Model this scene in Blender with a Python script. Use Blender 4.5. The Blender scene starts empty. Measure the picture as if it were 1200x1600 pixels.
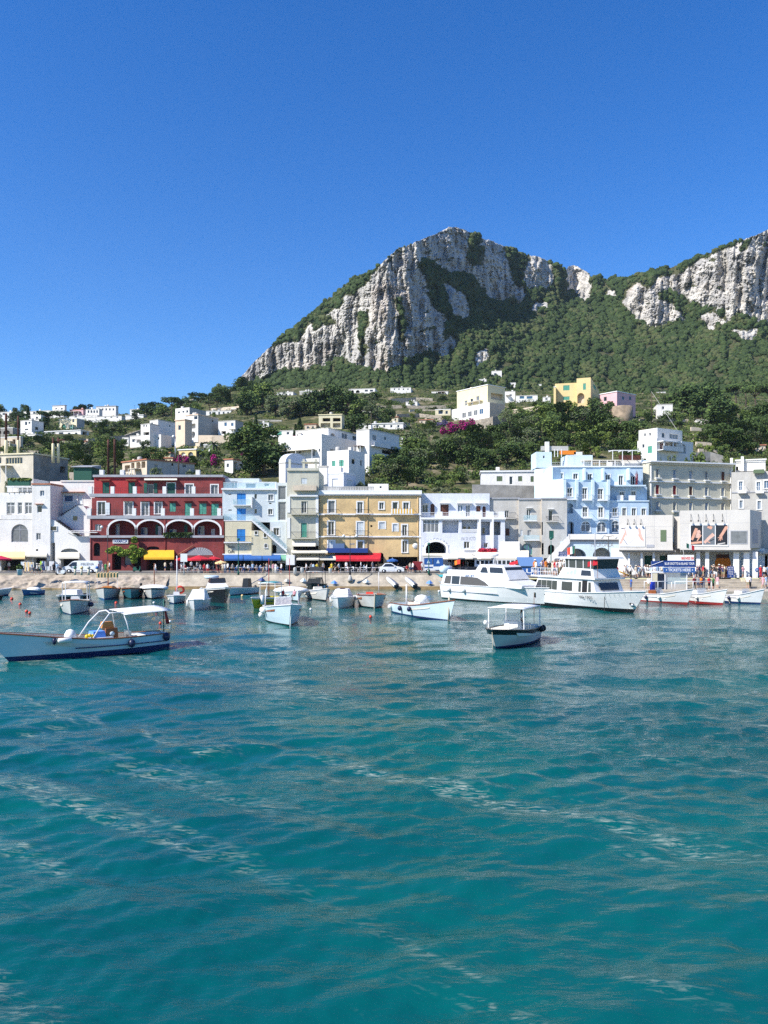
import bpy,bmesh,math,random
import numpy as np
from mathutils import Vector,Matrix
R=math.radians
SC=bpy.context.scene
COL=SC.collection
# ------------------------------------------------------------------ camera, sky, sun, exposure
HC,YH,F=7.0,847.0,1200.0
cam=bpy.data.cameras.new('camera');camo=bpy.data.objects.new('camera',cam);COL.objects.link(camo)
camo.location=(0,0,HC);camo.rotation_euler=(R(90),0,0)
cam.sensor_fit='VERTICAL';cam.sensor_height=36.0;cam.lens=36.0*F/1600.0
cam.shift_y=(YH-800.0)/1600.0
cam.clip_start=0.1;cam.clip_end=9000
SC.camera=camo
SUN=Vector((-0.63,-0.385,0.675)).normalized()
w=bpy.data.worlds.new('World');SC.world=w;w.use_nodes=True
nt=w.node_tree;bg=nt.nodes['Background']
sky=nt.nodes.new('ShaderNodeTexSky');sky.sky_type='NISHITA';sky.sun_disc=False
sky.sun_elevation=math.asin(SUN.z);sky.sun_rotation=math.atan2(SUN.x,SUN.y)
sky.altitude=0;sky.air_density=1.0;sky.dust_density=0.12;sky.ozone_density=4.0
hs=nt.nodes.new('ShaderNodeHueSaturation');hs.inputs['Saturation'].default_value=1.35;hs.inputs['Hue'].default_value=0.512;hs.inputs['Value'].default_value=1.0
nt.links.new(sky.outputs[0],hs.inputs['Color']);nt.links.new(hs.outputs[0],bg.inputs['Color'])
bg.inputs['Strength'].default_value=0.121
sl=bpy.data.lights.new('sun','SUN');sl.energy=4.8;sl.angle=R(0.53);sl.color=(1.0,0.95,0.87)
so=bpy.data.objects.new('sun',sl);COL.objects.link(so)
so.rotation_euler=SUN.to_track_quat('Z','Y').to_euler();so.location=(-60,-30,80)
SC.view_settings.view_transform='Standard';SC.view_settings.look='None'
SC.view_settings.exposure=0.7;SC.view_settings.gamma=1.0
try:SC.view_settings.use_curve_mapping=False
except Exception:pass
SC.render.engine='CYCLES'
SC.cycles.use_denoising=False;SC.cycles.max_bounces=6;SC.cycles.diffuse_bounces=3;SC.cycles.glossy_bounces=3
SC.cycles.caustics_reflective=False;SC.cycles.caustics_refractive=False
rnd=random.Random(7)
# ------------------------------------------------------------------ helpers
def at(px,py,Y):
 return Vector(((px-600.0)/F*Y,Y,HC+(YH-py)/F*Y))
def tag(o,label=None,cat=None,group=None,kind=None):
 if label:o['label']=label
 if cat:o['category']=cat
 if group:o['group']=group
 if kind:o['kind']=kind
 return o
def empty(name,loc,label=None,cat=None,group=None):
 o=bpy.data.objects.new(name,None);COL.objects.link(o);o.location=loc
 o.empty_display_size=0.3
 return tag(o,label,cat,group)
MATS={}
def mat(key,col,rough=0.7,metal=0.0,noise=0.0,nscale=1.0,bump=0.0,bscale=8.0,streak=0.0,spec=0.4,emit=None,alpha=1.0,c2=None,trans=0.0):
 if key in MATS:return MATS[key]
 m=bpy.data.materials.new(key);m.use_nodes=True;MATS[key]=m
 nt=m.node_tree;b=nt.nodes['Principled BSDF'];N=nt.nodes.new;L=nt.links.new
 b.inputs['Base Color'].default_value=(*col,1);b.inputs['Roughness'].default_value=rough
 b.inputs['Metallic'].default_value=metal;b.inputs['Specular IOR Level'].default_value=spec
 if alpha<1:b.inputs['Alpha'].default_value=alpha
 if trans:b.inputs['Transmission Weight'].default_value=trans
 if noise or streak or bump or c2:
  tc=N('ShaderNodeNewGeometry')
  out=None
  if noise or c2:
   t=N('ShaderNodeTexNoise');t.inputs['Scale'].default_value=nscale;t.inputs['Detail'].default_value=6;t.inputs['Roughness'].default_value=0.65
   L(tc.outputs['Position'],t.inputs['Vector'])
   mx=N('ShaderNodeMix');mx.data_type='RGBA'
   mr=N('ShaderNodeMapRange');mr.inputs['From Min'].default_value=0.35;mr.inputs['From Max'].default_value=0.68
   L(t.outputs['Fac'],mr.inputs['Value']);L(mr.outputs[0],mx.inputs['Factor'])
   d=c2 if c2 else tuple(c*(1-noise)for c in col)
   u=col if c2 else tuple(min(1,c*(1+noise*0.3))for c in col)
   mx.inputs['A'].default_value=(*d,1);mx.inputs['B'].default_value=(*u,1)
   out=mx.outputs['Result']
  if streak:
   mp=N('ShaderNodeMapping');mp.inputs['Scale'].default_value=(1.3,1.3,0.12)
   L(tc.outputs['Position'],mp.inputs['Vector'])
   t2=N('ShaderNodeTexNoise');t2.inputs['Scale'].default_value=1.6;t2.inputs['Detail'].default_value=8;t2.inputs['Roughness'].default_value=0.7
   L(mp.outputs[0],t2.inputs['Vector'])
   mr2=N('ShaderNodeMapRange');mr2.inputs['From Min'].default_value=0.5;mr2.inputs['From Max'].default_value=0.78
   mr2.inputs['To Max'].default_value=streak
   L(t2.outputs['Fac'],mr2.inputs['Value'])
   m2=N('ShaderNodeMix');m2.data_type='RGBA'
   L(mr2.outputs[0],m2.inputs['Factor'])
   if out:L(out,m2.inputs['A'])
   else:m2.inputs['A'].default_value=(*col,1)
   g=sum(col)/3
   m2.inputs['B'].default_value=(g*0.42+col[0]*.12,g*0.38+col[1]*.12,g*0.32+col[2]*.12,1)
   out=m2.outputs['Result']
  if out:L(out,b.inputs['Base Color'])
  if bump:
   t3=N('ShaderNodeTexNoise');t3.inputs['Scale'].default_value=bscale;t3.inputs['Detail'].default_value=5
   L(tc.outputs['Position'],t3.inputs['Vector'])
   bp=N('ShaderNodeBump');bp.inputs['Strength'].default_value=bump;bp.inputs['Distance'].default_value=0.1
   L(t3.outputs['Fac'],bp.inputs['Height']);L(bp.outputs[0],b.inputs['Normal'])
 if emit:
  b.inputs['Emission Color'].default_value=(*emit,1);b.inputs['Emission Strength'].default_value=1
 return m
class MB:
 """collects shapes, then links them as one mesh object (vertices given in world space)"""
 def __init__(s):s.v=[];s.f=[];s.m=[];s.mats=[];s.sm=[]
 def mi(s,m):
  if m not in s.mats:s.mats.append(m)
  return s.mats.index(m)
 def poly(s,pts,m,smooth=False):
  n=len(s.v);s.v+=[tuple(p)for p in pts];s.f.append(tuple(range(n,n+len(pts))));s.m.append(s.mi(m));s.sm.append(smooth)
 def mesh(s,vs,fs,m,smooth=False):
  n=len(s.v);s.v+=[tuple(p)for p in vs];k=s.mi(m)
  for f in fs:s.f.append(tuple(i+n for i in f));s.m.append(k);s.sm.append(smooth)
 def hexa(s,b,t,m):
  """b, t: four bottom and four top corners in the same order"""
  s.mesh(list(b)+list(t),[(3,2,1,0),(4,5,6,7),(0,1,5,4),(1,2,6,5),(2,3,7,6),(3,0,4,7)],m)
 def box(s,fr,u0,u1,d0,d1,z0,z1,m):
  """box in a frame: u along, d outward, z up"""
  b=[fr.p(u,d,z0)for u,d in((u0,d1),(u1,d1),(u1,d0),(u0,d0))]
  t=[fr.p(u,d,z1)for u,d in((u0,d1),(u1,d1),(u1,d0),(u0,d0))]
  s.hexa(b,t,m)
 def prism(s,pts,off,m,smooth=False):
  """extrude polygon pts by vector off"""
  n=len(pts);off=Vector(off);vs=[Vector(p)for p in pts];vs+=[p+off for p in vs]
  fs=[tuple(range(n))[::-1],tuple(range(n,2*n))]+[(i,(i+1)%n,n+(i+1)%n,n+i)for i in range(n)]
  s.mesh(vs,fs,m,smooth)
 def tube(s,pts,r,m,n=6,cap=True):
  pts=[Vector(p)for p in pts];rs=r if isinstance(r,(list,tuple))else[r]*len(pts)
  vs=[];fs=[]
  for i,p in enumerate(pts):
   d=(pts[min(i+1,len(pts)-1)]-pts[max(i-1,0)]).normalized()
   a=d.orthogonal().normalized()if abs(d.z)<0.99 else Vector((1,0,0))
   if abs(d.z)<0.99:a=d.cross(Vector((0,0,1))).normalized()
   c=d.cross(a).normalized()
   for k in range(n):
    t=2*math.pi*k/n;vs.append(p+(a*math.cos(t)+c*math.sin(t))*rs[i])
  for i in range(len(pts)-1):
   for k in range(n):fs.append((i*n+k,i*n+(k+1)%n,(i+1)*n+(k+1)%n,(i+1)*n+k))
  if cap:fs+=[tuple(range(n))[::-1],tuple(range((len(pts)-1)*n,len(pts)*n))]
  s.mesh(vs,fs,m,n>5)
 def lathe(s,o,prof,m,n=10,axis='z',smooth=True):
  """prof: (radius, height) list around o"""
  o=Vector(o);vs=[];fs=[]
  for r,h in prof:
   for k in range(n):
    t=2*math.pi*k/n
    if axis=='z':vs.append(o+Vector((r*math.cos(t),r*math.sin(t),h)))
    else:
     a,b_=axis;vs.append(o+b_*h+(a*math.cos(t)+a.cross(b_)*math.sin(t))*r)
  for i in range(len(prof)-1):
   for k in range(n):fs.append((i*n+k,i*n+(k+1)%n,(i+1)*n+(k+1)%n,(i+1)*n+k))
  fs+=[tuple(range(n))[::-1],tuple(range((len(prof)-1)*n,len(prof)*n))]
  s.mesh(vs,fs,m,smooth)
 def ball(s,o,r,m,n=8):
  rx,ry,rz=r if isinstance(r,(tuple,list))else(r,r,r);o=Vector(o)
  vs=[o+Vector((0,0,-rz))];fs=[];k=n//2
  for i in range(1,k):
   a=math.pi*i/k
   for j in range(n):b=2*math.pi*j/n;vs.append(o+Vector((rx*math.sin(a)*math.cos(b),ry*math.sin(a)*math.sin(b),-rz*math.cos(a))))
  vs.append(o+Vector((0,0,rz)))
  for j in range(n):
   fs.append((0,1+(j+1)%n,1+j));e=1+(k-2)*n;fs.append((len(vs)-1,e+j,e+(j+1)%n))
   for i in range(k-2):q=1+i*n;fs.append((q+j,q+(j+1)%n,q+n+(j+1)%n,q+n+j))
  s.mesh(vs,fs,m,True)
 def build(s,name,parent=None,origin=None):
  me=bpy.data.meshes.new(name)
  root=parent
  o0=Vector((0,0,0))
  while root is not None:o0=o0+root.location;root=root.parent
  if parent is None and origin is not None:o0=Vector(origin)
  me.from_pydata([(x-o0.x,y-o0.y,z-o0.z)for x,y,z in s.v],[],s.f)
  for m in s.mats:me.materials.append(m)
  me.polygons.foreach_set('material_index',s.m);me.polygons.foreach_set('use_smooth',s.sm)
  me.update()
  o=bpy.data.objects.new(name,me);COL.objects.link(o)
  if parent is not None:o.parent=parent
  elif origin is not None:o.location=origin
  return o
def build_each(mb,name,parent=None,origin=None):
 """every loose piece of mb becomes an object of its own"""
 n=len(mb.v);p=list(range(n))
 def root(i):
  while p[i]!=i:p[i]=p[p[i]];i=p[i]
  return i
 for f in mb.f:
  a=root(f[0])
  for j in f[1:]:p[root(j)]=a
 parts={}
 for k,f in enumerate(mb.f):parts.setdefault(root(f[0]),[]).append(k)
 out=[]
 for fs in parts.values():
  q=MB();q.mats=list(mb.mats);ix={}
  for k in fs:
   g=[]
   for i in mb.f[k]:
    if i not in ix:ix[i]=len(q.v);q.v.append(mb.v[i])
    g.append(ix[i])
   q.f.append(tuple(g));q.m.append(mb.m[k]);q.sm.append(mb.sm[k])
  out.append(q.build(name,parent,origin))
 return out
class Frame:
 """vertical plane: origin o (x, y), unit direction u along it, n outward normal"""
 def __init__(s,o,u):
  s.o=Vector((o[0],o[1],0));s.u=Vector((u[0],u[1],0)).normalized();s.n=Vector((s.u.y,-s.u.x,0))
 def p(s,u,d,z):q=s.o+s.u*u+s.n*d;return Vector((q.x,q.y,z))
 def hit(s,px,py=None,d=0.0):
  k=(px-600.0)/F;o=s.o+s.n*d
  t=(k*o.y-o.x)/(s.u.x-k*s.u.y)
  if py is None:return t
  Y=o.y+s.u.y*t
  return t,HC+(YH-py)/F*Y
 def rect(s,x0,y0,x1,y1,d=0.0):
  """pixel rectangle -> (u0, u1, z0, z1)"""
  u0,z1=s.hit(x0,y0,d);u1,_=s.hit(x1,y0,d);um,z0=s.hit((x0+x1)/2,y1,d);_,z1=s.hit((x0+x1)/2,y0,d)
  return u0,u1,z0,z1
 def off(s,d):return Frame((s.o+s.n*d)[:2],s.u)
def between(px0,Y0,px1,Y1):
 a=at(px0,YH,Y0);b=at(px1,YH,Y1)
 return Frame((a.x,a.y),(b.x-a.x,b.y-a.y))
def instance(src,name=None):
 o=src.copy()
 if name:o.name=name
 COL.objects.link(o);return o
def copy_tree(root):
 r=instance(root)
 for ch in root.children:
  c=instance(ch);c.parent=r
  for g in ch.children:d=instance(g);d.parent=c
 return r
# ------------------------------------------------------------------ gradient noise in numpy
_pt=np.random.RandomState(11).permutation(256);_pt=np.concatenate([_pt,_pt,_pt])
_gr=np.random.RandomState(5).normal(size=(256,3));_gr/=np.linalg.norm(_gr,axis=1)[:,None]
def perlin(x,y,z=0.0):
 x,y,z=np.broadcast_arrays(np.asarray(x,float),np.asarray(y,float),np.asarray(z,float))
 xi,yi,zi=np.floor(x).astype(int),np.floor(y).astype(int),np.floor(z).astype(int)
 xf,yf,zf=x-xi,y-yi,z-zi
 fade=lambda t:t*t*t*(t*(t*6-15)+10)
 u,v,w_=fade(xf),fade(yf),fade(zf);out=0
 for dx in(0,1):
  for dy in(0,1):
   for dz in(0,1):
    h=_pt[_pt[_pt[(xi+dx)&255]+((yi+dy)&255)]+((zi+dz)&255)]
    g=_gr[h];d=g[...,0]*(xf-dx)+g[...,1]*(yf-dy)+g[...,2]*(zf-dz)
    out=out+d*(u if dx else 1-u)*(v if dy else 1-v)*(w_ if dz else 1-w_)
 return out*1.5
def fbm(x,y,z=0.0,o=5,g=0.5,l=2.03):
 a,s,f=1.0,0,1.0
 for i in range(o):s=s+a*perlin(x*f+13.7*i,y*f+7.1*i,z*f);a*=g;f*=l
 return s
def np_mesh(name,v,quads,mats,smooth=True,attrs=None,mi=None):
 me=bpy.data.meshes.new(name);n=len(v);me.vertices.add(n);me.vertices.foreach_set('co',np.ascontiguousarray(v,np.float32).ravel())
 k=quads.shape[1];me.loops.add(quads.size);me.polygons.add(len(quads))
 me.polygons.foreach_set('loop_start',np.arange(0,quads.size,k,dtype=np.int32));me.polygons.foreach_set('loop_total',np.full(len(quads),k,np.int32))
 me.loops.foreach_set('vertex_index',np.ascontiguousarray(quads,np.int32).ravel())
 me.polygons.foreach_set('use_smooth',np.full(len(quads),smooth,bool))
 if mi is not None:me.polygons.foreach_set('material_index',np.ascontiguousarray(mi,np.int32))
 for m in mats:me.materials.append(m)
 for a,vals in(attrs or{}).items():
  at_=me.attributes.new(a,'FLOAT','POINT');at_.data.foreach_set('value',np.ascontiguousarray(vals,np.float32).ravel())
 me.update(calc_edges=True);me.validate()
 o=bpy.data.objects.new(name,me);COL.objects.link(o);return o
def grid_quads(r,c):
 i=np.arange(r*c).reshape(r,c)
 return np.stack([i[:-1,:-1].ravel(),i[:-1,1:].ravel(),i[1:,1:].ravel(),i[1:,:-1].ravel()],1)
# ================================================================== SETTING: water, ground, hills, mountain, forest
def water():
 py=np.concatenate([np.linspace(905,935,40)[:-1],np.arange(935,1720,1.5),np.linspace(1730,3000,40)])
 Y=HC*F/(py-YH)
 Y=np.concatenate([Y,[3.0,1.5,0,-5,-20,-60,-200]])[::-1]
 c=np.concatenate([np.linspace(-14,-0.85,14)[:-1],np.linspace(-0.85,0.85,760),np.linspace(0.85,14,14)[1:]])
 W=np.maximum(Y,0)+5
 X=c[None,:]*W[:,None];YY=np.repeat(Y[:,None],len(c),1)
 rs=np.random.RandomState(3);Z=np.zeros_like(X)
 dY=np.gradient(Y)[:,None]*np.ones_like(X);main=R(-72)
 slow=fbm(X*0.035+3,YY*0.06,0,3)
 for lam,slope,n,spread in((7.5,.026,8,24),(3.6,.036,12,28),(1.8,.070,16,30),(0.9,.070,18,34),(0.45,.050,18,40)):
  for k in range(n):
   l=lam*rs.uniform(0.7,1.4);a=main+R(rs.normal(0,spread));kk=2*math.pi/l
   amp=slope/kk/math.sqrt(n)*1.9
   fade=np.clip((l/np.maximum(np.abs(dY),1e-3)-2.0)/2.5,0,1)
   ph=(X*math.cos(a)+YY*math.sin(a))*kk+rs.uniform(0,6.28)+2.0*perlin(X/(l*7)+k,YY/(l*7),lam)
   if lam<2.5:fade=fade*np.clip(0.85+0.55*slow,0.25,1.5)
   Z+=fade*amp*(np.sin(ph)+0.18*np.sin(2*ph+0.6))
 edge=np.clip((118-YY)/20,0,1)
 v=np.stack([X,YY,Z*edge],-1).reshape(-1,3)
 m=bpy.data.materials.new('sea_water');m.use_nodes=True;nt=m.node_tree;N=nt.nodes.new;L=nt.links.new
 b=nt.nodes['Principled BSDF'];g=N('ShaderNodeNewGeometry')
 b.inputs['Roughness'].default_value=0.04;b.inputs['IOR'].default_value=1.333;b.inputs['Specular IOR Level'].default_value=0.5
 t=N('ShaderNodeTexNoise');t.inputs['Scale'].default_value=0.06;t.inputs['Detail'].default_value=4;L(g.outputs['Position'],t.inputs['Vector'])
 cr=N('ShaderNodeValToRGB');e=cr.color_ramp.elements
 e[0].position=0.36;e[0].color=(0.0008,0.060,0.068,1);e[1].position=0.62;e[1].color=(0.0014,0.094,0.088,1)
 L(t.outputs['Fac'],cr.inputs['Fac']);L(cr.outputs['Color'],b.inputs['Base Color'])
 mp=N('ShaderNodeMapping');mp.inputs['Scale'].default_value=(0.045,0.13,0.1);mp.inputs['Rotation'].default_value=(0,0,R(-14));L(g.outputs['Position'],mp.inputs['Vector'])
 ws=N('ShaderNodeTexNoise');ws.inputs['Scale'].default_value=1.0;ws.inputs['Detail'].default_value=4;ws.inputs['Distortion'].default_value=0.6;L(mp.outputs[0],ws.inputs['Vector'])
 wr=N('ShaderNodeMapRange');wr.inputs['From Min'].default_value=0.38;wr.inputs['From Max'].default_value=0.66;wr.inputs['To Min'].default_value=0.15;wr.inputs['To Max'].default_value=0.62
 L(ws.outputs['Fac'],wr.inputs['Value'])
 mp2=N('ShaderNodeMapping');mp2.inputs['Scale'].default_value=(0.5,1.5,1);mp2.inputs['Rotation'].default_value=(0,0,R(-14));L(g.outputs['Position'],mp2.inputs['Vector'])
 n1=N('ShaderNodeTexNoise');n1.inputs['Scale'].default_value=6.0;n1.inputs['Detail'].default_value=5;n1.inputs['Roughness'].default_value=0.62;n1.inputs['Distortion'].default_value=0.5;L(mp2.outputs[0],n1.inputs['Vector'])
 n2=N('ShaderNodeTexNoise');n2.inputs['Scale'].default_value=1.7;n2.inputs['Detail'].default_value=3;L(mp2.outputs[0],n2.inputs['Vector'])
 ad=N('ShaderNodeMath');ad.operation='MULTIPLY_ADD';ad.inputs[1].default_value=2.6;L(n2.outputs['Fac'],ad.inputs[0]);L(n1.outputs['Fac'],ad.inputs[2])
 bp=N('ShaderNodeBump');bp.inputs['Distance'].default_value=0.065;L(wr.outputs[0],bp.inputs['Strength']);L(ad.outputs[0],bp.inputs['Height'])
 L(bp.outputs[0],b.inputs['Normal'])
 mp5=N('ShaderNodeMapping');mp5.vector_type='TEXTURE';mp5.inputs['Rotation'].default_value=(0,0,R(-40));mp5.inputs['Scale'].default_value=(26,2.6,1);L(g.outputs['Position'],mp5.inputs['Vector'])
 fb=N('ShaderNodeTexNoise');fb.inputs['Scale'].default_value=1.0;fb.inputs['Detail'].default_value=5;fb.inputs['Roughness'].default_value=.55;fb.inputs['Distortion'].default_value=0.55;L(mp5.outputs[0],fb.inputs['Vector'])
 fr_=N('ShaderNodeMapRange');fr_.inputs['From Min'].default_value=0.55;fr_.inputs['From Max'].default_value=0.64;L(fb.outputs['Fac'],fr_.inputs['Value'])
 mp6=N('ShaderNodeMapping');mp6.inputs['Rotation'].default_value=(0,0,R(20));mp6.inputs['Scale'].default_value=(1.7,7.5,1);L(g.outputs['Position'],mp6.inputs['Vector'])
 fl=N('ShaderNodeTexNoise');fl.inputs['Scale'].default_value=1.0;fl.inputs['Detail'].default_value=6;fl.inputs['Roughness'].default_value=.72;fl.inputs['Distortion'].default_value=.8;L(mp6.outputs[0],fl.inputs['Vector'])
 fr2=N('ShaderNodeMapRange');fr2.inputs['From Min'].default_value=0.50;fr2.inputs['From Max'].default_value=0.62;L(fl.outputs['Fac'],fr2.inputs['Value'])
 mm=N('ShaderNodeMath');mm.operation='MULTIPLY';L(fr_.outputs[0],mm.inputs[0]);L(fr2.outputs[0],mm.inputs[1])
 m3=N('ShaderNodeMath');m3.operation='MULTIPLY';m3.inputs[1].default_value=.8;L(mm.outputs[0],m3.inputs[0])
 mx=N('ShaderNodeMix');mx.data_type='RGBA';L(m3.outputs[0],mx.inputs['Factor']);L(cr.outputs['Color'],mx.inputs['A']);mx.inputs['B'].default_value=(.34,.38,.31,1);L(mx.outputs['Result'],b.inputs['Base Color'])  # pale streaks: reflections of cliff and houses painted into the water colour
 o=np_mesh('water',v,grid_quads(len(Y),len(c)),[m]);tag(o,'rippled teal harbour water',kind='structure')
water()
# ---- hill table: per column (photo x) the photo row of bare ground at growing distances
TS=[-500,-200,0,60,120,200,280,340,400,460,540,620,680,760,840,920,1000,1080,1160,1240,1400,1700]
TY=[133.5,146,160,180,205,240,285,340,400,440]
TP={-500:[891,800,770,742,722,704,690,675,662,655],-200:[891,800,770,742,722,704,690,675,662,655],0:[891,800,768,742,716,698,684,668,655,650],60:[891,800,766,742,718,698,682,665,652,648],120:[891,800,766,744,722,704,686,664,652,648],200:[891,800,768,742,722,706,690,668,654,648],280:[891,800,766,742,720,704,684,658,640,632],340:[891,800,768,744,724,702,676,650,628,616],400:[891,800,768,742,720,696,668,640,618,606],460:[891,800,768,742,716,692,664,636,616,606],540:[891,800,768,740,712,686,658,632,616,608],620:[891,800,768,742,716,690,660,634,617,608],680:[891,800,770,744,722,698,668,636,618,608],760:[891,800,770,746,722,692,662,634,618,610],840:[891,800,766,738,708,676,646,628,616,610],920:[891,800,760,728,696,664,644,630,618,612],1000:[891,800,758,724,692,668,650,634,620,614],1080:[891,800,756,722,694,672,654,638,624,618],1160:[891,800,758,726,696,674,656,640,626,620],1240:[891,800,758,726,696,674,656,640,626,620],1400:[891,800,758,726,696,674,656,640,626,620],1700:[891,800,758,726,696,674,656,640,626,620]}
TT=np.array([TP[s]for s in TS],float)
TZ=HC+(YH-TT)/F*np.array(TY)[None,:]
def ground_z(x,Y):
 """height of the hillside at world x, Y"""
 s=600+F*x/Y;i=int(np.clip(np.searchsorted(TS,s)-1,0,len(TS)-2));f=min(1,max(0,(s-TS[i])/(TS[i+1]-TS[i])))
 a=np.interp(Y,TY,TZ[i]);b=np.interp(Y,TY,TZ[i+1]);return float(a*(1-f)+b*f)
def ground_Y(px,py):
 """distance at which the hillside shows at photo pixel (px, py)"""
 i=int(np.clip(np.searchsorted(TS,px)-1,0,len(TS)-2));f=min(1,max(0,(px-TS[i])/(TS[i+1]-TS[i])))
 row=TT[i]*(1-f)+TT[i+1]*f
 return float(np.interp(-py,-row,TY))
def leafy(key,c1,c2,scale=0.6):
 return mat(key,c1,rough=0.75,c2=c2,nscale=scale,spec=0.15)
def earth_mat():
 m=bpy.data.materials.new('hillside_earth');m.use_nodes=True;nt=m.node_tree;N=nt.nodes.new;L=nt.links.new
 b=nt.nodes['Principled BSDF'];b.inputs['Roughness'].default_value=0.95;b.inputs['Specular IOR Level'].default_value=0.1
 g=N('ShaderNodeNewGeometry');t=N('ShaderNodeTexNoise');t.inputs['Scale'].default_value=0.16;t.inputs['Detail'].default_value=7;t.inputs['Roughness'].default_value=0.7
 L(g.outputs['Position'],t.inputs['Vector']);cr=N('ShaderNodeValToRGB');e=cr.color_ramp.elements
 e[0].position=0.36;e[0].color=(0.030,0.042,0.016,1);e[1].position=0.66;e[1].color=(0.27,0.215,0.14,1)
 e2=e.new(0.52);e2.color=(0.085,0.088,0.036,1)
 L(t.outputs['Fac'],cr.inputs['Fac']);L(cr.outputs['Color'],b.inputs['Base Color']);return m
def hills():
 s=np.arange(-500,1701,8.0);Y=np.concatenate([np.linspace(133.6,205,40)[:-1],np.linspace(205,440,90),[455,480,520,600]])
 S,YY=np.meshgrid(s,Y);iz=np.zeros_like(S)
 for i,sv in enumerate(s):
  j=int(np.clip(np.searchsorted(TS,sv)-1,0,len(TS)-2));f=min(1,max(0,(sv-TS[j])/(TS[j+1]-TS[j])))
  iz[:,i]=np.interp(Y,TY,TZ[j]*(1-f)+TZ[j+1]*f)
 X=(S-600)/F*YY
 back=np.clip((YY-440)/160,0,1);iz=iz*(1-back)-back*2*(S<360)+back*iz*(S>=360)
 iz+=fbm(X*.06,YY*.06,0,4)*np.clip((YY-140)/40,0,1)*1.1
 st=2.6;q=iz/st;tz=(np.floor(q)+np.clip((q-np.floor(q))*3.0,0,1))*st
 k=np.clip((YY-165)/30,0,1)*0.55*(YY<441);iz=iz*(1-k)+tz*k-0.5*np.clip((YY-136)/10,0,1)
 o=np_mesh('hillside',np.stack([X,YY,iz],-1).reshape(-1,3),grid_quads(len(Y),len(s)),[earth_mat()])
 tag(o,'terraced hillside of dry earth and scrub behind the harbour',kind='structure')
hills()
# ---- mountain
RIDGE=[(250,640),(330,625),(360,614),(374,602),(376,590),(400,562),(430,535),(470,506),(500,481),(530,455),(560,434),(584,426),(600,407),(620,390),(650,378),(680,365),(700,356),(713,354),(728,359),(740,366),(760,374),(775,379),(790,385),(806,397),(826,399),(842,401),(858,409),(872,418),(884,424),(888,416),(896,415),(908,419),(920,427),(924,434),(945,437),(985,435),(1000,430),(1020,425),(1060,414),(1100,400),(1150,379),(1185,366),(1200,359),(1300,330),(1400,318),(1600,360),(1800,420)]
def z6(*p):return[(360+a/2.727,330+b/2.727)for a,b in p]
def z7(*p):return[(760+a/2.727,330+b/2.727)for a,b in p]
ROCKS=[z6((38,740),(42,690),(90,640),(140,590),(170,575),(240,562),(300,560),(325,490),(370,445),(440,440),(480,380),(560,330),(598,295),(620,250),(700,170),(760,140),(800,110),(900,70),(960,55),(1000,75),(1020,100),(1015,150),(1010,200),(1030,250),(1050,300),(1000,270),(930,255),(880,225),(820,205),(790,215),(812,262),(850,330),(830,350),(845,400),(880,425),(905,440),(925,470),(905,520),(900,560),(940,520),(965,560),(945,600),(900,635),(880,600),(810,610),(720,650),(660,685),(600,685),(560,660),(510,658),(490,622),(420,645),(330,678),(270,672),(160,702)),z6((1040,180),(1080,110),(1150,125),(1180,200),(1200,290),(1200,375),(1150,380),(1100,355),(1050,310),(1030,260)),z6((905,300),(955,330),(1000,370),(1020,450),(985,470),(950,440)),z6((1045,600),(1090,590),(1105,620),(1085,650),(1050,660)),z7((0,100),(50,115),(65,150),(82,250),(110,320),(150,315),(172,365),(150,392),(90,380),(0,370)),z7((160,300),(165,240),(188,185),(250,195),(275,240),(292,300),(235,330),(190,345)),z7((343,330),(346,235),(365,225),(410,240),(436,265),(444,310),(440,378),(400,378),(370,350)),z7((508,368),(530,332),(548,335),(552,358),(530,372)),z7((192,425),(205,390),(250,388),(262,410),(225,415),(208,435)),z7((586,380),(600,340),(640,308),(690,330),(745,285),(830,268),(865,238),(960,188),(1060,148),(1130,105),(1260,40),(1900,0),(1900,470),(1200,478),(1150,472),(1100,440),(1045,460),(1020,492),(955,522),(920,470),(915,400),(850,372),(790,345),(775,380),(830,440),(850,470),(770,470),(705,495),(660,470),(605,425)),z7((1048,500),(1110,515),(1155,508),(1158,535),(1100,545),(1060,530))]
SHRUBS_IN=[z6((540,440),(590,420),(590,480),(560,560),(590,590),(560,640),(545,560)),z6((700,380),(730,370),(745,470),(742,550),(722,560),(712,470)),z6((1000,190),(1040,130),(1085,180),(1080,230),(1035,240)),z6((330,470),(410,440),(450,470),(400,500),(350,500)),z7((735,345),(800,335),(850,380),(800,400),(745,380)),z7((1130,110),(1100,130),(1080,170),(1120,160)),z7((970,430),(1010,420),(1020,470),(990,460))]
def inside(poly,X,Y):
 r=np.zeros(X.shape,bool);n=len(poly)
 for i in range(n):
  x0,y0=poly[i];x1,y1=poly[(i+1)%n]
  c=((y0>Y)!=(y1>Y))&(X<(x1-x0)*(Y-y0)/((y1-y0)or 1e-9)+x0);r^=c
 return r
def blur(a,r,axis):
 k=np.exp(-0.5*(np.arange(-3*r,3*r+1)/r)**2);k/=k.sum()
 p=[(0,0),(0,0)];p[axis]=(3*r,3*r);b=np.pad(a,p,mode='edge')
 return np.apply_along_axis(lambda t:np.convolve(t,k,'valid'),axis,b)
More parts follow.
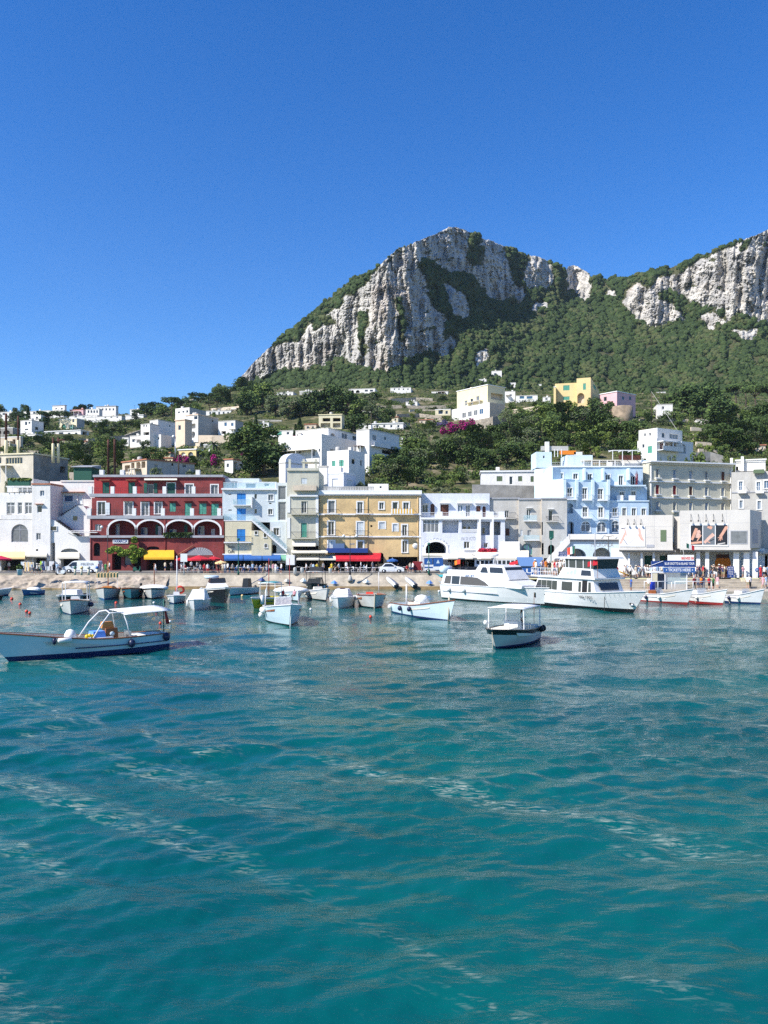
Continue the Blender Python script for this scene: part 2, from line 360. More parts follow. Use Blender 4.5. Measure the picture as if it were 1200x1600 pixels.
def mountain():
 s=np.arange(240,1560,1.6);T=np.linspace(0,1,330)
 rx,ry=zip(*RIDGE);pr=np.interp(s,rx,ry);pr=pr+1.6*fbm(s*.09,s*0+.5,0,4)+1.2*fbm(s*.5,s*0,3,3)
 p0=np.full_like(s,640.0)
 S=np.repeat(s[None,:],len(T),0);PY=p0[None,:]+(np.minimum(pr,639)-p0)[None,:]*T[:,None]
 wx=S+5.0*fbm(S*.05,PY*.05,1,3)+2.5*fbm(S*.25,PY*.25,4,2);wy=PY+6.0*fbm(S*.06,PY*.05,9,4)
 rock=np.zeros(S.shape,bool)
 for p in ROCKS:rock|=inside(p,wx,wy)
 for p in SHRUBS_IN:rock&=~inside(p,wx,wy)
 led=fbm(S*.035+PY*.02,PY*.075,2,5)+0.25*fbm(S*.2,PY*.2,6,2);rock&=~(led>0.66)
 rk=rock.astype(float);rb=blur(blur(rk,5,0),7,1);rw=blur(blur(rk,12,0),14,1)
 k=(YH-PY)/F;slope=(0.62-0.1*np.clip((S-560)/400,0,1))*(1-rw)+2.6*rw
 dk=np.diff(k,axis=0);lnY=np.zeros_like(k);m_=0.5*(slope[1:]+slope[:-1]);km=0.5*(k[1:]+k[:-1])
 lnY[1:]=np.cumsum(dk/np.maximum(m_-km,0.16),axis=0)
 Y=(430+105*np.clip((600-s)/225,0,1.1)**1.0+40*np.clip((s-640)/200,0,1)-70*np.clip((s-950)/400,0,1))[None,:]*np.exp(blur(lnY,5,1))
 ridge=lambda n:1-2.2*np.abs(n)
 big=ridge(fbm(S*.016+0.12*perlin(S*.01,PY*.02,5)+PY*.003,PY*.004,3,2))*8+ridge(fbm(S*.04+.3,PY*.009+S*.004,8,3))*10
 wS=S+4*fbm(S*.04,PY*.03,6,3)+PY*.12
 mid=ridge(fbm(wS*.12,PY*.022,1.5,4,.55))*3.6+ridge(fbm(wS*.3+9,PY*.06,2.5,4,.6))*2.4+fbm(wS*.10,PY*.05,7,5,.6)*2.0+ridge(fbm(wS*.7,PY*.3,9,3,.6))*1.5+(np.floor(fbm(wS*.05,PY*.1,4,3)*4)/4)*3.0
 D=big*(0.55+0.45*rb)+mid*rb+(3.0*fbm(S*.05,PY*.05,3,3)+7*ridge(fbm((S+PY*.5)*.022,PY*.012,12,2)))*(1-rb)
 D=D*np.clip((640-PY)/40,0,1)
 Y=Y-D*np.clip(Y/700,0.6,1.4)
 X=(S-600)/F*Y;Z=HC+k*Y
 ex=[]
 for d,dz in((14,-3),(50,-26),(140,-120),(260,-330)):
  ex.append((X[-1]*(1+d/Y[-1]),Y[-1]+d,np.maximum(Z[-1]+dz,-2)))
 Xa=np.vstack([X]+[e[0][None]for e in ex]);Ya=np.vstack([Y]+[e[1][None]for e in ex]);Za=np.vstack([Z]+[e[2][None]for e in ex])
 ra=np.vstack([rk]+[rk[-1:]*0]*4)
 m=bpy.data.materials.new('mountain_rock');m.use_nodes=True;nt=m.node_tree;N=nt.nodes.new;L=nt.links.new
 b=nt.nodes['Principled BSDF'];b.inputs['Roughness'].default_value=0.9;b.inputs['Specular IOR Level'].default_value=0.15
 g=N('ShaderNodeNewGeometry');a=N('ShaderNodeAttribute');a.attribute_name='rock'
 t=N('ShaderNodeTexNoise');t.inputs['Scale'].default_value=0.05;t.inputs['Detail'].default_value=9;t.inputs['Roughness'].default_value=0.68;L(g.outputs['Position'],t.inputs['Vector'])
 cr=N('ShaderNodeValToRGB');e=cr.color_ramp.elements;e[0].position=0.33;e[0].color=(0.26,0.255,0.245,1);e[1].position=0.60;e[1].color=(0.66,0.625,0.565,1)
 L(t.outputs['Fac'],cr.inputs['Fac'])
 t2=N('ShaderNodeTexNoise');t2.inputs['Scale'].default_value=0.016;t2.inputs['Detail'].default_value=6;L(g.outputs['Position'],t2.inputs['Vector'])
 mr=N('ShaderNodeMapRange');mr.inputs['From Min'].default_value=0.56;mr.inputs['From Max'].default_value=0.74;mr.inputs['To Max'].default_value=0.6;L(t2.outputs['Fac'],mr.inputs['Value'])
 mo=N('ShaderNodeMix');mo.data_type='RGBA';L(mr.outputs[0],mo.inputs['Factor']);L(cr.outputs['Color'],mo.inputs['A']);mo.inputs['B'].default_value=(0.50,0.34,0.22,1)
 mp=N('ShaderNodeMapping');mp.inputs['Scale'].default_value=(1,1,0.14);L(g.outputs['Position'],mp.inputs['Vector'])
 t3=N('ShaderNodeTexNoise');t3.inputs['Scale'].default_value=0.34;t3.inputs['Detail'].default_value=8;t3.inputs['Roughness'].default_value=0.7;L(mp.outputs[0],t3.inputs['Vector'])
 mr3=N('ShaderNodeMapRange');mr3.inputs['From Min'].default_value=0.53;mr3.inputs['From Max'].default_value=0.72;mr3.inputs['To Max'].default_value=0.85;L(t3.outputs['Fac'],mr3.inputs['Value'])
 ms=N('ShaderNodeMix');ms.data_type='RGBA';L(mr3.outputs[0],ms.inputs['Factor']);L(mo.outputs['Result'],ms.inputs['A']);ms.inputs['B'].default_value=(0.12,0.12,0.12,1)
 gr=N('ShaderNodeMix');gr.data_type='RGBA';L(a.outputs['Fac'],gr.inputs['Factor']);gr.inputs['A'].default_value=(0.085,0.088,0.040,1);L(ms.outputs['Result'],gr.inputs['B'])
 L(gr.outputs['Result'],b.inputs['Base Color'])
 t4=N('ShaderNodeTexNoise');t4.inputs['Scale'].default_value=0.38;t4.inputs['Detail'].default_value=8;t4.inputs['Roughness'].default_value=0.7
 mp4=N('ShaderNodeMapping');mp4.inputs['Scale'].default_value=(1,1,0.22);L(g.outputs['Position'],mp4.inputs['Vector']);L(mp4.outputs[0],t4.inputs['Vector'])
 bp=N('ShaderNodeBump');bp.inputs['Strength'].default_value=0.9;bp.inputs['Distance'].default_value=3.0;L(t4.outputs['Fac'],bp.inputs['Height']);L(bp.outputs[0],b.inputs['Normal'])
 o=np_mesh('mountain',np.stack([Xa,Ya,Za],-1).reshape(-1,3),grid_quads(*Xa.shape),[m],attrs={'rock':ra})
 tag(o,'steep limestone mountain with pale cliffs above green slopes',kind='structure')
 return S,PY,X,Y,Z,rk,led
MT=mountain()
def mountain_Y(px,py):
 """distance of the mountain side at photo pixel (px, py)"""
 i=int(np.argmin(np.abs(MT[0][0]-px)));j=int(np.argmin(np.abs(MT[1][:,i]-py)));return float(MT[3][j,i])-1.5
# ---- woods on the mountain: one mass, crowns as lumpy little canopies
def ico(sub,seed,amp,flat=0.8):
 bm=bmesh.new();bmesh.ops.create_icosphere(bm,subdivisions=sub,radius=1.0)
 v=np.array([q.co[:]for q in bm.verts]);f=np.array([[q.index for q in p.verts]for p in bm.faces]);bm.free()
 n=fbm(v[:,0]*1.6+seed*9,v[:,1]*1.6,v[:,2]*1.6,3);v=v*(1+amp*n)[:,None];v[:,2]*=flat
 return v,f
def forest():
 S,PY,X,Y,Z,rk,led=MT;rs=np.random.RandomState(21)
 var=[ico(3,i,0.42,0.85)for i in range(4)]+[ico(2,i+7,0.45,0.9)for i in range(4)]
 bs=blur(rk,2,1)
 ok=(bs<0.12)&(S>345)&(S<1420)&(PY<632)
 pr=ok*1.0;idx=np.flatnonzero(pr.ravel()>0);area=1.0/np.maximum(1,1)
 cell=np.abs(np.gradient(PY,axis=0))*1.6;wgt=cell.ravel()[idx]*np.where(S.ravel()[idx]>1220,0.4,1.0);wgt=wgt*(fbm(S*.03,PY*.05,15,4).ravel()[idx]<.5);wgt/=wgt.sum()
 pick=rs.choice(idx,20000,replace=False,p=wgt)
 edge=np.flatnonzero(((bs>0.1)&(bs<0.6)&(S<1250)).ravel()|((rk.ravel()<0.5)&(led.ravel()>0.5)&(S.ravel()<1250)))
 pick2=rs.choice(edge,800,replace=False)
 sp=fbm(S*.02,PY*.035,23,4).ravel();V=[];Fc=[];M=[];n0=0
 for j,i in enumerate(np.concatenate([pick,pick2])):
  y=Y.ravel()[i];sm=j>=len(pick)
  r=(min(2.7,max(.8,rs.lognormal(0.38,0.42)))if not sm else rs.uniform(0.4,.95))*y/620.0
  v,f=var[rs.randint(4)if(r>2.0 and j%2)else 4+rs.randint(4)]
  a=rs.uniform(0,6.28);c,s_=math.cos(a),math.sin(a)
  q=np.stack([(v[:,0]*c-v[:,1]*s_)*r*rs.uniform(.85,1.2),(v[:,0]*s_+v[:,1]*c)*r,v[:,2]*r*rs.uniform(.8,1.25)],1)
  q+=np.array([X.ravel()[i],y,Z.ravel()[i]+r*0.45]);V.append(q);Fc.append(f+n0);n0+=len(v)
  q_=sp[i]+rs.normal(0,.3);M.append(np.full(len(f),0 if q_<-.05 else 1 if q_<.38 else 2))
 ms=[leafy('wood_dark',(0.048,0.074,0.022),(0.022,0.040,0.013),0.9),leafy('wood_mid',(0.068,0.100,0.030),(0.030,0.052,0.016),0.9),leafy('wood_olive',(0.104,0.118,0.044),(0.046,0.062,0.024),0.9)]
 for m in ms:
  nt=m.node_tree;b=nt.nodes['Principled BSDF'];g=nt.nodes.new('ShaderNodeNewGeometry');t=nt.nodes.new('ShaderNodeTexNoise');t.inputs['Scale'].default_value=1.1;t.inputs['Detail'].default_value=4
  bp=nt.nodes.new('ShaderNodeBump');bp.inputs['Strength'].default_value=1.0;bp.inputs['Distance'].default_value=0.9
  nt.links.new(g.outputs['Position'],t.inputs['Vector']);nt.links.new(t.outputs['Fac'],bp.inputs['Height']);nt.links.new(bp.outputs[0],b.inputs['Normal'])
 o=np_mesh('forest',np.concatenate(V),np.concatenate(Fc),ms,mi=np.concatenate(M))
 tag(o,'dense dark green wood covering the mountain slopes','forest',kind='stuff')
forest()
# ================================================================== materials for the town
WHITE=mat('white_plaster',(0.75,0.73,0.69),0.85,noise=0.10,nscale=0.5,streak=0.42,bump=0.25,bscale=3)
LAV=mat('lavender_plaster',(0.66,0.68,0.74),0.85,noise=0.10,nscale=0.5,streak=0.3,bump=0.2,bscale=3)
REDP=mat('red_plaster',(0.25,0.044,0.042),0.85,noise=0.38,nscale=0.5,streak=0.4,bump=0.2,bscale=3)
REDB=mat('bright_red_plaster',(0.40,0.032,0.034),0.85,noise=0.15,nscale=0.45,streak=0.12,bump=0.2,bscale=3)
PALEB=mat('pale_blue_plaster',(0.60,0.66,0.68),0.85,noise=0.10,nscale=0.5,streak=0.25,bump=0.2,bscale=3)
CREAM=mat('cream_plaster',(0.66,0.60,0.42),0.85,noise=0.12,nscale=0.5,streak=0.3,bump=0.2,bscale=3)
SAND=mat('sand_plaster',(0.62,0.52,0.40),0.88,noise=0.15,nscale=0.6,streak=0.35,bump=0.3,bscale=3)
GREYC=mat('grey_cream_plaster',(0.56,0.54,0.44),0.85,noise=0.15,nscale=0.5,streak=0.4,bump=0.2,bscale=3)
OCHRE=mat('ochre_plaster',(0.67,0.475,0.235),0.85,noise=0.24,nscale=0.5,streak=0.4,bump=0.2,bscale=3)
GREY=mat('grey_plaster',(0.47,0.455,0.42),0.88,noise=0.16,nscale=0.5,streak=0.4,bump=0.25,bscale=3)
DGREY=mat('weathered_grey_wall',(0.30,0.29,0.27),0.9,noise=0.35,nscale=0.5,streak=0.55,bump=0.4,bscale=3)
BLUEP=mat('sky_blue_plaster',(0.47,0.60,0.72),0.85,noise=0.2,nscale=0.5,streak=0.3,bump=0.2,bscale=3)
BLUEL=mat('light_blue_plaster',(0.56,0.68,0.76),0.85,noise=0.10,nscale=0.5,streak=0.25,bump=0.2,bscale=3)
BEIGE=mat('beige_plaster',(0.55,0.525,0.42),0.85,noise=0.12,nscale=0.4,streak=0.25,bump=0.2,bscale=3)
YELLOW=mat('yellow_plaster',(0.74,0.57,0.28),0.85,noise=0.10,nscale=0.5,streak=0.2,bump=0.2,bscale=3)
PALEY=mat('pale_yellow_plaster',(0.74,0.66,0.42),0.85,noise=0.10,nscale=0.5,streak=0.25,bump=0.2,bscale=3)
PINK=mat('pink_plaster',(0.68,0.42,0.44),0.85,noise=0.12,nscale=0.5,streak=0.25,bump=0.2,bscale=3)
PEACH=mat('peach_plaster',(0.74,0.56,0.42),0.85,noise=0.10,nscale=0.5,streak=0.25,bump=0.2,bscale=3)
STONE=mat('dry_stone_wall',(0.44,0.38,0.30),0.95,noise=0.45,nscale=1.6,bump=0.8,bscale=3.5)
CONC=mat('pale_concrete_panels',(0.56,0.535,0.495),0.8,noise=0.10,nscale=0.35,streak=0.22,bump=0.1,bscale=4)
TRIM=mat('white_trim',(0.76,0.76,0.75),0.7,noise=0.05,nscale=1.0,streak=0.12)
GTRIM=mat('grey_trim',(0.36,0.37,0.40),0.8,noise=0.15,nscale=1.0,streak=0.3)
TILE=mat('terracotta_tile',(0.42,0.17,0.10),0.85,noise=0.3,nscale=1.2)
GLASS=mat('window_glass',(0.018,0.022,0.028),0.06,spec=0.6)
GLASSB=mat('blue_window_glass',(0.05,0.11,0.20),0.08,spec=0.6)
CURT=mat('curtained_glass',(0.17,0.18,0.19),0.2,noise=0.3,nscale=2.0,spec=0.6)
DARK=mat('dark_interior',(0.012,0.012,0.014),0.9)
GREENS=mat('green_shutter',(0.012,0.105,0.075),0.6,noise=0.15,nscale=2)
TEALS=mat('teal_shutter',(0.09,0.34,0.25),0.6,noise=0.12,nscale=2)
BLUES=mat('blue_shutter',(0.03,0.24,0.62),0.6,noise=0.10,nscale=2)
BROWN=mat('brown_wood',(0.10,0.032,0.018),0.55,noise=0.3,nscale=3)
REDS=mat('red_shutter',(0.22,0.012,0.02),0.6,noise=0.1,nscale=2)
WSHUT=mat('white_shutter',(0.62,0.66,0.68),0.6,noise=0.06,nscale=2)
OLIVES=mat('olive_shutter',(0.10,0.145,0.075),0.6)
IRON=mat('dark_iron',(0.03,0.03,0.032),0.5,metal=0.3)
RAILW=mat('white_rail',(0.72,0.72,0.72),0.5)
GLASSR=mat('pale_glass_panel',(0.42,0.60,0.66),0.1,alpha=0.3,spec=0.6)
YCLOTH=mat('yellow_canvas',(0.72,0.40,0.02),0.8,noise=.15,nscale=.9);RCLOTH=mat('red_canvas',(0.52,0.014,0.03),0.8,noise=.2,nscale=.9)
BCLOTH=mat('blue_canvas',(0.025,0.115,0.36),0.8,noise=.2,nscale=.9);WCLOTH=mat('cream_canvas',(0.70,0.65,0.54),0.85,noise=0.12,nscale=0.8)
PCLOTH=mat('peach_canvas',(0.78,0.55,0.26),0.85);NAVY=mat('navy_board',(0.012,0.045,0.20),0.55);ORCLOTH=mat('orange_canvas',(0.75,0.22,0.02),0.8)
GREENF=mat('green_planter',(0.012,0.085,0.055),0.7);STEEL=mat('steel',(0.45,0.46,0.47),0.35,metal=0.8)
CROWN=[leafy('leaf_dark',(0.066,0.104,0.030),(0.032,0.056,0.017)),leafy('leaf_mid',(0.112,0.168,0.042),(0.054,0.088,0.024)),leafy('leaf_fresh',(0.190,0.245,0.052),(0.095,0.135,0.030)),leafy('leaf_silver',(0.160,0.180,0.096),(0.075,0.095,0.050))]
BARK=mat('bark',(0.09,0.065,0.045),0.95,noise=0.4,nscale=3)
BOUG=leafy('magenta_flowers',(0.42,0.016,0.19),(0.24,0.010,0.11),1.2);PINKF=leafy('pink_flowers',(0.50,0.10,0.12),(0.25,0.05,0.06),1.2);VIOL=leafy('violet_flowers',(0.16,0.11,0.30),(0.08,0.07,0.16),1.2)
# ================================================================== facade kit
def wall_holes(mb,fr,u0,u1,z0,z1,holes,m,d=0.0):
 us=sorted({u0,u1,*[min(max(h[0],u0),u1)for h in holes],*[min(max(h[1],u0),u1)for h in holes]})
 zs=sorted({z0,z1,*[min(max(h[2],z0),z1)for h in holes],*[min(max(h[3],z0),z1)for h in holes]})
 for a,b in zip(us,us[1:]):
  for c,e in zip(zs,zs[1:]):
   um,zm=(a+b)/2,(c+e)/2
   if any(h[0]<um<h[1]and h[2]<zm<h[3]for h in holes):continue
   mb.poly([fr.p(a,d,c),fr.p(b,d,c),fr.p(b,d,e),fr.p(a,d,e)],m)
def reveal(mb,fr,h,r,m,arch=False,n=10):
 a,b,c,e=h
 if not arch:
  P=lambda u,d,z:fr.p(u,d,z)
  mb.poly([P(a,0,c),P(a,0,e),P(a,-r,e),P(a,-r,c)],m);mb.poly([P(b,0,e),P(b,0,c),P(b,-r,c),P(b,-r,e)],m)
  mb.poly([P(a,0,e),P(b,0,e),P(b,-r,e),P(a,-r,e)],m);mb.poly([P(b,0,c),P(a,0,c),P(a,-r,c),P(b,-r,c)],m)
 else:
  cu,R_=(a+b)/2,(b-a)/2;ry=min(R_,(e-c)*0.62);sp=e-ry
  arc=[(cu-R_*math.cos(math.pi*i/n),sp+ry*math.sin(math.pi*i/n))for i in range(n+1)]
  for i in range(n):
   (ua,za),(ub,zb)=arc[i],arc[i+1];cor=(a,e)if i<n/2 else(b,e)
   mb.poly([fr.p(ua,0,za),fr.p(ub,0,zb),fr.p(cor[0],0,cor[1])],m)
   mb.poly([fr.p(ua,0,za),fr.p(ua,-r,za),fr.p(ub,-r,zb),fr.p(ub,0,zb)],m)
  mb.poly([fr.p(arc[n//2][0],0,arc[n//2][1]),fr.p(b,0,e),fr.p(a,0,e)],m)
  mb.poly([fr.p(a,0,c),fr.p(a,0,sp),fr.p(a,-r,sp),fr.p(a,-r,c)],m);mb.poly([fr.p(b,0,sp),fr.p(b,0,c),fr.p(b,-r,c),fr.p(b,-r,sp)],m)
  mb.poly([fr.p(b,0,c),fr.p(a,0,c),fr.p(a,-r,c),fr.p(b,-r,c)],m)
def ring(mb,fr,h,m,w=0.14,d=0.05,n=12,hood=0.0):
 """raised surround of an arch"""
 a,b,c,e=h;cu,R_=(a+b)/2,(b-a)/2;ry=min(R_,(e-c)*0.62);sp=e-ry
 for i in range(n):
  t0,t1=math.pi*i/n,math.pi*(i+1)/n
  q=lambda t,k,dd:fr.p(cu-(R_+k)*math.cos(t),dd,sp+(ry+k)*math.sin(t))
  mb.hexa([q(t0,0,d),q(t1,0,d),q(t1,0,0.003),q(t0,0,0.003)],[q(t0,w,d),q(t1,w,d),q(t1,w,0.003),q(t0,w,0.003)],m)
PANES={'k':GLASS,'b':GLASSB,'c':CURT,'x':DARK}
def fill(root,fr,h,o):
 """what stands in an opening: frame + pane, shutters, door, trim; o: dict"""
 a,b,c,e=h;k=o['k'];r=o.get('r',0.2);arch=o.get('arch',False);W,H=b-a,e-c
 tm=o.get('trim');nm='door' if k in 'dD' else 'window'
 if k in 'wdD':
  mb=MB();fm=o.get('fm',TRIM);t=min(0.09,W*0.1)
  nv=o.get('nv',1);nh=o.get('nh',1)
  if k=='D':mb.box(fr,a,b,-r-0.02,-r+0.05,c,e,fm)
  else:
   for i in range(nv+2-1+1):
    uu=a+(W-t)*i/(nv+1)if nv+1 else a
    mb.box(fr,uu,uu+t,-r,-r+0.07,c,e,fm)
   for zz in[c,e-t]+[c+(H-t)*(1-0.28*(j+1))for j in range(nh)]:
    mb.box(fr,a+t,b-t,-r+0.004,-r+0.062,zz,zz+t,fm)
  if tm:
   s=o.get('tw',0.16)
   if arch:ring(mb,fr,h,tm,s,0.05);sp=e-min(W/2,H*.62)
   else:sp=e;mb.box(fr,a-s,b+s,0.003,0.06,e,e+s,tm)
   mb.box(fr,a-s,a,0.003,0.055,c,sp,tm);mb.box(fr,b,b+s,0.003,0.055,c,sp,tm)
   mb.box(fr,a-s,b+s,0.003,0.12,c-0.1,c,tm)
  if o.get('hood'):mb.box(fr,a-0.3,b+0.3,0.002,0.45,e+0.22,e+0.32,o['hood'])
  w_=mb.build(nm,root)
  if k!='D':
   p=MB();p.poly([fr.p(a,-r+0.015,c),fr.p(b,-r+0.015,c),fr.p(b,-r+0.015,e),fr.p(a,-r+0.015,e)],PANES[o.get('p','k')]);p.build('pane',w_)
  if o.get('open'):
   s_=MB();ww=W*0.48
   for x0,sg in((a,-1),(b,1)):s_.box(fr,*(sorted((x0+sg*0.02,x0+sg*ww))),0.062,0.1,c,e,o['open'])
   build_each(s_,'shutter',w_)
 elif k=='s':
  mb=MB();sm=o.get('sm',GREENS);nl=max(4,int(H/0.22))
  for u_0,u_1 in((a,(a+b)/2-0.015),((a+b)/2+0.015,b)):
   mb.box(fr,u_0,u_1,-0.12,-0.08,c,e,sm)
   for j in range(nl):z_=c+H*(j+0.2)/nl;mb.box(fr,u_0+0.06,u_1-0.06,-0.08,-0.055,z_,z_+H/nl*0.55,sm)
  if tm:
   s=o.get('tw',0.14);mb.box(fr,a-s,b+s,0.003,0.06,e,e+s,tm);mb.box(fr,a-s,a,0.003,0.055,c,e,tm);mb.box(fr,b,b+s,0.003,0.055,c,e,tm)
  if o.get('hood'):mb.box(fr,a-0.3,b+0.3,0.002,0.45,e+0.22,e+0.32,o['hood'])
  mb.build('shutter',root)
 elif k=='l' or k=='g':
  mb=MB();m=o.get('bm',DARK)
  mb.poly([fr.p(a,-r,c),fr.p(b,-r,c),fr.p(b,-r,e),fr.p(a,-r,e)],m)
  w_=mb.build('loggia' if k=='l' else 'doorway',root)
  if tm:
   t_=MB();s=o.get('tw',0.2)
   if arch:ring(t_,fr,h,tm,s,0.09);sp=e-min(W/2,H*.62)
   t_.box(fr,a-s,a,0.003,0.09,c,sp if arch else e,tm);t_.box(fr,b,b+s,0.003,0.09,c,sp if arch else e,tm);t_.build('surround',w_)
  return w_
def O(k,x0,y0,x1,y1,**kw):
 return(k,x0,y0,x1,y1,kw)
def block(root,fr,x0,x1,yt,yb,D,m,ops=(),side=None,name='wall',roof=None,par=0.0,zb=None,back=True,cornice=None,cw=0.35,ch=0.5):
 """a box of building seen in photo pixels on its front plane; ops are its openings"""
 u0,u1=fr.hit(x0),fr.hit(x1);xm=(x0+x1)/2;z1=fr.hit(xm,yt)[1];z0=fr.hit(xm,yb)[1]if zb is None else zb
 mb=MB();holes=[]
 side=side or m
 for k,a,b,c,d,o in ops:
  h=fr.rect(a,b,c,d);h=(max(h[0],u0+.02),min(h[1],u1-.02),max(h[2],z0+0.012),min(h[3],z1-.02));holes.append(h);o['k']=k
  reveal(mb,fr,h,{'l':o.get('r',1.7),'g':o.get('r',1.2)}.get(k,0.2)if k in 'lg' else o.get('r',0.2),o.get('rm',m),o.get('arch',False))
  if k in 'lg':o['r']=o.get('r',1.7 if k=='l' else 1.2)
 wall_holes(mb,fr,u0,u1,z0,z1,holes,m)
 P=fr.p
 mb.poly([P(u0,-D,z0),P(u0,0,z0),P(u0,0,z1),P(u0,-D,z1)],side);mb.poly([P(u1,0,z0),P(u1,-D,z0),P(u1,-D,z1),P(u1,0,z1)],side)
 mb.poly([P(u1,-D,z0),P(u0,-D,z0),P(u0,-D,z1),P(u1,-D,z1)],side)
 mb.poly([P(u0,0,z1),P(u1,0,z1),P(u1,-D,z1),P(u0,-D,z1)],roof or side)
 w_=mb.build(name,root)
 if par:
  p_=MB();t=0.25;pm=roof or side
  for q in((u0,u1,-t,0.002,z1+0.002,z1+par),(u0,u0+t,-D,-t,z1+0.002,z1+par),(u1-t,u1,-D,-t,z1+0.002,z1+par)):p_.box(fr,*q,pm)
  p_.build('parapet',root)
 if cornice:
  c_=MB();c_.box(fr,u0-cw*.5,u1+cw*.5,-D,cw,z1+0.003,z1+ch*.45,cornice);c_.box(fr,u0-.02,u1+.02,0.002,cw*.5,z1-ch*.6,z1,cornice);c_.build('cornice',root)
 for hh,op in zip(holes,ops):fill(root,fr,hh,op[5])
 return w_,(u0,u1,z0,z1)
def balcony(root,fr,x0,x1,yr,ys,proj=0.9,rail='iron',m=None,th=0.14,name='balcony'):
 """slab with its top at photo row ys, railing up to row yr"""
 m=m or TRIM;u0,zs=fr.hit(x0,ys);u1,_=fr.hit(x1,ys);zs=(zs+fr.hit((x0+x1)/2,ys)[1])/2;zr=zs+max(0.5,(ys-yr)/F*fr.p(u0,0,0).y)
 b=MB();b.box(fr,u0,u1,0.004,proj,zs-th,zs,m);ob=b.build(name,root)
 r=MB()
 if rail=='solid':r.box(fr,u0,u1,proj-.12,proj-.004,zs+.002,zr,m);r.box(fr,u0,u0+.12,0.01,proj-.12,zs+.002,zr,m);r.box(fr,u1-.12,u1,0.01,proj-.12,zs+.002,zr,m)
 elif rail=='glass':
  r.box(fr,u0,u1,proj-.05,proj-.02,zs+.03,zr,GLASSR);r.box(fr,u0+.0,u0+.03,0.01,proj-.05,zs+.03,zr,GLASSR)
 else:
  im=IRON if rail=='iron' else RAILW
  r.box(fr,u0,u1,proj-.06,proj-.02,zr-.05,zr,im);r.box(fr,u0,u1,proj-.055,proj-.025,zs+.08,zs+.11,im)
  n=max(3,int((u1-u0)/0.14))
  for i in range(n+1):u=u0+(u1-u0-.02)*i/n;r.box(fr,u,u+.02,proj-.05,proj-.03,zs+.002,zr-.05,im)
  for u in(u0,u1-.04):r.box(fr,u,u+.04,0.01,proj-.06,zr-.05,zr,im)
 r.build('railing',ob);return ob
def band(root,fr,x0,x1,y0,y1,m,d=0.15,name='moulding',D0=0.003):
 b=MB();u0,za=fr.hit(x0,y0);u1,_=fr.hit(x1,y0);_,zb=fr.hit((x0+x1)/2,y1);_,za=fr.hit((x0+x1)/2,y0);b.box(fr,u0,u1,D0,d,zb,za,m);return b.build(name,root)
def awning(root,fr,x0,x1,yt,yb,proj,m,val=0.28,name='awning',arms=True,slant=0.0):
 f2=fr.off(proj);a0,zt=fr.hit(x0+slant,yt);a1,_=fr.hit(x1-slant,yt);b0,zb=f2.hit(x0,yb);b1,_=f2.hit(x1,yb)
 mb=MB();P=fr.p;t=0.03
 mb.hexa([P(a0,0.05,zt-t),P(a1,0.05,zt-t),P(b1,proj,zb-t),P(b0,proj,zb-t)],[P(a0,0.05,zt),P(a1,0.05,zt),P(b1,proj,zb),P(b0,proj,zb)],m)
 mb.box(fr,b0,b1,proj+.002,proj+.025,zb-val,zb-.004,m)
 for a_,b_ in((a0,b0),(a1,b1)):
  mb.poly([P(a_,0.05,zt-t),P(b_,proj,zb-t),P(b_,proj,zb-val*.8),P(a_,0.05,zb-val*.8)],m)
 o=mb.build(name,root)
 if arms:
  a_=MB()
  for u in(b0+.06,(b0+b1)/2,b1-.06):a_.tube([P(u,0.03,zb-.5),P(u,proj-.02,zb-.06)],0.02,IRON,5)
  build_each(a_,'awning_arm',o)
 return o
def text(parent,s,loc,size,m,u=Vector((1,0,0)),width=None,bold=0.0,name='lettering',ext=0.006,tilt=0.0,up=None):
 """writing as a mesh; built on a text curve and converted"""
 c=bpy.data.curves.new(name,'FONT');c.body=s;c.size=size;c.extrude=ext;c.offset=bold;c.align_x='CENTER';c.align_y='CENTER';c.resolution_u=3
 t=bpy.data.objects.new(name,c);COL.objects.link(t);dg=bpy.context.evaluated_depsgraph_get();dg.update()
 me=bpy.data.meshes.new_from_object(t.evaluated_get(dg));bpy.data.objects.remove(t);bpy.data.curves.remove(c)
 me.name=name;me.materials.clear();me.materials.append(m)
 o=bpy.data.objects.new(name,me);COL.objects.link(o)
 u=Vector(u).normalized();v=Vector(up).normalized()if up is not None else Vector((0,0,1));n=u.cross(v);M3=Matrix((u,v,n)).transposed()@Matrix.Rotation(tilt,3,'Z')
 sx=1.0
 if width:
  xs=[q.co.x for q in me.vertices]
  if xs:sx=width/max(1e-6,max(xs)-min(xs))
 me.transform(M3.to_4x4()@Matrix.Diagonal((sx,1,1,1)))
 o0=Vector((0,0,0));q=parent
 while q is not None:o0=o0+q.location;q=q.parent
 o.location=Vector(loc)-o0
 if parent:o.parent=parent
 return o
def building(name,label,fr,px,cat='building',group=None,z=2.1):
 u=fr.hit(px);q=fr.p(u,0,z);return empty(name,q,label,cat,group)
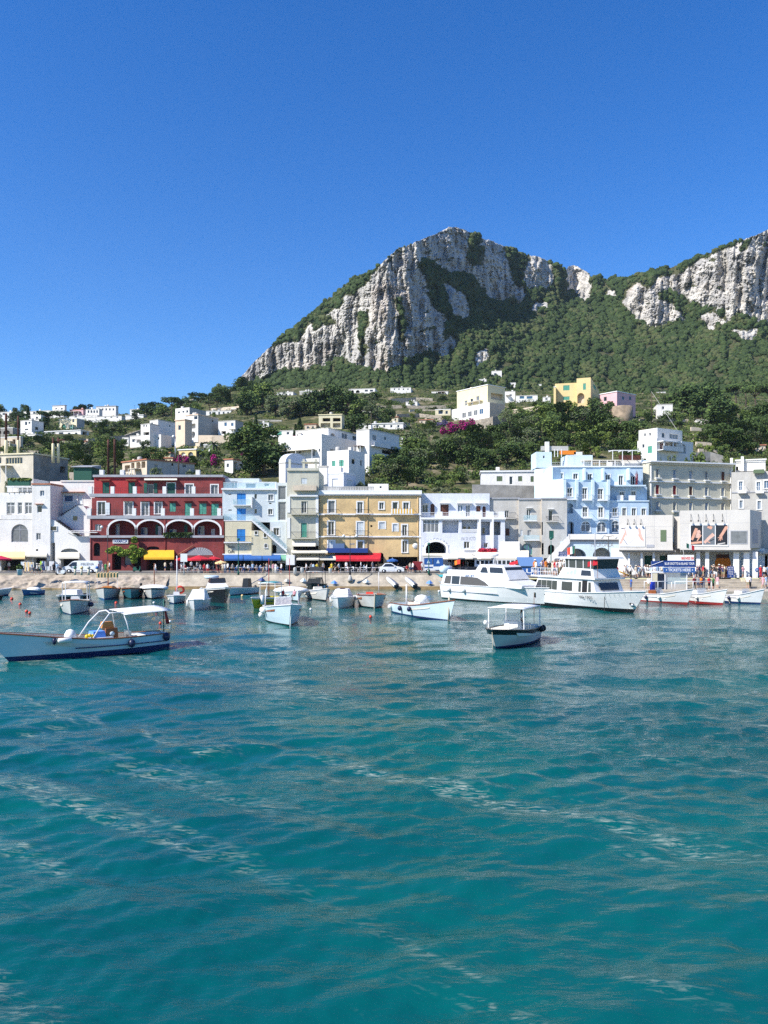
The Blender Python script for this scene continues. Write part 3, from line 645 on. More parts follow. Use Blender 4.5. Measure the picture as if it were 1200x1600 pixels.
# ================================================================== QUAY
def quay():
 pave=mat('quay_paving',(0.20,0.19,0.175),0.9,noise=0.25,nscale=0.8,bump=0.2,bscale=6)
 cm=mat('sea_wall_concrete',(0.46,0.40,0.31),0.92,noise=0.35,nscale=0.7,bump=0.5,bscale=2.5,streak=0.5)
 asp=mat('asphalt_road',(0.075,0.074,0.072),0.9,noise=0.25,nscale=0.6,bump=0.2,bscale=8)
 wet=mat('algae_stained_stone',(0.22,0.155,0.065),0.8,noise=0.4,nscale=0.9,bump=0.5,bscale=3)
 m=MB();x0,x1=-110,160
 m.poly([(x0,116.6,2.1),(17.0,116.6,2.1),(17.0,140,2.1),(x0,140,2.1)],pave);m.poly([(17.0,104.6,2.1),(x1,104.6,2.1),(x1,140,2.1),(17.0,140,2.1)],pave)
 m.poly([(17.0,104.6,2.1),(17.0,116.6,2.1),(17.0,116.6,-1),(17.0,104.6,-1)],cm)
 tag(m.build('quay_ground'),'paved harbour promenade ground',kind='structure')
 m=MB();m.poly([(x0,118.4,2.106),(24,118.4,2.106),(24,124.2,2.106),(x0,124.2,2.106)],asp);tag(m.build('road'),'grey asphalt road along the quay',kind='structure')
 m=MB();fr=Frame((x0,116.6),(1,0));m.box(fr,0,16.9-x0,-0.45,0.05,1.95,2.26,cm);tag(m.build('kerb'),'low stone kerb at the edge of the promenade',kind='structure')
 g=150;X=np.linspace(-34,17.0,g);t=np.linspace(0,1,26);XX,TT_=np.meshgrid(X,t)
 Z=2.0-2.5*TT_;Yw=116.55-2.6*TT_-1.1*(TT_>.62)*np.clip((TT_-.62)*8,0,1);Yw+=fbm(XX*.8,TT_*4,0,3)*.14
 o=np_mesh('sea_wall',np.stack([XX,Yw,Z],-1).reshape(-1,3),grid_quads(26,g),[cm,wet],mi=np.repeat((t[:-1]>0.63).astype(int),g-1));tag(o,'sloping pale concrete sea wall stained brown at the waterline','sea wall')
 rs=random.Random(4);n=300;X=np.linspace(-110,-32.5,420);t=np.linspace(0,1,40);XX,TT_=np.meshgrid(X,t)
 Z=2.0-2.6*TT_;Yw=116.55-3.4*TT_;bump=fbm(XX*.55,TT_*3.0,0,5)*.36+np.abs(perlin(XX*1.3,TT_*6,3))*.22
 Yw=Yw-bump*np.clip(TT_*6,0,1);Z=Z+bump*.35*np.clip(TT_*6,0,1)
 rk=mat('rock_armour',(0.44,0.365,0.285),0.95,noise=0.45,nscale=0.8,bump=0.8,bscale=2)
 o=np_mesh('rock_bank',np.stack([XX,Yw,Z],-1).reshape(-1,3),grid_quads(40,420),[rk,wet],mi=np.repeat((t[:-1]>0.70).astype(int),419));tag(o,'rough pale rock bank below the promenade on the left',kind='structure')
 m=MB();dk=mat('landing_stage_concrete',(0.47,0.41,0.32),0.9,noise=0.3,nscale=0.6,bump=0.3,bscale=3)
 fr=Frame((17.0,93.5),(1,0.02));m.box(fr,0,140,-6.0,0,-1,0.95,dk)
 for i in range(4):m.box(fr,6.0,140,-7.2-i*1.4,-6.0-i*1.2-0.001 if i==0 else-6.0-i*1.2,-1,1.2+i*.25,dk)
 tag(m.build('landing_stage'),'low concrete landing stage in front of the ticket hall','pier')
quay()
# ================================================================== BUILDINGS ALONG THE QUAY (left to right)
def z1_(x,y):return(x/6.0,720+y/6.0)
# --- white house with outside stairs
def pipes(r,fr,xs,yt,yb,m):
 for x in xs:b=MB();u,z=fr.hit(x,yt);z0=fr.hit(x,yb)[1];b.tube([fr.p(u,.1,z0),fr.p(u,.1,z)],.06,m,6);b.build('drain_pipe',r)
def house_white():
 fr=between(-60,133,150,132.5);r=building('white_house','white house with tower and zigzag outside stairs, far left of the quay',fr,60)
 f0=fr.off(-1.6);f3=fr.off(-2.2);f4=fr.off(-4.6)
 block(r,fr,-60,50,812,893,10,WHITE,[O('w',17.5,819,44,847,arch=True,nv=1,nh=1,p='c',fm=GTRIM),O('g',2,871,38,892,r=1.6)],par=0)
 block(r,f3,-60,50,770,811,8,WHITE,[O('w',10,785,23,803,nv=1,nh=1,p='c'),O('w',27.5,785,34.5,803,nv=0,nh=1,p='c'),O('w',38.5,785,50,803,nv=1,nh=1,p='c')])
 b=MB();u0,z=fr.hit(1,811.5);u1,_=fr.hit(50,811);b.box(fr,u0,u1,-0.25,-0.003,z,z+.75,WHITE);b.box(fr,u0,u0+.9,-2.0,-0.25,z,z+1.1,WHITE);b.build('terrace_wall',r)
 block(r,fr.off(-3.6),12,52,748,769,6,WHITE,[O('g',20,742.5+10,43,757,r=1.0)],roof=TILE)
 b=MB();u0,z=f3.hit(12,759);u1,_=f3.hit(46,759);b.box(f3,u0,u1,-.6,-.02,z,z+.95,GREENF);b.box(f3,u0-.3,u1+.3,-.7,.1,z-.25,z-.02,WHITE);pl=b.build('flower_box',r)
 c=MB();leaf_cloud(c,[(f3.p(u0+(u1-u0)*(i+.5)/7,-.3,z+1.05),(.5,.3,.3))for i in range(7)],60,.22,CROWN[2],5);c.build('foliage',pl)
 b=MB();u0,z=fr.off(-2).hit(11,769);u1,_=fr.off(-2).hit(50,769);f2=fr.off(-2)
 for zz in(.35,.75):b.box(f2,u0,u1,-.05,0,z+zz,z+zz+.07,RAILW)
 for i in range(6):u=u0+(u1-u0)*i/5;b.box(f2,u,u+.1,-.06,.01,z,z+.8,RAILW)
 b.build('railing',r)
 ft=fr.off(.35)
 block(r,ft,50,78.5,756.5,893,5,WHITE,[O('w',62.5,766.5,69,775,nv=1,nh=0,p='b'),O('w',58,790,65.5,801,nv=0,nh=0,trim=None,hood=TILE),O('w',56.5,833,63.5,843.5,nv=1,nh=0,p='c'),O('g',56,858,59.5,861,r=.3),O('g',52,872,73,892,r=1.2)])
 band(r,ft,49.5,79.5,755,757.5,TILE,.12,'coping',-5)
 block(r,f4,78,148,752,893,6,WHITE,[O('w',80,764,89,778,nv=0,nh=0,p='b'),O('w',100,773.5,114,784,nv=0,nh=0,p='b',trim=TRIM),O('D',121.5,774,128.5,787,fm=WSHUT,trim=TRIM,tw=.1)])
 band(r,f4,95,148,750.6,752.6,WHITE,.15,'coping',-6)
 b=MB();u0,z=f4.hit(97,769.6);u1,_=f4.hit(133,769.6);b.box(f4,u0,u1,.004,.7,z,z+.12,TILE);b.build('tiled_canopy',r)
 fu=fr.off(-2.6)
 def flight(pts,f,D,nm='stair_wall'):
  q=[f.p(*((lambda a:(a[0],0,a[1]))(f.hit(x,y))))for x,y in pts];b=MB();b.prism(q,-f.n*D,WHITE);return b.build(nm,r)
 flight([(88,812),(96,804.5),(117,790),(130,790),(141.5,803),(141.5,893),(92,893),(88,830)],fu,2.0)
 wb=MB();h=fu.rect(113.5,805.5,122,814);wb.box(fu,h[0],h[1],.003,.06,h[2],h[3],TRIM);w_=wb.build('window',r);p_=MB();p_.box(fu,h[0]+.08,h[1]-.08,.06,.07,h[2]+.08,h[3]-.08,GLASS);p_.build('pane',w_)
 b=MB()
 for i in range(9):x=95+22*i/8.;y=805-14.5*i/8.;u,z=fu.hit(x,y);b.box(fu,u,u+.26,-2,.05,z-.1,z+.12,IRON)
 for i in range(12):x=88+33*i/11.;y=814+23*i/11.;u,z=fr.hit(x,y);b.box(fr,u,u+.26,-1.2,.05,z-.1,z+.12,IRON)
 build_each(b,'stair_tread',r)
 flight([(78.5,812),(88,814),(121.5,838),(141,838),(141,846),(78.5,846)],fr,2.4)
 wb=MB();h=fr.rect(77.5,822,89.5,829.5);wb.box(fr,h[0],h[1],.003,.12,h[2],h[3],TRIM);w_=wb.build('window',r);p_=MB();p_.box(fr,h[0]+.1,h[1]-.1,.12,.13,h[2]+.1,h[3]-.06,GLASS);p_.build('pane',w_)
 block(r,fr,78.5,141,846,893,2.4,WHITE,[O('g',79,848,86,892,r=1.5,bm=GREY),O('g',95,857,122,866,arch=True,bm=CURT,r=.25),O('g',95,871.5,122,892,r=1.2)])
 awning(r,fr,90,124,863,870.5,1.3,WCLOTH)
 awning(r,fr,-14,39,862,871,2.2,PCLOTH);awning(r,fr,39,73,862.5,867.5,1.4,WCLOTH)
 b=MB();u,z=fr.hit(141,838)
 for i in range(5):
  b.tube([fr.p(u-4+i*.9,-.6,z+.1),fr.p(u-3.6+i*.9,.5,z+.9),fr.p(u+i*.3,.6,z+.95)],.05,RAILW,5)
 b.box(fr,u-3.2,u+1.6,-.6,1.0,z+.6,z+.72,WHITE);b.build('pergola',r)
# --- red building
def house_red():
 fr=between(140,132,351,132);r=building('red_building','dark red four-storey building with four white arches and grey balcony bands',fr,245)
 Z=lambda x,y:(130+x/5.217,720+y/5.217)
 def o(k,a,b,c,d,**kw):(p,q),(s,t)=Z(a,b),Z(c,d);return O(k,p,q,s,t,**kw)
 f4,f3=fr.off(-2.6),fr.off(-1.3)
 block(r,f4,147,219,745.5,775,8,REDB,[o('s',157,175,213,266),o('s',367,175,423,266)])
 block(r,f4,219,348,745.5,775,8,REDP,[o('w',524,190,574,270,nv=0,nh=0),o('s',684,182,750,270,trim=TRIM),o('w',834,192,896,272,nv=1,nh=0,p='c',trim=TRIM),o('w',1042,196,1098,280,nv=1,nh=0,p='c',trim=TRIM)])
 b=MB();
 for x in(495,578):a,zt=f4.hit(*Z(x,182));c,zb=f4.hit(*Z(x+26,262));b.box(f4,a,c,.01,.07,zb,zt,GREENS)
 build_each(b,'shutter',r)
 band(r,f4,146,349,742,745.6,GTRIM,.35,'cornice',-8)
 b=MB()
 for x in(154,186.5,306):u,z=f4.hit(x,742);b.box(f4,u-.35,u+.35,-2,-1.3,z,z+1.0,WHITE)
 for x in(173,214,262,325):u,z=f4.hit(x,742);b.tube([f4.p(u,-2,z),f4.p(u,-2,z+2.2)],.03,IRON,5);b.tube([f4.p(u-.4,-2,z+1.8),f4.p(u+.4,-2,z+1.8)],.02,IRON,4)
 build_each(b,'chimney',r)
 for a,c in((140,225),(355,440)):
  b=MB();u0,z=f4.hit(*Z(a,156));u1,_=f4.hit(*Z(c,156));b.box(f4,u0,u1,.003,.6,z-.1,z,TILE);b.build('door_canopy',r)
 awning(r,f4,*[Z(498,0)[0],Z(765,0)[0]],747.3,749.5,.9,WCLOTH,.1)
 win=[o('w',118,335,180,440,nv=1,nh=0,p='k',trim=TRIM),o('w',337,337,403,440,nv=1,nh=0,p='c',trim=TRIM),o('w',475,342,533,446,nv=1,nh=0,p='c',trim=TRIM),o('w',584,342,640,432,nv=1,nh=0,p='c',trim=TRIM),o('s',703,345,755,415,sm=TEALS),o('s',828,346,883,452,sm=TEALS),o('s',945,348,1005,436,sm=TEALS),o('s',1043,350,1105,450,sm=TEALS)]
 block(r,f3,143.5,349,778,811,8,REDP,win)
 for a,c in((330,410),(465,545),(575,655),(695,760),(820,890),(935,1010),(1036,1115)):
  b=MB();u0,z=f3.hit(*Z(a,326));u1,_=f3.hit(*Z(c,326));b.box(f3,u0,u1,.003,.5,z-.08,z,REDP);b.build('door_canopy',r)
 b=MB();u0,z0=f3.hit(*Z(182,440));b.box(f3,u0,u0+.75,.06,.12,z0,z0+2.1,WSHUT);build_each(b,'shutter',r)
 def terrace(fa,x0,x1,y0,y1,d0,d1,posts,glassy=()):
  band(r,fa,x0,x1,y0,y1,GTRIM,d1,'balcony',d0)
  u0,z=fa.hit(x0,y0);u1,_=fa.hit(x1,y0);b=MB();e=d1-.05;nn=60
  for zz in(.45,.98):b.box(fa,u0,u1,e-.03,e,z+zz,z+zz+.035,IRON)
  for i in range(nn):u=u0+(u1-u0)*i/nn;b.box(fa,u,u+.02,e-.025,e-.005,z+.002,z+.98,IRON)
  b.build('railing',r);b=MB()
  for x in posts:u,_=fa.hit(x,y0);b.box(fa,u-.32,u+.32,e-.35,e+.03,z+.002,z+1.25,TRIM)
  build_each(b,'pillar',r)
 terrace(f4,144,349,772,777,.004,1.28,(145,179.5,214,260,305))
 terrace(f3,141,351,806,811,.004,1.45,(144,213.5,258,303,345))
 arch=[o('l',208,486,424,606,arch=True,bm=REDP,tw=.32,trim=TRIM,r=2.2),o('l',440,488,655,606,arch=True,bm=REDP,tw=.32,trim=TRIM,r=2.2),o('l',676,490,889,606,arch=True,bm=REDP,tw=.32,trim=TRIM,r=2.2),o('l',906,492,1115,606,arch=True,bm=REDP,tw=.32,trim=TRIM,r=2.2),o('w',95,518,146,572,nv=1,nh=0,p='c')]
 block(r,fr,140.6,350,811,840,9,REDP,arch)
 band(r,fr,141,350.5,836.6,840.2,GTRIM,.4,'moulding')
 pipes(r,fr,(142,258.3,349),812,892,REDP)
 fi=fr.off(-2.15)
 for a,bb,c,d,m in((268,515,296,606,'b'),(470,545,524,606,'b'),(612,535,638,606,'c'),(705,560,760,606,'b'),(936,533,988,606,'b'),(1046,556,1075,606,'c')):
  b=MB();h=fi.rect(*Z(a,bb),*Z(c,d));b.box(fi,h[0],h[1],.0,.08,h[2],h[3],TRIM);w_=b.build('door',r);p_=MB();mid=(h[0]+h[1])/2
  p_.box(fi,h[0]+.08,mid-.05,.08,.09,h[2]+.1,h[3]-.1,PANES[m]);p_.box(fi,mid+.05,h[1]-.08,.08,.09,h[2]+.1,h[3]-.1,PANES[m]);p_.build('pane',w_)
 b=MB()
 for x in(590,826):h=fi.rect(*Z(x,520),*Z(x+24,606));b.box(fi,h[0],h[1],.0,.06,h[2],h[3],GREENS)
 build_each(b,'shutter',r)
 b=MB();q=[]
 for i in range(12):x,y=Z(680+i*17,602);u,z=fr.hit(x,y);q.append((fr.p(u,.25,z-.1),(.5,.3,.45)))
 leaf_cloud(b,q,70,.22,CROWN[0],3);b.build('flower_box',r)
 gops=[o('g',84,668,138,776,arch=True,r=.5),o('g',235,760,310,890,r=1.5),o('g',335,770,392,850,r=.3,bm=CURT),o('g',405,770,470,890,r=1.2),o('g',515,795,740,890,r=2.0),o('g',520,697,620,722,arch=True,r=.3),o('g',800,800,1080,890,r=2.0)]
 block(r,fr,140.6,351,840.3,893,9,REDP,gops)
 b=MB();h=fr.rect(*Z(845,706),*Z(1058,770));cu,Rr=(h[0]+h[1])/2,(h[1]-h[0])/2
 for i in range(15):
  t0,t1=math.pi*i/15,math.pi*(i+.8)/15
  b.poly([fr.p(cu,.03,h[2]),fr.p(cu-Rr*math.cos(t1),.03,h[2]+(h[3]-h[2])*math.sin(t1)),fr.p(cu-Rr*math.cos(t0),.03,h[2]+(h[3]-h[2])*math.sin(t0))],GTRIM)
 b.build('fanlight',r)
 awning(r,fr,Z(495,0)[0],Z(741,0)[0],859.5,871,1.6,YCLOTH,.35)
 b=MB();h=fr.rect(*Z(243,642),*Z(368,673));b.box(fr,h[0],h[1],.004,.14,h[2],h[3],TRIM);s=b.build('sign_board',r)
 text(s,'FARMACIA',fr.p((h[0]+h[1])/2,.15,(h[2]+h[3])/2),(h[3]-h[2])*1.0,NAVY,fr.u,(h[1]-h[0])*.9,.012)
 b=MB();u0,z=fr.hit(*Z(775,765));u1,z1=fr.hit(*Z(900,690));b.tube([fr.p(u0,.2,z),fr.p(u1,.2,z1)],.09,TILE,6);b.build('stair_rail',r)
 b=MB();q=[]
 for x,y,s in((235,735,.9),(270,715,.9),(300,725,1),(340,750,1.1),(380,745,1.1),(420,700,.8),(432,655,.6),(430,630,.4),(440,740,1.2),(470,760,1.1),(480,730,.8),(425,780,1),(430,815,.7),(330,760,.8)):
  u,z=fr.hit(*Z(x,y));q.append((fr.p(u,.9,z),(s,.8,s*.7)))
 leaf_cloud(b,[(c,(r[0]*.8,.5,r[2]*.7))for c,r in q],170,.2,leafy('vine_leaf',(.26,.34,.05),(.13,.19,.03),1.5),9)
 o_=b.build('climbing_plant',None,fr.p(fr.hit(213),.6,2.1));tag(o_,'fresh green climbing vine over the entrance of the red building','plant')
# --- pale blue house with glass terraces and stairs
def house_paleblue():
 fr=between(347,131.5,449,132);r=building('pale_blue_house','pale blue house with bright blue shutters and stairs, yellow lower floor',fr,395)
 Z=lambda x,y:(330+x/6.155,700+y/6.155)
 def o(k,a,b,c,d,**kw):(p,q),(s,t)=Z(a,b),Z(c,d);return O(k,p,q,s,t,**kw)
 f2=fr.off(-1.5)
 block(r,f2,347.5,433,765.5,816,9,PALEB,[o('s',247,437,333,545,sm=BLUES),o('s',246,582,333,695,sm=BLUES),o('w',415,441,440,490,arch=True,nv=0,nh=0),o('w',415,585,440,632,arch=True,nv=0,nh=0),o('w',547,446,597,505,nv=1,nh=0,p='c',trim=TRIM,tw=.1),o('w',547,586,590,640,nv=1,nh=0,trim=TRIM,tw=.1),o('g',165,440,195,450,r=.2),o('g',165,592,198,602,r=.2),o('g',556,527,580,538,r=.2)],roof=TRIM)
 band(r,f2,346.5,434,763,765.6,TRIM,.4,'cornice',-9)
 b=MB();u0,z=f2.hit(349,763);u1,_=f2.hit(430,763);b.box(f2,u0,u1,-.1,-.06,z,z+1.0,GLASSR);b.box(f2,u0,u1,-.1,-.05,z+1.0,z+1.05,RAILW);b.build('glass_railing',r)
 block(r,fr.off(-5),350,405,747.5,763,4,PALEB,[O('w',361,752,371,763,nv=1,nh=0,p='b'),O('w',384,755,400,763,nv=0,nh=0,p='b')],roof=TILE)
 block(r,fr.off(-4),404,432,753,763,4,PALEB,[O('w',413,755,421,760,nv=0,nh=0,p='b')])
 block(r,f2.off(.4),433,448.5,754,880,8,PALEB,[O('w',434.5,759,447,781,nv=0,nh=0,p='c'),O('w',434.5,784,447,813,nv=0,nh=0,p='c')])
 balcony(r,f2,*[Z(215,0)[0],Z(385,0)[0]],780.5,789,.9,'glass');balcony(r,f2,*[Z(135,0)[0],Z(400,0)[0]],804,813.3,1.5,'glass')
 b=MB();u,z=f2.hit(*Z(388,575));b.box(f2,u,u+.2,.01,.9,z,z+1.9,TRIM);build_each(b,'wing_wall',r)
 block(r,fr,351.5,393,815,893,9,CREAM,[o('s',247,780,328,898,sm=BLUES),O('g',352,873,392,892,r=2.5)])
 balcony(r,fr,*[Z(135,0)[0],Z(390,0)[0]],838,847,.7,'iron')
 block(r,fr.off(.5),393,424,829,893,4,CREAM,[o('w',418,800,445,832,nv=0,nh=0,trim=TRIM,tw=.08),o('w',505,815,532,858,arch=True,nv=0,nh=0,trim=TRIM,tw=.08),o('w',512,920,540,958,arch=True,nv=1,nh=1,trim=TRIM,tw=.08),O('g',394,873,423,892,r=2.5)],roof=TILE)
 block(r,fr.off(-.8),422,448,815,893,7,PALEB,[o('w',598,768,653,842,nv=1,nh=0,trim=TRIM,tw=.12),o('g',578,930,628,1010,arch=True,r=.8),O('g',424,873,446,892,r=2)])
 b=MB();band(r,fr,350,407,846.6,848.6,TRIM,.3,'moulding')
 b=MB();u0,z0=fr.hit(*Z(400,690));u1,z1=fr.hit(*Z(735,985));P=fr.p
 b.hexa([P(u0,.1,z0-.35),P(u1,.1,z1-.35),P(u1,1.2,z1-.35),P(u0,1.2,z0-.35)],[P(u0,.1,z0),P(u1,.1,z1),P(u1,1.2,z1),P(u0,1.2,z0)],TRIM)
 for i in range(16):t=i/16;uu=u0+(u1-u0)*t;zz=z0+(z1-z0)*t;b.box(fr,uu,uu+.3,.12,1.18,zz-.15,zz+.07,TRIM)
 st=b.build('outside_stairs',r);g=MB();g.hexa([P(u0,1.16,z0),P(u1,1.16,z1),P(u1,1.2,z1),P(u0,1.2,z0)],[P(u0,1.16,z0+.9),P(u1,1.16,z1+.9),P(u1,1.2,z1+.9),P(u0,1.2,z0+.9)],GLASSR);g.build('glass_railing',st)
 for i,(a,c)in enumerate(((350,379.5),(380.5,409),(410,438.5))):awning(r,fr,a,c,866.8,873.0,2.2,BCLOTH,.3)
 band(r,fr,348,448,865.2,867,TRIM,.3,'moulding')
 awning(r,fr,438.5,449,866.5,873,1.6,mat('green_canvas',(0.16,0.36,0.25),.8),.3)
 b=MB();h=fr.rect(*Z(150,925),*Z(235,1000));s=None
 for i,(w_,sz)in enumerate((('Buono',.8),('Caffe',.8),('Ristorante',.45))):text(r,w_,fr.p((h[0]+h[1])/2,.02,h[3]-.45-i*.85),sz,IRON,fr.u,(h[1]-h[0])*(.75 if i<2 else .9))
# --- grey cream tower house
def house_tower():
 fr=between(448,131.2,498,131.2);r=building('tower_house','narrow grey-cream house with iron balconies, taller than the ochre house beside it',fr,472)
 Z=lambda x,y:(330+x/6.155,700+y/6.155)
 def o(k,a,b,c,d,**kw):(p,q),(s,t)=Z(a,b),Z(c,d);return O(k,p,q,s,t,**kw)
 block(r,fr,448.5,498,735,893,11,GREYC,[o('s',868,290,922,345,sm=WSHUT),o('w',867,512,918,626,nv=1,nh=0,trim=GREYC,tw=.12),o('s',864,722,920,860,sm=TEALS,trim=GREYC),o('g',790,940,1060,990,r=1.2),O('g',451,873,497,892,r=2.5)],side=CREAM)
 band(r,fr,448,498.5,731.5,735.6,GREYC,.25,'parapet',-.4)
 b=MB();h=fr.rect(470,718,497,731.5);
 for x in(452,474,493):u,z=fr.hit(x,731.5);b.box(fr,u-.2,u+.2,-.9,-.5,z,z+1.6,GREYC)
 u0,z=fr.hit(470,722);u1,_=fr.hit(497,722);b.box(fr,u0,u1,-3,-.4,z,z+.15,GREYC);b.build('roof_loggia',r)
 band(r,fr,453,497,773,776,TRIM,.35,'cornice')
 balcony(r,fr,459,495,759,765.5,.8,'solid',SAND);balcony(r,fr,455,494.5,794.5,803,.9,'iron',GREYC);balcony(r,fr,455,494,831,840.5,.9,'iron',GREYC)
 b=MB()
 for x0,x1 in((449,453.5),(493.5,497.5)):
  for y0,y1 in((776,801),(809,841)):h=fr.rect(x0,y0,x1,y1);b.box(fr,h[0],h[1],.003,.1,h[2],h[3],TRIM)
 build_each(b,'pilaster',r)
 awning(r,fr,457,493,845,852,.9,WCLOTH,.2);awning(r,fr,455,512,859.5,863,2.4,WCLOTH,.15);awning(r,fr,463,498,867,873.5,2.8,WCLOTH,.2)
 b=MB();h=fr.rect(450,867,463,893);b.box(fr,h[0],h[1],.01,2.6,h[2]+1.2,h[3],TRIM);b.box(fr,h[0],h[1],.01,.2,h[2],h[2]+1.2,DARK);b.build('kiosk_booth',r)
# --- ochre house
def house_ochre():
 fr=between(498,131.6,658,131.6);r=building('ochre_house','ochre yellow three-storey house with white window frames above the red awning',fr,578)
 Z=lambda x,y:(490+x/6.316,740+y/6.316)
 def o(k,a,b,c,d,**kw):(p,q),(s,t)=Z(a,b),Z(c,d);return O(k,p,q,s,t,**kw)
 T=dict(trim=TRIM,tw=.2)
 ops=[o('w',145,268,210,388,nv=0,nh=0,p='c',**T),o('w',432,280,484,390,nv=1,nh=0,**T),o('w',648,285,692,352,nv=1,nh=0,**T),o('w',780,282,830,392,nv=0,nh=0,p='k',**T),o('w',885,285,940,395,nv=1,nh=0,**T),o('w',143,472,203,606,nv=1,nh=0,**T),o('s',428,478,492,610,sm=WSHUT,**T),o('s',648,480,703,548,sm=WSHUT,**T),o('s',783,498,828,572,sm=WSHUT,**T),o('w',874,506,922,612,nv=1,nh=0,**T),o('s',145,665,205,735,sm=WSHUT,**T),o('w',432,668,490,740,nv=0,nh=0,p='k',**T),o('w',876,662,924,778,nv=1,nh=0,**T),o('g',640,780,690,890,arch=True,r=1.0),O('g',505,873,590,892,r=2.5),O('g',607,870,655,892,r=2.5),o('g',560,508,580,528,r=.3)]
 block(r,fr,498,657.5,772,893,11,OCHRE,ops)
 band(r,fr,497,659,766.3,774.2,TRIM,.3,'cornice',-11);band(r,fr,497.4,658.6,771.2,772.6,TRIM,.42,'cornice',.3)
 band(r,fr,498,658,802.5,804.8,TRIM,.22);band(r,fr,498,658,837.6,839.6,TRIM,.22)
 pipes(r,fr,(500,574,653),775,890,OCHRE)
 b=MB();h=fr.rect(655,778,657.6,880);b.box(fr,h[0],h[1],.003,.1,h[2],h[3],TRIM);build_each(b,'pilaster',r)
 b=MB();u0,z=fr.hit(498,766.3);u1,_=fr.hit(585,766.3)
 for i in range(34):u=u0+(u1-u0)*i/34;b.box(fr,u,u+.2,-.3,-.1,z,z+.55,GREY)
 b.box(fr,u0,u1,-.32,-.08,z+.55,z+.68,GREY);b.build('balustrade',r)
 block(r,fr.off(-3),575,607,756,766.5,3,WHITE,[O('w',593,759.5,596.5,763,nv=0,nh=0)],name='roof_room')
 for x0,x1,yr,ys in((507,529,796,802.6),(555,577,796,802.6),(507,529,828,837.6),(553,575,829,837.6),(626,644,829.5,838)):balcony(r,fr,x0,x1,yr,ys,.7,'iron')
 ob=balcony(r,fr,611,646,795,803,.75,'iron')
 b=MB();u0,z=fr.hit(611,803);u1,_=fr.hit(646,803)
 for i in range(16):u=u0+(u1-u0)*i/16;b.box(fr,u,u+(u1-u0)/16,.755,.78,z,z+.85,YCLOTH if i%2 else TRIM)
 b.build('striped_cloth',ob)
 awning(r,fr,525,594,864,873.6,2.8,RCLOTH,.35,slant=-1.5);
 awning(r,fr,490,526,866,873.5,2.6,WCLOTH,.2)
 b=MB();h=fr.rect(511,856.5,575,863.5);b.box(fr,h[0],h[1],.01,1.4,h[2],h[3],NAVY);b.box(fr,h[0]+1,h[0]+3,.02,.5,h[3],h[3]+.8,mat('faded_blue',(.10,.16,.28),.8));b.build('shop_canopy',r)
 b=MB();u,z=fr.hit(649,853);b.lathe(fr.p(u,0,z),[(.001,.0),(.48,.0),(.48,.1),(.001,.1)],TRIM,16,(fr.u,fr.n));s=b.build('oval_plaque',r);s.scale=(1,1,1)
 text(s,'HOTEL',fr.p(u,.11,z),.26,GTRIM,fr.u,.6);text(r,'BAR',fr.p(fr.hit(550,850)[0],.02,fr.hit(550,850)[1]),.5,GTRIM,fr.u)
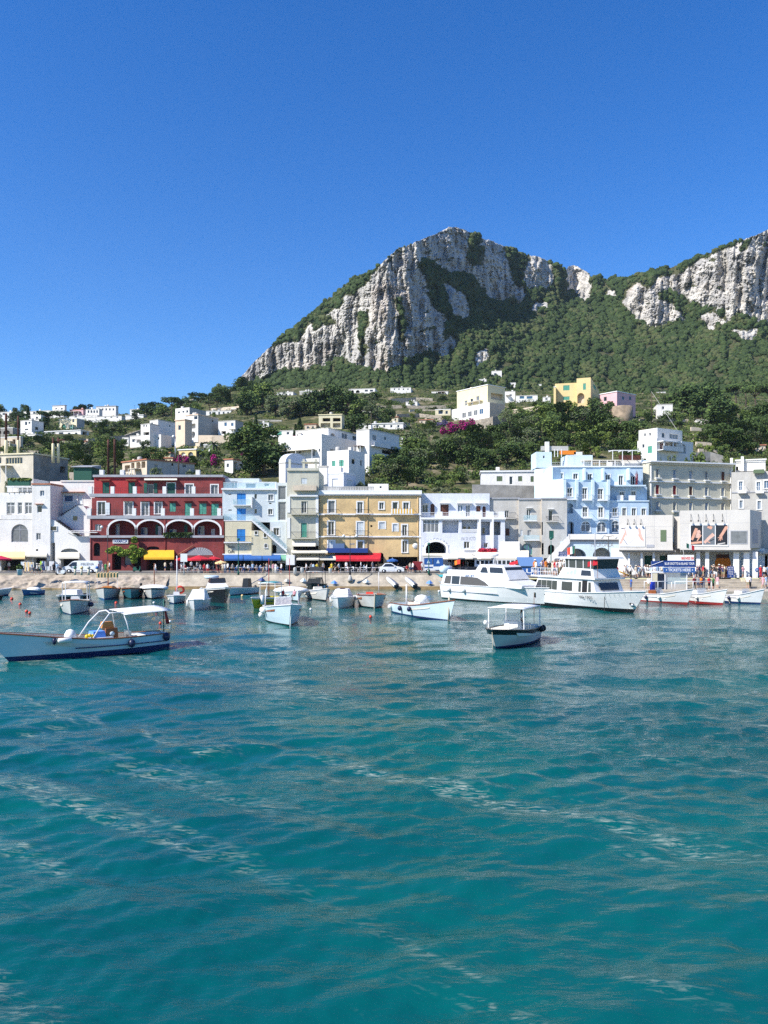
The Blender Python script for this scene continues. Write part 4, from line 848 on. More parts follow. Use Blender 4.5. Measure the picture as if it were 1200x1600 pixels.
# --- lavender white arcade house
def house_lavender():
 fr=between(658,131.2,790,131.2);r=building('arcade_house','pale lavender house with open galleries and a big dark archway',fr,712)
 Z=lambda x,y:(640+x/4.615,720+y/4.615)
 def o(k,a,b,c,d,**kw):(p,q),(s,t)=Z(a,b),Z(c,d);return O(k,p,q,s,t,**kw)
 f2=fr.off(-1.8)
 block(r,f2,658.2,765,771,808.5,9,LAV,[o('w',90,317,133,375,nv=1,nh=0),o('D',150,310,180,395,fm=BROWN,arch=True),o('D',222,316,282,398,fm=BROWN),o('w',347,318,383,366,nv=1,nh=0,p='b'),o('w',405,320,437,402,nv=1,nh=0,p='c'),o('D',480,326,512,376,fm=BROWN),o('D',525,328,550,405,fm=BROWN,arch=True)])
 for a,c in((100,140),(215,290),(340,450),(470,560)):
  b=MB();u0,z=f2.hit(*Z(a,304));u1,_=f2.hit(*Z(c,304));b.box(f2,u0,u1,.003,.7,z-.1,z,TRIM);b.build('door_canopy',r)
 b=MB();u0,z=fr.hit(658.5,808.5);u1,_=fr.hit(789,808.5)
 for x in(687,717,747.5,767,784):u,_=fr.hit(x,808);b.box(fr,u-.5,u+.5,-.25,-.02,z,z+1.0,TRIM)
 b.box(fr,u0,u1,-.1,-.06,z+.8,z+.86,RAILW);b.box(fr,u0,u1,-.1,-.06,z+.4,z+.44,RAILW)
 for i in range(60):u=u0+(u1-u0)*i/60;b.box(fr,u,u+.025,-.09,-.07,z,z+.8,RAILW)
 b.build('railing',r)
 ops=[o('w',96,426,212,516,nv=3,nh=1,p='c'),o('l',236,430,355,520,bm=LAV,r=2.0),o('l',376,426,490,520,bm=LAV,r=2.0),o('l',513,438,582,536,bm=LAV,r=2.0),o('l',606,438,658,536,bm=GREY,r=2.0),o('g',116,584,265,668,arch=True,r=5.0,tw=.35,trim=TRIM),o('w',391,582,433,632,nv=1,nh=0),o('w',536,592,564,626,nv=1,nh=0),O('g',700,872,785,892,r=2.5)]
 block(r,fr,658.2,789,808.6,893,7,LAV,ops)
 band(r,fr,657.8,790,808.5,811.5,TRIM,.3)
 fi=fr.off(-1.95)
 for a,bb,c,d in((380,470,410,512),(415,470,442,512),(520,480,545,530)):
  b=MB();h=fi.rect(*Z(a,bb),*Z(c,d));b.box(fi,h[0],h[1],0,.07,h[2],h[3],TRIM);w_=b.build('window',r);p_=MB();p_.box(fi,h[0]+.1,h[1]-.1,.07,.08,h[2]+.1,h[3]-.1,GLASS);p_.build('pane',w_)
 b=MB()
 for x in(500,592):h=fr.rect(*Z(x,420),*Z(x+12,640));b.box(fr,h[0],h[1],.01,.5,h[2],h[3],TRIM)
 build_each(b,'buttress',r)
 b=MB();u0,z=fr.hit(*Z(376,518));u1,_=fr.hit(*Z(490,518));
 for i in range(14):u=u0+(u1-u0)*(i+.3)/14;b.box(fr,u,u+.12,-.15,-.03,z,z+.5,TRIM)
 b.box(fr,u0,u1,-.16,-.02,z+.5,z+.6,TRIM);b.build('balustrade',r)
 h=fr.rect(*Z(370,552),*Z(478,574));text(r,'VIA SILVOTO',fr.p((h[0]+h[1])/2,.01,(h[2]+h[3])/2),.85,GTRIM,fr.u,h[1]-h[0])
 cu,cz=fr.hit(*Z(190,664));Rr=fr.hit(*Z(290,664))[0]-cu
 for i,ch in enumerate('FUNICOLARE'):
  t=math.pi*(0.16+.68*i/9);text(r,ch,fr.p(cu-Rr*math.cos(t),.02,cz+Rr*.98*math.sin(t)),.62,GTRIM,fr.u,tilt=math.pi/2-t)
 b=MB();h=fr.rect(*Z(497,640),*Z(620,652));leaf_cloud(b,[(fr.p(h[0]+(h[1]-h[0])*(i+.5)/7,.6,h[3]-.1),(.35,.3,.25))for i in range(7)],60,.2,mat('red_flowers',(.45,.02,.05),.8),2);b.box(fr,h[0],h[1],.35,.85,h[2]-.5,h[2]+.1,RCLOTH);b.build('flower_box',r)
 b=MB();h=fr.rect(640+385/4.615,858,640+480/4.615,866);u,z=(h[0]+h[1])/2,(h[2]+h[3])/2
 b.box(fr,h[0],h[1],.6,.75,h[2],h[3],TRIM);b.box(fr,h[0]+.15,h[1]-.15,.75,.77,z-.1,z+.28,GTRIM);b.tube([fr.p(u,0,z),fr.p(u,.6,z)],.06,IRON,5);b.build('hanging_sign',r)
 awning(r,fr,660,702,864.5,867,3.0,WCLOTH,.25);awning(r,fr,742,826,860,872,3.4,WCLOTH,.3)
 b=MB();h=fr.rect(738,872,800,876);b.box(fr,h[0],h[1],3.2,3.4,h[2]-0.9,h[3],TRIM)
 for i in range(9):b.box(fr,h[0]+.3+i*.72,h[0]+.8+i*.72,3.4,3.42,h[2]-.5,h[2]+.1,GLASS)
 b.build('shop_front',r)
# --- grey stepped houses
def house_grey():
 Zf=lambda x,y:(640+x/4.615,720+y/4.615)
 def o(k,a,b,c,d,**kw):(p,q),(s,t)=Zf(a,b),Zf(c,d);return O(k,p,q,s,t,**kw)
 fr=between(765,133.5,886,132.5)
 r=building('grey_house','plain grey house with low terrace, next to the lavender arcade',fr,790)
 block(r,fr,765,812,779,893,9,GREY,[o('w',686,358,716,412,nv=1,nh=0),o('w',795,362,812,396,nv=0,nh=0),o('s',691,488,720,540,sm=BROWN),O('g',790,872,811,892,r=2)],side=SAND)
 balcony(r,fr,788,805,801,809.5,.7,'iron',GREY);band(r,fr,765,812,777.6,779.4,GTRIM,.2,'coping',-9)
 block(r,fr.off(2.2),780,812,846,893,2,WHITE,[O('g',783,872,808,892,r=1.5)],name='front_terrace')
 r=building('grey_house','grey house with teal arched shop window and one glass balcony',fr,828)
 block(r,fr.off(.5),810,847,780.5,893,9,GREY,[o('w',844,352,874,422,nv=1,nh=0),o('s',800,498,815,540,sm=WSHUT),o('w',850,500,876,545,nv=1,nh=0,p='c'),o('w',806,595,884,676,arch=True,nv=2,nh=0,p='b',fm=TEALS),O('g',812,872,846,892,r=2)],side=SAND)
 f5=fr.off(.5);balcony(r,f5,818,838,805,813.5,.8,'glass');balcony(r,f5,818,842,836,843.5,.8,'glass')
 b=MB();u0,z=f5.hit(*Zf(840,338));u1,_=f5.hit(*Zf(885,338));b.box(f5,u0,u1,.003,.5,z-.09,z,TRIM);b.build('door_canopy',r)
 band(r,f5,809.5,847,778.5,780.6,GTRIM,.2,'coping',-9)
 r=building('grey_house','grey house with green shutter and iron balcony, left of the blue hotel',fr,868)
 block(r,fr.off(1.2),846,886,779.5,893,10,GREY,[o('w',1002,358,1032,432,nv=0,nh=0),o('s',1006,504,1040,560,sm=GREENS),o('l',941,440,962,535,arch=True,bm=GREY,r=.8),o('g',945,592,968,676,arch=True,r=1),o('g',998,605,1046,676,arch=True,r=1),O('g',850,872,884,892,r=2)],side=SAND)
 f5=fr.off(1.2);balcony(r,f5,853,872,807,814.5,.8,'iron',GREY);band(r,f5,845.5,886,777.5,779.6,GTRIM,.2,'coping',-9)
 b=MB();u0,z=f5.hit(*Zf(995,346));u1,_=f5.hit(*Zf(1040,346));b.box(f5,u0,u1,.003,.5,z-.09,z,TRIM);b.build('door_canopy',r)
# --- blue hotel
def house_blue():
 Zf=lambda x,y:(820+x/5.714,680+y/5.714)
 def o(k,a,b,c,d,**kw):(p,q),(s,t)=Zf(a,b),Zf(c,d);return O(k,p,q,s,t,**kw)
 fr=between(880,134,1016,134);r=building('blue_hotel','sky blue stepped hotel with many white balconies and roof terraces',fr,950)
 f2=fr.off(-1.8);f3=fr.off(-3.2);ft=fr.off(-6)
 bal=[]
 T=dict(trim=TRIM,tw=.13)
 block(r,fr,880.5,952,753,893,10,BLUEP,[o('w',378,470,424,548,nv=1,nh=0,**T),o('w',513,472,557,570,nv=1,nh=0,**T),o('w',652,478,698,572,nv=1,nh=0,**T),o('l',378,606,432,698,arch=True,bm=BLUEP,r=1.2),o('w',515,640,562,730,nv=1,nh=0,**T),o('w',656,642,702,735,nv=1,nh=0,**T),o('g',382,770,438,880,arch=True,r=1.2),o('w',503,772,584,862,arch=True,nv=1,nh=1,p='c',**T),o('w',645,775,724,866,arch=True,nv=1,nh=1,p='c',**T)],side=BLUEL)
 block(r,fr.off(-.5),952,1013.5,783,893,9,BLUEP,[o('w',782,650,826,722,nv=1,nh=0,**T),o('w',870,650,906,720,nv=1,nh=0,**T),o('w',955,652,994,720,nv=1,nh=0,**T),o('w',1042,654,1080,715,nv=1,nh=0,**T),o('w',776,765,838,866,arch=True,nv=1,nh=1,p='c',**T)],side=BLUEL)
 b=MB()
 for x in(352,462,604,742):
  h=fr.rect(*Zf(x-11,398),*Zf(x+11,585));P=fr.p
  b.box(fr,h[0],h[1],.003,.55,h[2]+1,h[3],BLUEL);b.hexa([P(h[0],.003,h[2]-1.2),P(h[1],.003,h[2]-1.2),P(h[1],.01,h[2]-1.2),P(h[0],.01,h[2]-1.2)][::-1],[P(h[0],.003,h[2]+1),P(h[1],.003,h[2]+1),P(h[1],.55,h[2]+1),P(h[0],.55,h[2]+1)][::-1],BLUEL)
 build_each(b,'buttress',r)
 for a,c,yr,ys in((370,455,520,572),(508,590,528,578),(648,730,532,580),(508,592,690,738),(652,735,694,745),(760,842,690,745)):p0,q0=Zf(a,yr);p1,q1=Zf(c,ys);balcony(r,fr,p0,p1,q0,q1,.9,'white')
 block(r,f2,950,1011,760.5,784,7,BLUEP,[o('w',846,505,890,552,nv=1,nh=0,**T),o('w',950,500,990,545,nv=1,nh=0,**T)],side=BLUEL)
 band(r,f2,951,1004.5,758.6,760.8,BLUEL,1.7,'balcony')
 band(r,fr.off(-.5),952,1014,781.8,783.6,BLUEL,.15,'coping',-1.8)
 b=MB();fa=fr.off(-.8)
 for a,c,y0,y1 in((822,880,535,584),(928,988,537,585),(800,838,415,455),(880,905,416,456)):
  h=fa.rect(*Zf(a,y0),*Zf(c,y1));b.box(fa,h[0],h[1],-.06,0,h[2],h[3],TRIM)
 build_each(b,'privacy_screen',r)
 block(r,f3,863,1004.5,729.5,762,8,BLUEP,[o('w',300,338,342,388,nv=1,nh=0,**T),o('w',432,342,474,392,nv=1,nh=0,**T),o('w',560,345,600,400,nv=1,nh=0,**T),o('w',722,352,762,450,nv=1,nh=0,**T),o('w',838,360,878,450,nv=1,nh=0,**T),o('w',944,366,984,452,nv=1,nh=0,**T)],side=BLUEL)
 band(r,f3,863,1004.5,728,730,TRIM,.2,'coping',-8)
 b=MB()
 for x in(520,685,912):h=f3.rect(*Zf(x-6,300),*Zf(x+7,405));b.box(f3,h[0],h[1],.003,1.4,h[2],h[3],BLUEL)
 build_each(b,'wing_wall',r)
 fw=between(835,139.5,880.5,134.02)
 b=MB();hz=lambda y:fw.hit(858,y)[1];u0,u1=fw.hit(835),fw.hit(863.5);P=fw.p
 mbw=MB();us=fw.hit(880.2);z0=2.1;z1=hz(731);z2=hz(750)
 mbw.hexa([P(u0,0,z0),P(u1,0,z0),P(u1,-7,z0),P(u0,-7,z0)],[P(u0,0,z1),P(u1,0,z1),P(u1,-7,z1),P(u0,-7,z1)],BLUEL)
 mbw.hexa([P(u1+.002,0,z0),P(us,0,z0),P(us,-3,z0),P(u1+.002,-3,z0)],[P(u1+.002,0,z2),P(us,0,z2),P(us,-3,z2),P(u1+.002,-3,z2)],BLUEL);mbw.build('side_wall',r)
 block(r,ft,1003,1016,719,893,6,BLUEL,name='side_wall')
 block(r,ft.off(-.5),960,1004,718.5,730,5,WHITE,name='roof_room');
 block(r,fr.off(-7),838,862,706,731,5,BLUEL,[O('g',848.5,712,851,716,r=.4)],name='roof_room');block(r,fr.off(-6.5),886,926,711,729,5,BLUEL,name='roof_room')
 b=MB();f7=fr.off(-7);h=f7.rect(852.5,690,858.5,706);b.box(f7,h[0],h[1],-.8,-.1,h[2],h[3],WHITE);build_each(b,'chimney',r)
 b=MB();f6=fr.off(-7.4);h=f6.rect(845,697,888,704);b.box(f6,h[0],h[1],-.1,0,h[2],h[3],GREY);b.build('slatted_fence',r)
 b=MB();f6=fr.off(-4.2)
 for x in(866,871,877):u,z=f6.hit(x,714);b.box(f6,u,u+.12,-.1,0,z,z+1.4,RAILW)
 h=f6.rect(875,704,900,710);b.box(f6,h[0],h[1],-.2,-.05,h[2],h[3],ORCLOTH);h=f6.rect(897,706,910,711)
 b.box(f6,h[0],h[1],-.2,-.05,h[2],h[3],RAILW);b.build('roof_pergola',r)
 b=MB();f6=fr.off(-4.5);u0,z=f6.hit(912,719.5);u1,_=f6.hit(974,719.5)
 b.box(f6,u0,u1,-3,0,z,z+.12,WCLOTH)
 for i in range(6):u=u0+(u1-u0-.15)*i/5;b.box(f6,u,u+.12,-.12,0,z-1.3,z,RAILW)
 b.build('roof_canopy',r)
 b=MB();u0,z=f6.hit(957,704);u1,_=f6.hit(1004,704)
 for zz in(0,):b.box(f6,u0,u1,-.1,0,z,z+.1,RAILW);b.box(f6,u0,u1,-2.6,-2.5,z+.25,z+.35,RAILW)
 for i in range(4):u=u0+(u1-u0-.12)*i/3;b.box(f6,u,u+.1,-.1,0,z-1.7,z,RAILW);b.box(f6,u,u+.1,-2.5,-.1,z+.0,z+.1,RAILW)
 b.box(f6,u0+1.5,u1,-1.2,-1.1,z-1.6,z-.7,BROWN);b.build('roof_pergola',r)
 b=MB();u0,z=fr.off(-3).hit(838,730);u1,_=fr.off(-3).hit(968,730);fa=fr.off(-3)
 for zz in(.4,.85):b.box(fa,u0,u1,-.05,-.02,z+zz,z+zz+.035,RAILW)
 for i in range(40):u=u0+(u1-u0)*i/40;b.box(fa,u,u+.025,-.045,-.025,z,z+.85,RAILW)
 b.build('railing',r)
 fs=between(850,124,1016,122);r2=building('arched_terrace','white arched terrace with a sloping stair and grey lettering under the blue hotel',fs,925,'terrace')
 block(r2,fs,884,1016,846,900,8,BLUEL,[O('g',886,857,917,899,arch=True,r=2.5,bm=GLASSB),O('g',926,855.5,955,899,arch=True,r=2.5,bm=GREY),O('g',962,858,975,899,arch=True,r=2.5),O('g',982,862,994,899,r=2.5)])
 band(r2,fs,888,1016,834.5,843,WHITE,.5,'parapet');band(r2,fs,888,1016,843,846.2,GTRIM,.1,'moulding')
 b=MB();u0,z0=fs.hit(852,878);u1,z1=fs.hit(890,838);P=fs.p
 b.prism([P(u0,.5,z0-1.1),P(u1,.5,z1-1.1),P(u1,.5,z1+.35),P(u0,.5,z0+.2)],-fs.n*.3,WHITE);b.prism([P(u0,.18,2.1),P(u1,.18,2.1),P(u1,.18,z1-1.0),P(u0,.18,z0-1.0)],-fs.n*2.0,WHITE);b.build('stair_parapet',r2)
 h=fs.rect(924,848.5,958,854.5);text(r2,'MICROPILA',fs.p((h[0]+h[1])/2,.02,(h[2]+h[3])/2),.8,GTRIM,fs.u,h[1]-h[0])
# --- beige tall house
def house_beige():
 fr=between(1013.5,138,1145,143);r=building('beige_palazzo','tall beige house with three rows of narrow windows behind the ticket hall',fr,1078)
 Zf=lambda x,y:(980+x/5.4545,680+y/5.4545)
 def o(k,a,b,c,d,**kw):(p,q),(s,t)=Zf(a,b),Zf(c,d);return O(k,p,q,s,t,**kw)
 ops=[];T=dict(trim=BEIGE,tw=.16);bals=[]
 for i,(x,yy)in enumerate(((257,285),(403,292),(541,300),(675,306),(815,312))):
  for j,d in enumerate((0,140,278)):
   y=yy+d*(1-.012*i)
   k=dict(nv=1,nh=0,p=('b' if(i+j)%3 else 'k'),**T)
   if j==1 and i<2:ops.append(o('s',x-15,y,x+14,y+78,sm=REDS,trim=BEIGE,tw=.16))
   elif(j,i)in((0,4),(1,2)):ops.append(o('s',x-14,y,x+14,y+74,sm=BROWN,trim=BEIGE,tw=.16))
   else:ops.append(o('w',x-14,y,x+14,y+74,**k))
   bals.append((x,y+78))
 block(r,fr,1014,1144,724.5,893,11,BEIGE,ops)
 for x,y in bals:
  b=MB();u0,z=fr.hit(*Zf(x-24,y));u1,_=fr.hit(*Zf(x+24,y));b.box(fr,u0,u1,.004,.5,z-.16,z,TRIM);b.box(fr,u0+.1,u1-.1,.004,.4,z-.45,z-.16,BEIGE);b.build('window_sill',r)
 u0,z=fr.hit(1014,724.5);zc=fr.hit(1079,724.5)[1];u1=fr.hit(1144);b=MB();b.box(fr,u0-.2,u1+.2,-11,.85,zc+.003,zc+.25,TRIM);b.box(fr,u0,u1,.003,.4,zc-.35,zc,BEIGE);b.build('cornice',r)
 for y in(752.5,777.5):
  z=fr.hit(1079,y+1.3)[1];b=MB();b.box(fr,u0,u1,.003,.28,z-.1,z+.12,TRIM);b.build('moulding',r)
 b=MB()
 for x in(1016.5,1141):u=fr.hit(x);b.tube([fr.p(u,.12,2.1),fr.p(u,.12,zc)],.07,TRIM,6)
 build_each(b,'drain_pipe',r)
 fr=between(1143,141,1290,135);r=building('grey_white_house','weathered grey-white house with white balconies at the right edge',fr,1172)
 Zf=lambda x,y:(1080+x/10.0,690+y/10.0)
 T=dict(trim=TRIM,tw=.18)
 block(r,fr,1143,1290,735.5,893,10,GREY,[o('w',745,622,805,762,nv=1,nh=0,p='b',**T),o('w',1020,630,1082,768,nv=1,nh=0,p='b',**T),O('w',1194,751,1201,763,nv=1,nh=0,p='b',**T),o('w',755,918,806,1040,nv=1,nh=0,p='b',**T),o('w',1035,925,1090,1060,nv=1,nh=0,p='b',**T),O('w',1215,751,1222,763,nv=1,nh=0,**T),O('w',1215,783,1222,797,nv=1,nh=0,**T)])
 for a,c in((730,860),(1005,1130)):balcony(r,fr,*[Zf(a,0)[0],Zf(c,0)[0]],760,768.5,.9,'white',TRIM,.3)
 band(r,fr,1143,1290,767,768.6,GTRIM,.12)
 block(r,fr.off(-3),1150,1196,719.5,736,6,WHITE,[O('g',1150,729,1153.5,735.5,r=.5)],name='roof_room',cornice=WHITE)
 b=MB();f3=fr.off(-2)
 for x,yt in((1143,715.5),(1160,713)):h=f3.rect(x-2.2,yt,x+2.2,736);b.box(f3,h[0],h[1],-.9,-.2,h[2],h[3],WHITE)
 build_each(b,'chimney',r)
 b=MB();h=fr.rect(1177,734,1194,740);b.box(fr,h[0],h[1],.3,.9,h[2],h[3],OLIVES);b.build('planter',r)
 b=MB();P=fr.off(-3).p;u,z=fr.off(-3).hit(1153,720);b.tube([P(u,0,z),P(u,0,z+1.8)],.03,IRON,4);b.tube([P(u-.6,0,z+1.5),P(u+.8,0,z+1.9)],.02,IRON,4);b.build('aerial',r)
# --- ticket hall
def ticket_hall():
 fr=between(967,112,1063,109);fb=between(1062,107.6,1172,104.5)
 r=building('ticket_hall','pale concrete ticket hall with big photo billboards, raised on white pillars',fb,1100)
 Zf=lambda x,y:(980+x/5.4545,680+y/5.4545)
 def slab(f,x0,x1,yt0,yt1,yb,D,m,nm='wall'):
  u0,za=f.hit(x0,yt0);u1,zb=f.hit(x1,yt1);zt=(za+zb)/2;z0=f.hit((x0+x1)/2,yb)[1]
  b=MB();b.box(f,u0,u1,-D,0,z0,zt,m)
  n=int((u1-u0)/2.4)
  for i in range(1,n):u=u0+(u1-u0)*i/n;b.box(f,u-.012,u+.012,.001,.006,z0,zt,GTRIM)
  for t in(.33,.66):zz=z0+(zt-z0)*t;b.box(f,u0,u1,.001,.005,zz-.012,zz+.012,GTRIM)
  b.box(f,u0-.05,u1+.05,-D,.08,z0-.25,z0-.003,CONC);b.build(nm,r);return u0,u1,z0,zt
 A=slab(fr,967,1051,808,802,857,12,CONC);B=slab(fb,1063,1172,800.5,793.5,856.5,12,CONC)
 fc=between(1172,104.5,1190,112);u1=fc.hit(1190);b=MB();b.box(fc,0.05,u1,-6,0.0,B[2],B[3]-.003,CONC);h=fc.rect(1176,827,1184,849);b.box(fc,h[0],h[1],.003,.05,h[2],h[3],GTRIM);b.build('end_wall',r)
 fm=between(1050,110.9,1063,108.4);b=MB();um=fm.hit(1063);b.box(fm,0,um,-10,-.3,A[2]+.01,A[3]-.2,CONC);b.build('link_wall',r)
 b=MB()
 for f,xs,y0,y1 in((fr,(981,991,1001.5),811,818),(fb,(1079.5,1091,1103,1114.5,1128.5),803,813)):
  for x in xs:u,z=f.hit(x,y0);u2,z2=f.hit(x,y1);b.tube([f.p(u,.02,z),f.p(u,.5,z2)],.025,IRON,4);b.box(f,u-.1,u+.1,.4,.65,z2-.2,z2,IRON)
 build_each(b,'spotlight',r)
 skin=mat('poster_skin',(0.62,0.33,0.23),.6,noise=.2,nscale=2);skin2=mat('poster_skin_pale',(0.66,0.42,0.34),.6,noise=.2,nscale=2);pw=mat('poster_pale',(0.66,0.66,0.70),.6);pk=mat('poster_black',(0.015,0.017,0.022),.5)
 pg=mat('poster_grey',(0.13,0.15,0.17),.5);gold=mat('poster_silver',(.55,.53,.5),.4)
 def hand(b,f,H,pts,w0,w1,m,d):
  """a tapering arm along pts ending in fingers, flat printed shape"""
  for(xa,ya,wa),(xb,yb,wb)in zip(pts,pts[1:]):
   A_,B_=f.p(H[0]+xa*(H[1]-H[0]),d,H[2]+ya*(H[3]-H[2])),f.p(H[0]+xb*(H[1]-H[0]),d,H[2]+yb*(H[3]-H[2]))
   dv=(B_-A_).normalized();s=dv.cross(f.n);W=(H[1]-H[0])
   b.poly([A_-s*wa*W,B_-s*wb*W,B_+s*wb*W,A_+s*wa*W],m)
 def board(f,x0,y0,x1,y1,panels):
  h=f.rect(x0,y0,x1,y1);b=MB();b.box(f,h[0],h[1],.01,.09,h[2],h[3],TRIM);o_=b.build('billboard',r);W=(h[1]-h[0]);n=len(panels);b=MB()
  for i,(bgm,shapes)in enumerate(panels):
   a,c=h[0]+W*(.02+.98*i/n),h[0]+W*(.98*(i+1)/n);q=(a,c,h[2]+.2,h[3]-.2);b.box(f,a,c,.09,.094,q[2],q[3],bgm)
   for k,(pts,m)in enumerate(shapes):hand(b,f,q,pts,.1,.05,m,.097+.002*k)
  b.build('poster',o_)
 board(fr,968,822,1008,854,[(pw,[([(.05,.08,.13),(.45,.45,.15),(.75,.75,.12)],skin2),([(.75,.75,.10),(.5,.95,.03)],skin2),([(.75,.7,.08),(.9,.5,.03)],skin2),([(.15,.93,.05),(.75,.98,.04)],pk),([(.45,.35,.03),(.95,.02,.03)],pk)]),(pw,[([(.1,.1,.10),(.9,.4,.06)],gold),([(.0,.55,.01),(1.,.6,.01)],gold)]),(pw,[([(.3,.95,.16),(.5,.5,.17),(.85,.25,.12)],skin2),([(.8,.3,.05),(.95,.12,.03)],skin2),([(.2,.6,.05),(.6,.3,.05)],skin)])])
 board(fb,1078,818.5,1138,853.5,[(pk,[([(0.02,.08,.1),(.95,.14,.1)],skin),([(.1,.25,.1),(.35,.6,.14),(.5,.85,.12)],skin),([(.55,.35,.16),(.7,.6,.17),(.65,.75,.13)],skin2),([(.55,.2,.05),(.9,.5,.05)],skin)]),(pg,[([(.4,.95,.14),(.75,.85,.14)],skin),([(.1,.1,.12),(.5,.35,.13),(.9,.55,.16)],skin2),([(.2,.22,.03),(.6,.1,.04)],skin),([(.6,.2,.04),(.95,.3,.03)],pk)]),(pk,[([(.95,.95,.13),(.6,.6,.12),(.4,.42,.13)],skin),([(.4,.42,.04),(.18,.35,.025)],skin),([(.4,.38,.04),(.25,.22,.025)],skin),([(.45,.4,.04),(.4,.2,.025)],skin),([(.5,.45,.04),(.55,.25,.025)],skin),([(.15,.03,.05),(.8,.1,.04)],gold)])])
 b=MB();h=fb.rect(1141,829,1168,850);b.box(fb,h[0],h[1],.006,.05,h[2],h[3],GTRIM);w_=b.build('window',r);p_=MB();p_.box(fb,h[0]+.1,h[1]-.1,.05,.06,h[2]+.1,h[3]-.1,CURT);p_.build('pane',w_)
 b=MB();h=fr.rect(1032,828,1041,846);b.box(fr,h[0],h[1],.006,.05,h[2],h[3],OLIVES);b.build('vent_panel',r);b=MB();h=fr.rect(1010,851,1022,855.5);b.box(fr,h[0],h[1],.006,.05,h[2],h[3],GTRIM);b.build('sign_board',r)
 fback=fb.off(-5.5);b=MB();fbb=between(960,116.5,1200,111.0)
 u0,u1=fbb.hit(955),fbb.hit(1195);holes=[fbb.rect(a,c,d,e)for a,c,d,e in((1007,868,1019,903),(1031,868,1042,903),(1150,870,1156,904),(1040,866,1050,903))]
 wall_holes(b,fbb,u0,u1,2.1,A[2],holes,TRIM)
 for hh in holes:reveal(b,fbb,hh,.6,TRIM)
 b.build('ground_floor_wall',r)
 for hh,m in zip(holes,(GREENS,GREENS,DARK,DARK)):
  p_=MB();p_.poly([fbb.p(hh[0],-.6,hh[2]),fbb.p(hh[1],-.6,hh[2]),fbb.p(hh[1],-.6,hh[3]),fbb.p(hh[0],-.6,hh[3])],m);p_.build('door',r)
 b=MB();b.box(fb,fb.hit(1063),fb.hit(1172),-7,-.3,B[2]-.5,B[2]-.26,DGREY);b.box(fr,fr.hit(967),fr.hit(1056),-4.5,-.3,A[2]-.5,A[2]-.26,DGREY);b.build('ceiling_beam',r)
 for f,x0,x1 in((fb,1146,1155),(fb,1162,1171),(fb,1176,1184),(fb,1088,1094),(fb,1102,1108),(fr,1001,1004),(fr,1020,1023),(fr,981,984)):
  b=MB();ff=f.off(-1.0);a,c=ff.hit(x0),ff.hit(x1);b.box(ff,a,c,-.8,0,2.1,B[2]-.5,TRIM);build_each(b,'pillar',r)
 b=MB();fo=fb.off(-4.8);h=fo.rect(1117,868,1142,905);cu,Rr=(h[0]+h[1])/2,(h[1]-h[0])/2
 arch_pts=[fo.p(cu-Rr*math.cos(math.pi*i/14),0,h[3]-Rr+Rr*math.sin(math.pi*i/14))for i in range(15)]+[fo.p(h[1],0,h[2]),fo.p(h[0],0,h[2])]
 b.prism(arch_pts,-fo.n*.2,ORCLOTH);b.build('painted_arch',r)
 b=MB();fo=fb.off(-4.55);h=fo.rect(1119,866,1139,872);b.box(fo,h[0],h[1],0,.1,h[2],h[3],BROWN);b.build('arch_lintel',r)
 fr2=between(1186,112,1300,108);r2=building('shop_building','low grey shop with a pale canopy at the right edge',fr2,1195)
 block(r2,fr2,1186,1300,812,905,8,GREY,[O('g',1187,868,1199,904,r=2),O('g',1210,868,1260,904,r=2)],roof=TILE);awning(r2,fr2,1186,1290,858,863,1.4,WCLOTH,.2)
def leaf_cloud(mb,blobs,n,s,m,seed=0,flat=0.25):
 """n leaf clumps (small bent quads) inside each ellipsoid blob"""
 rs=random.Random(seed)
 for c,r in blobs:
  c=Vector(c)
  for i in range(n):
   while True:
    d=Vector((rs.uniform(-1,1),rs.uniform(-1,1),rs.uniform(-1,1)))
    if 0.15<d.length<1:break
   d=d.normalized()*(d.length**0.45)
   p=c+Vector((d.x*r[0],d.y*r[1],d.z*r[2]))
   a=Vector((rs.gauss(0,1),rs.gauss(0,1),rs.gauss(0,.7))).normalized();b_=a.orthogonal().normalized()
   q=s*rs.uniform(.6,1.4);a*=q;b_*=q*.7
   mb.poly([p-a,p-b_+a.cross(b_)*flat,p+a,p+b_+a.cross(b_)*flat],m[rs.randrange(len(m))]if isinstance(m,list)else m)
for f in(house_white,house_red,house_paleblue,house_tower,house_ochre,house_lavender,house_grey,house_blue,house_beige,ticket_hall):f()
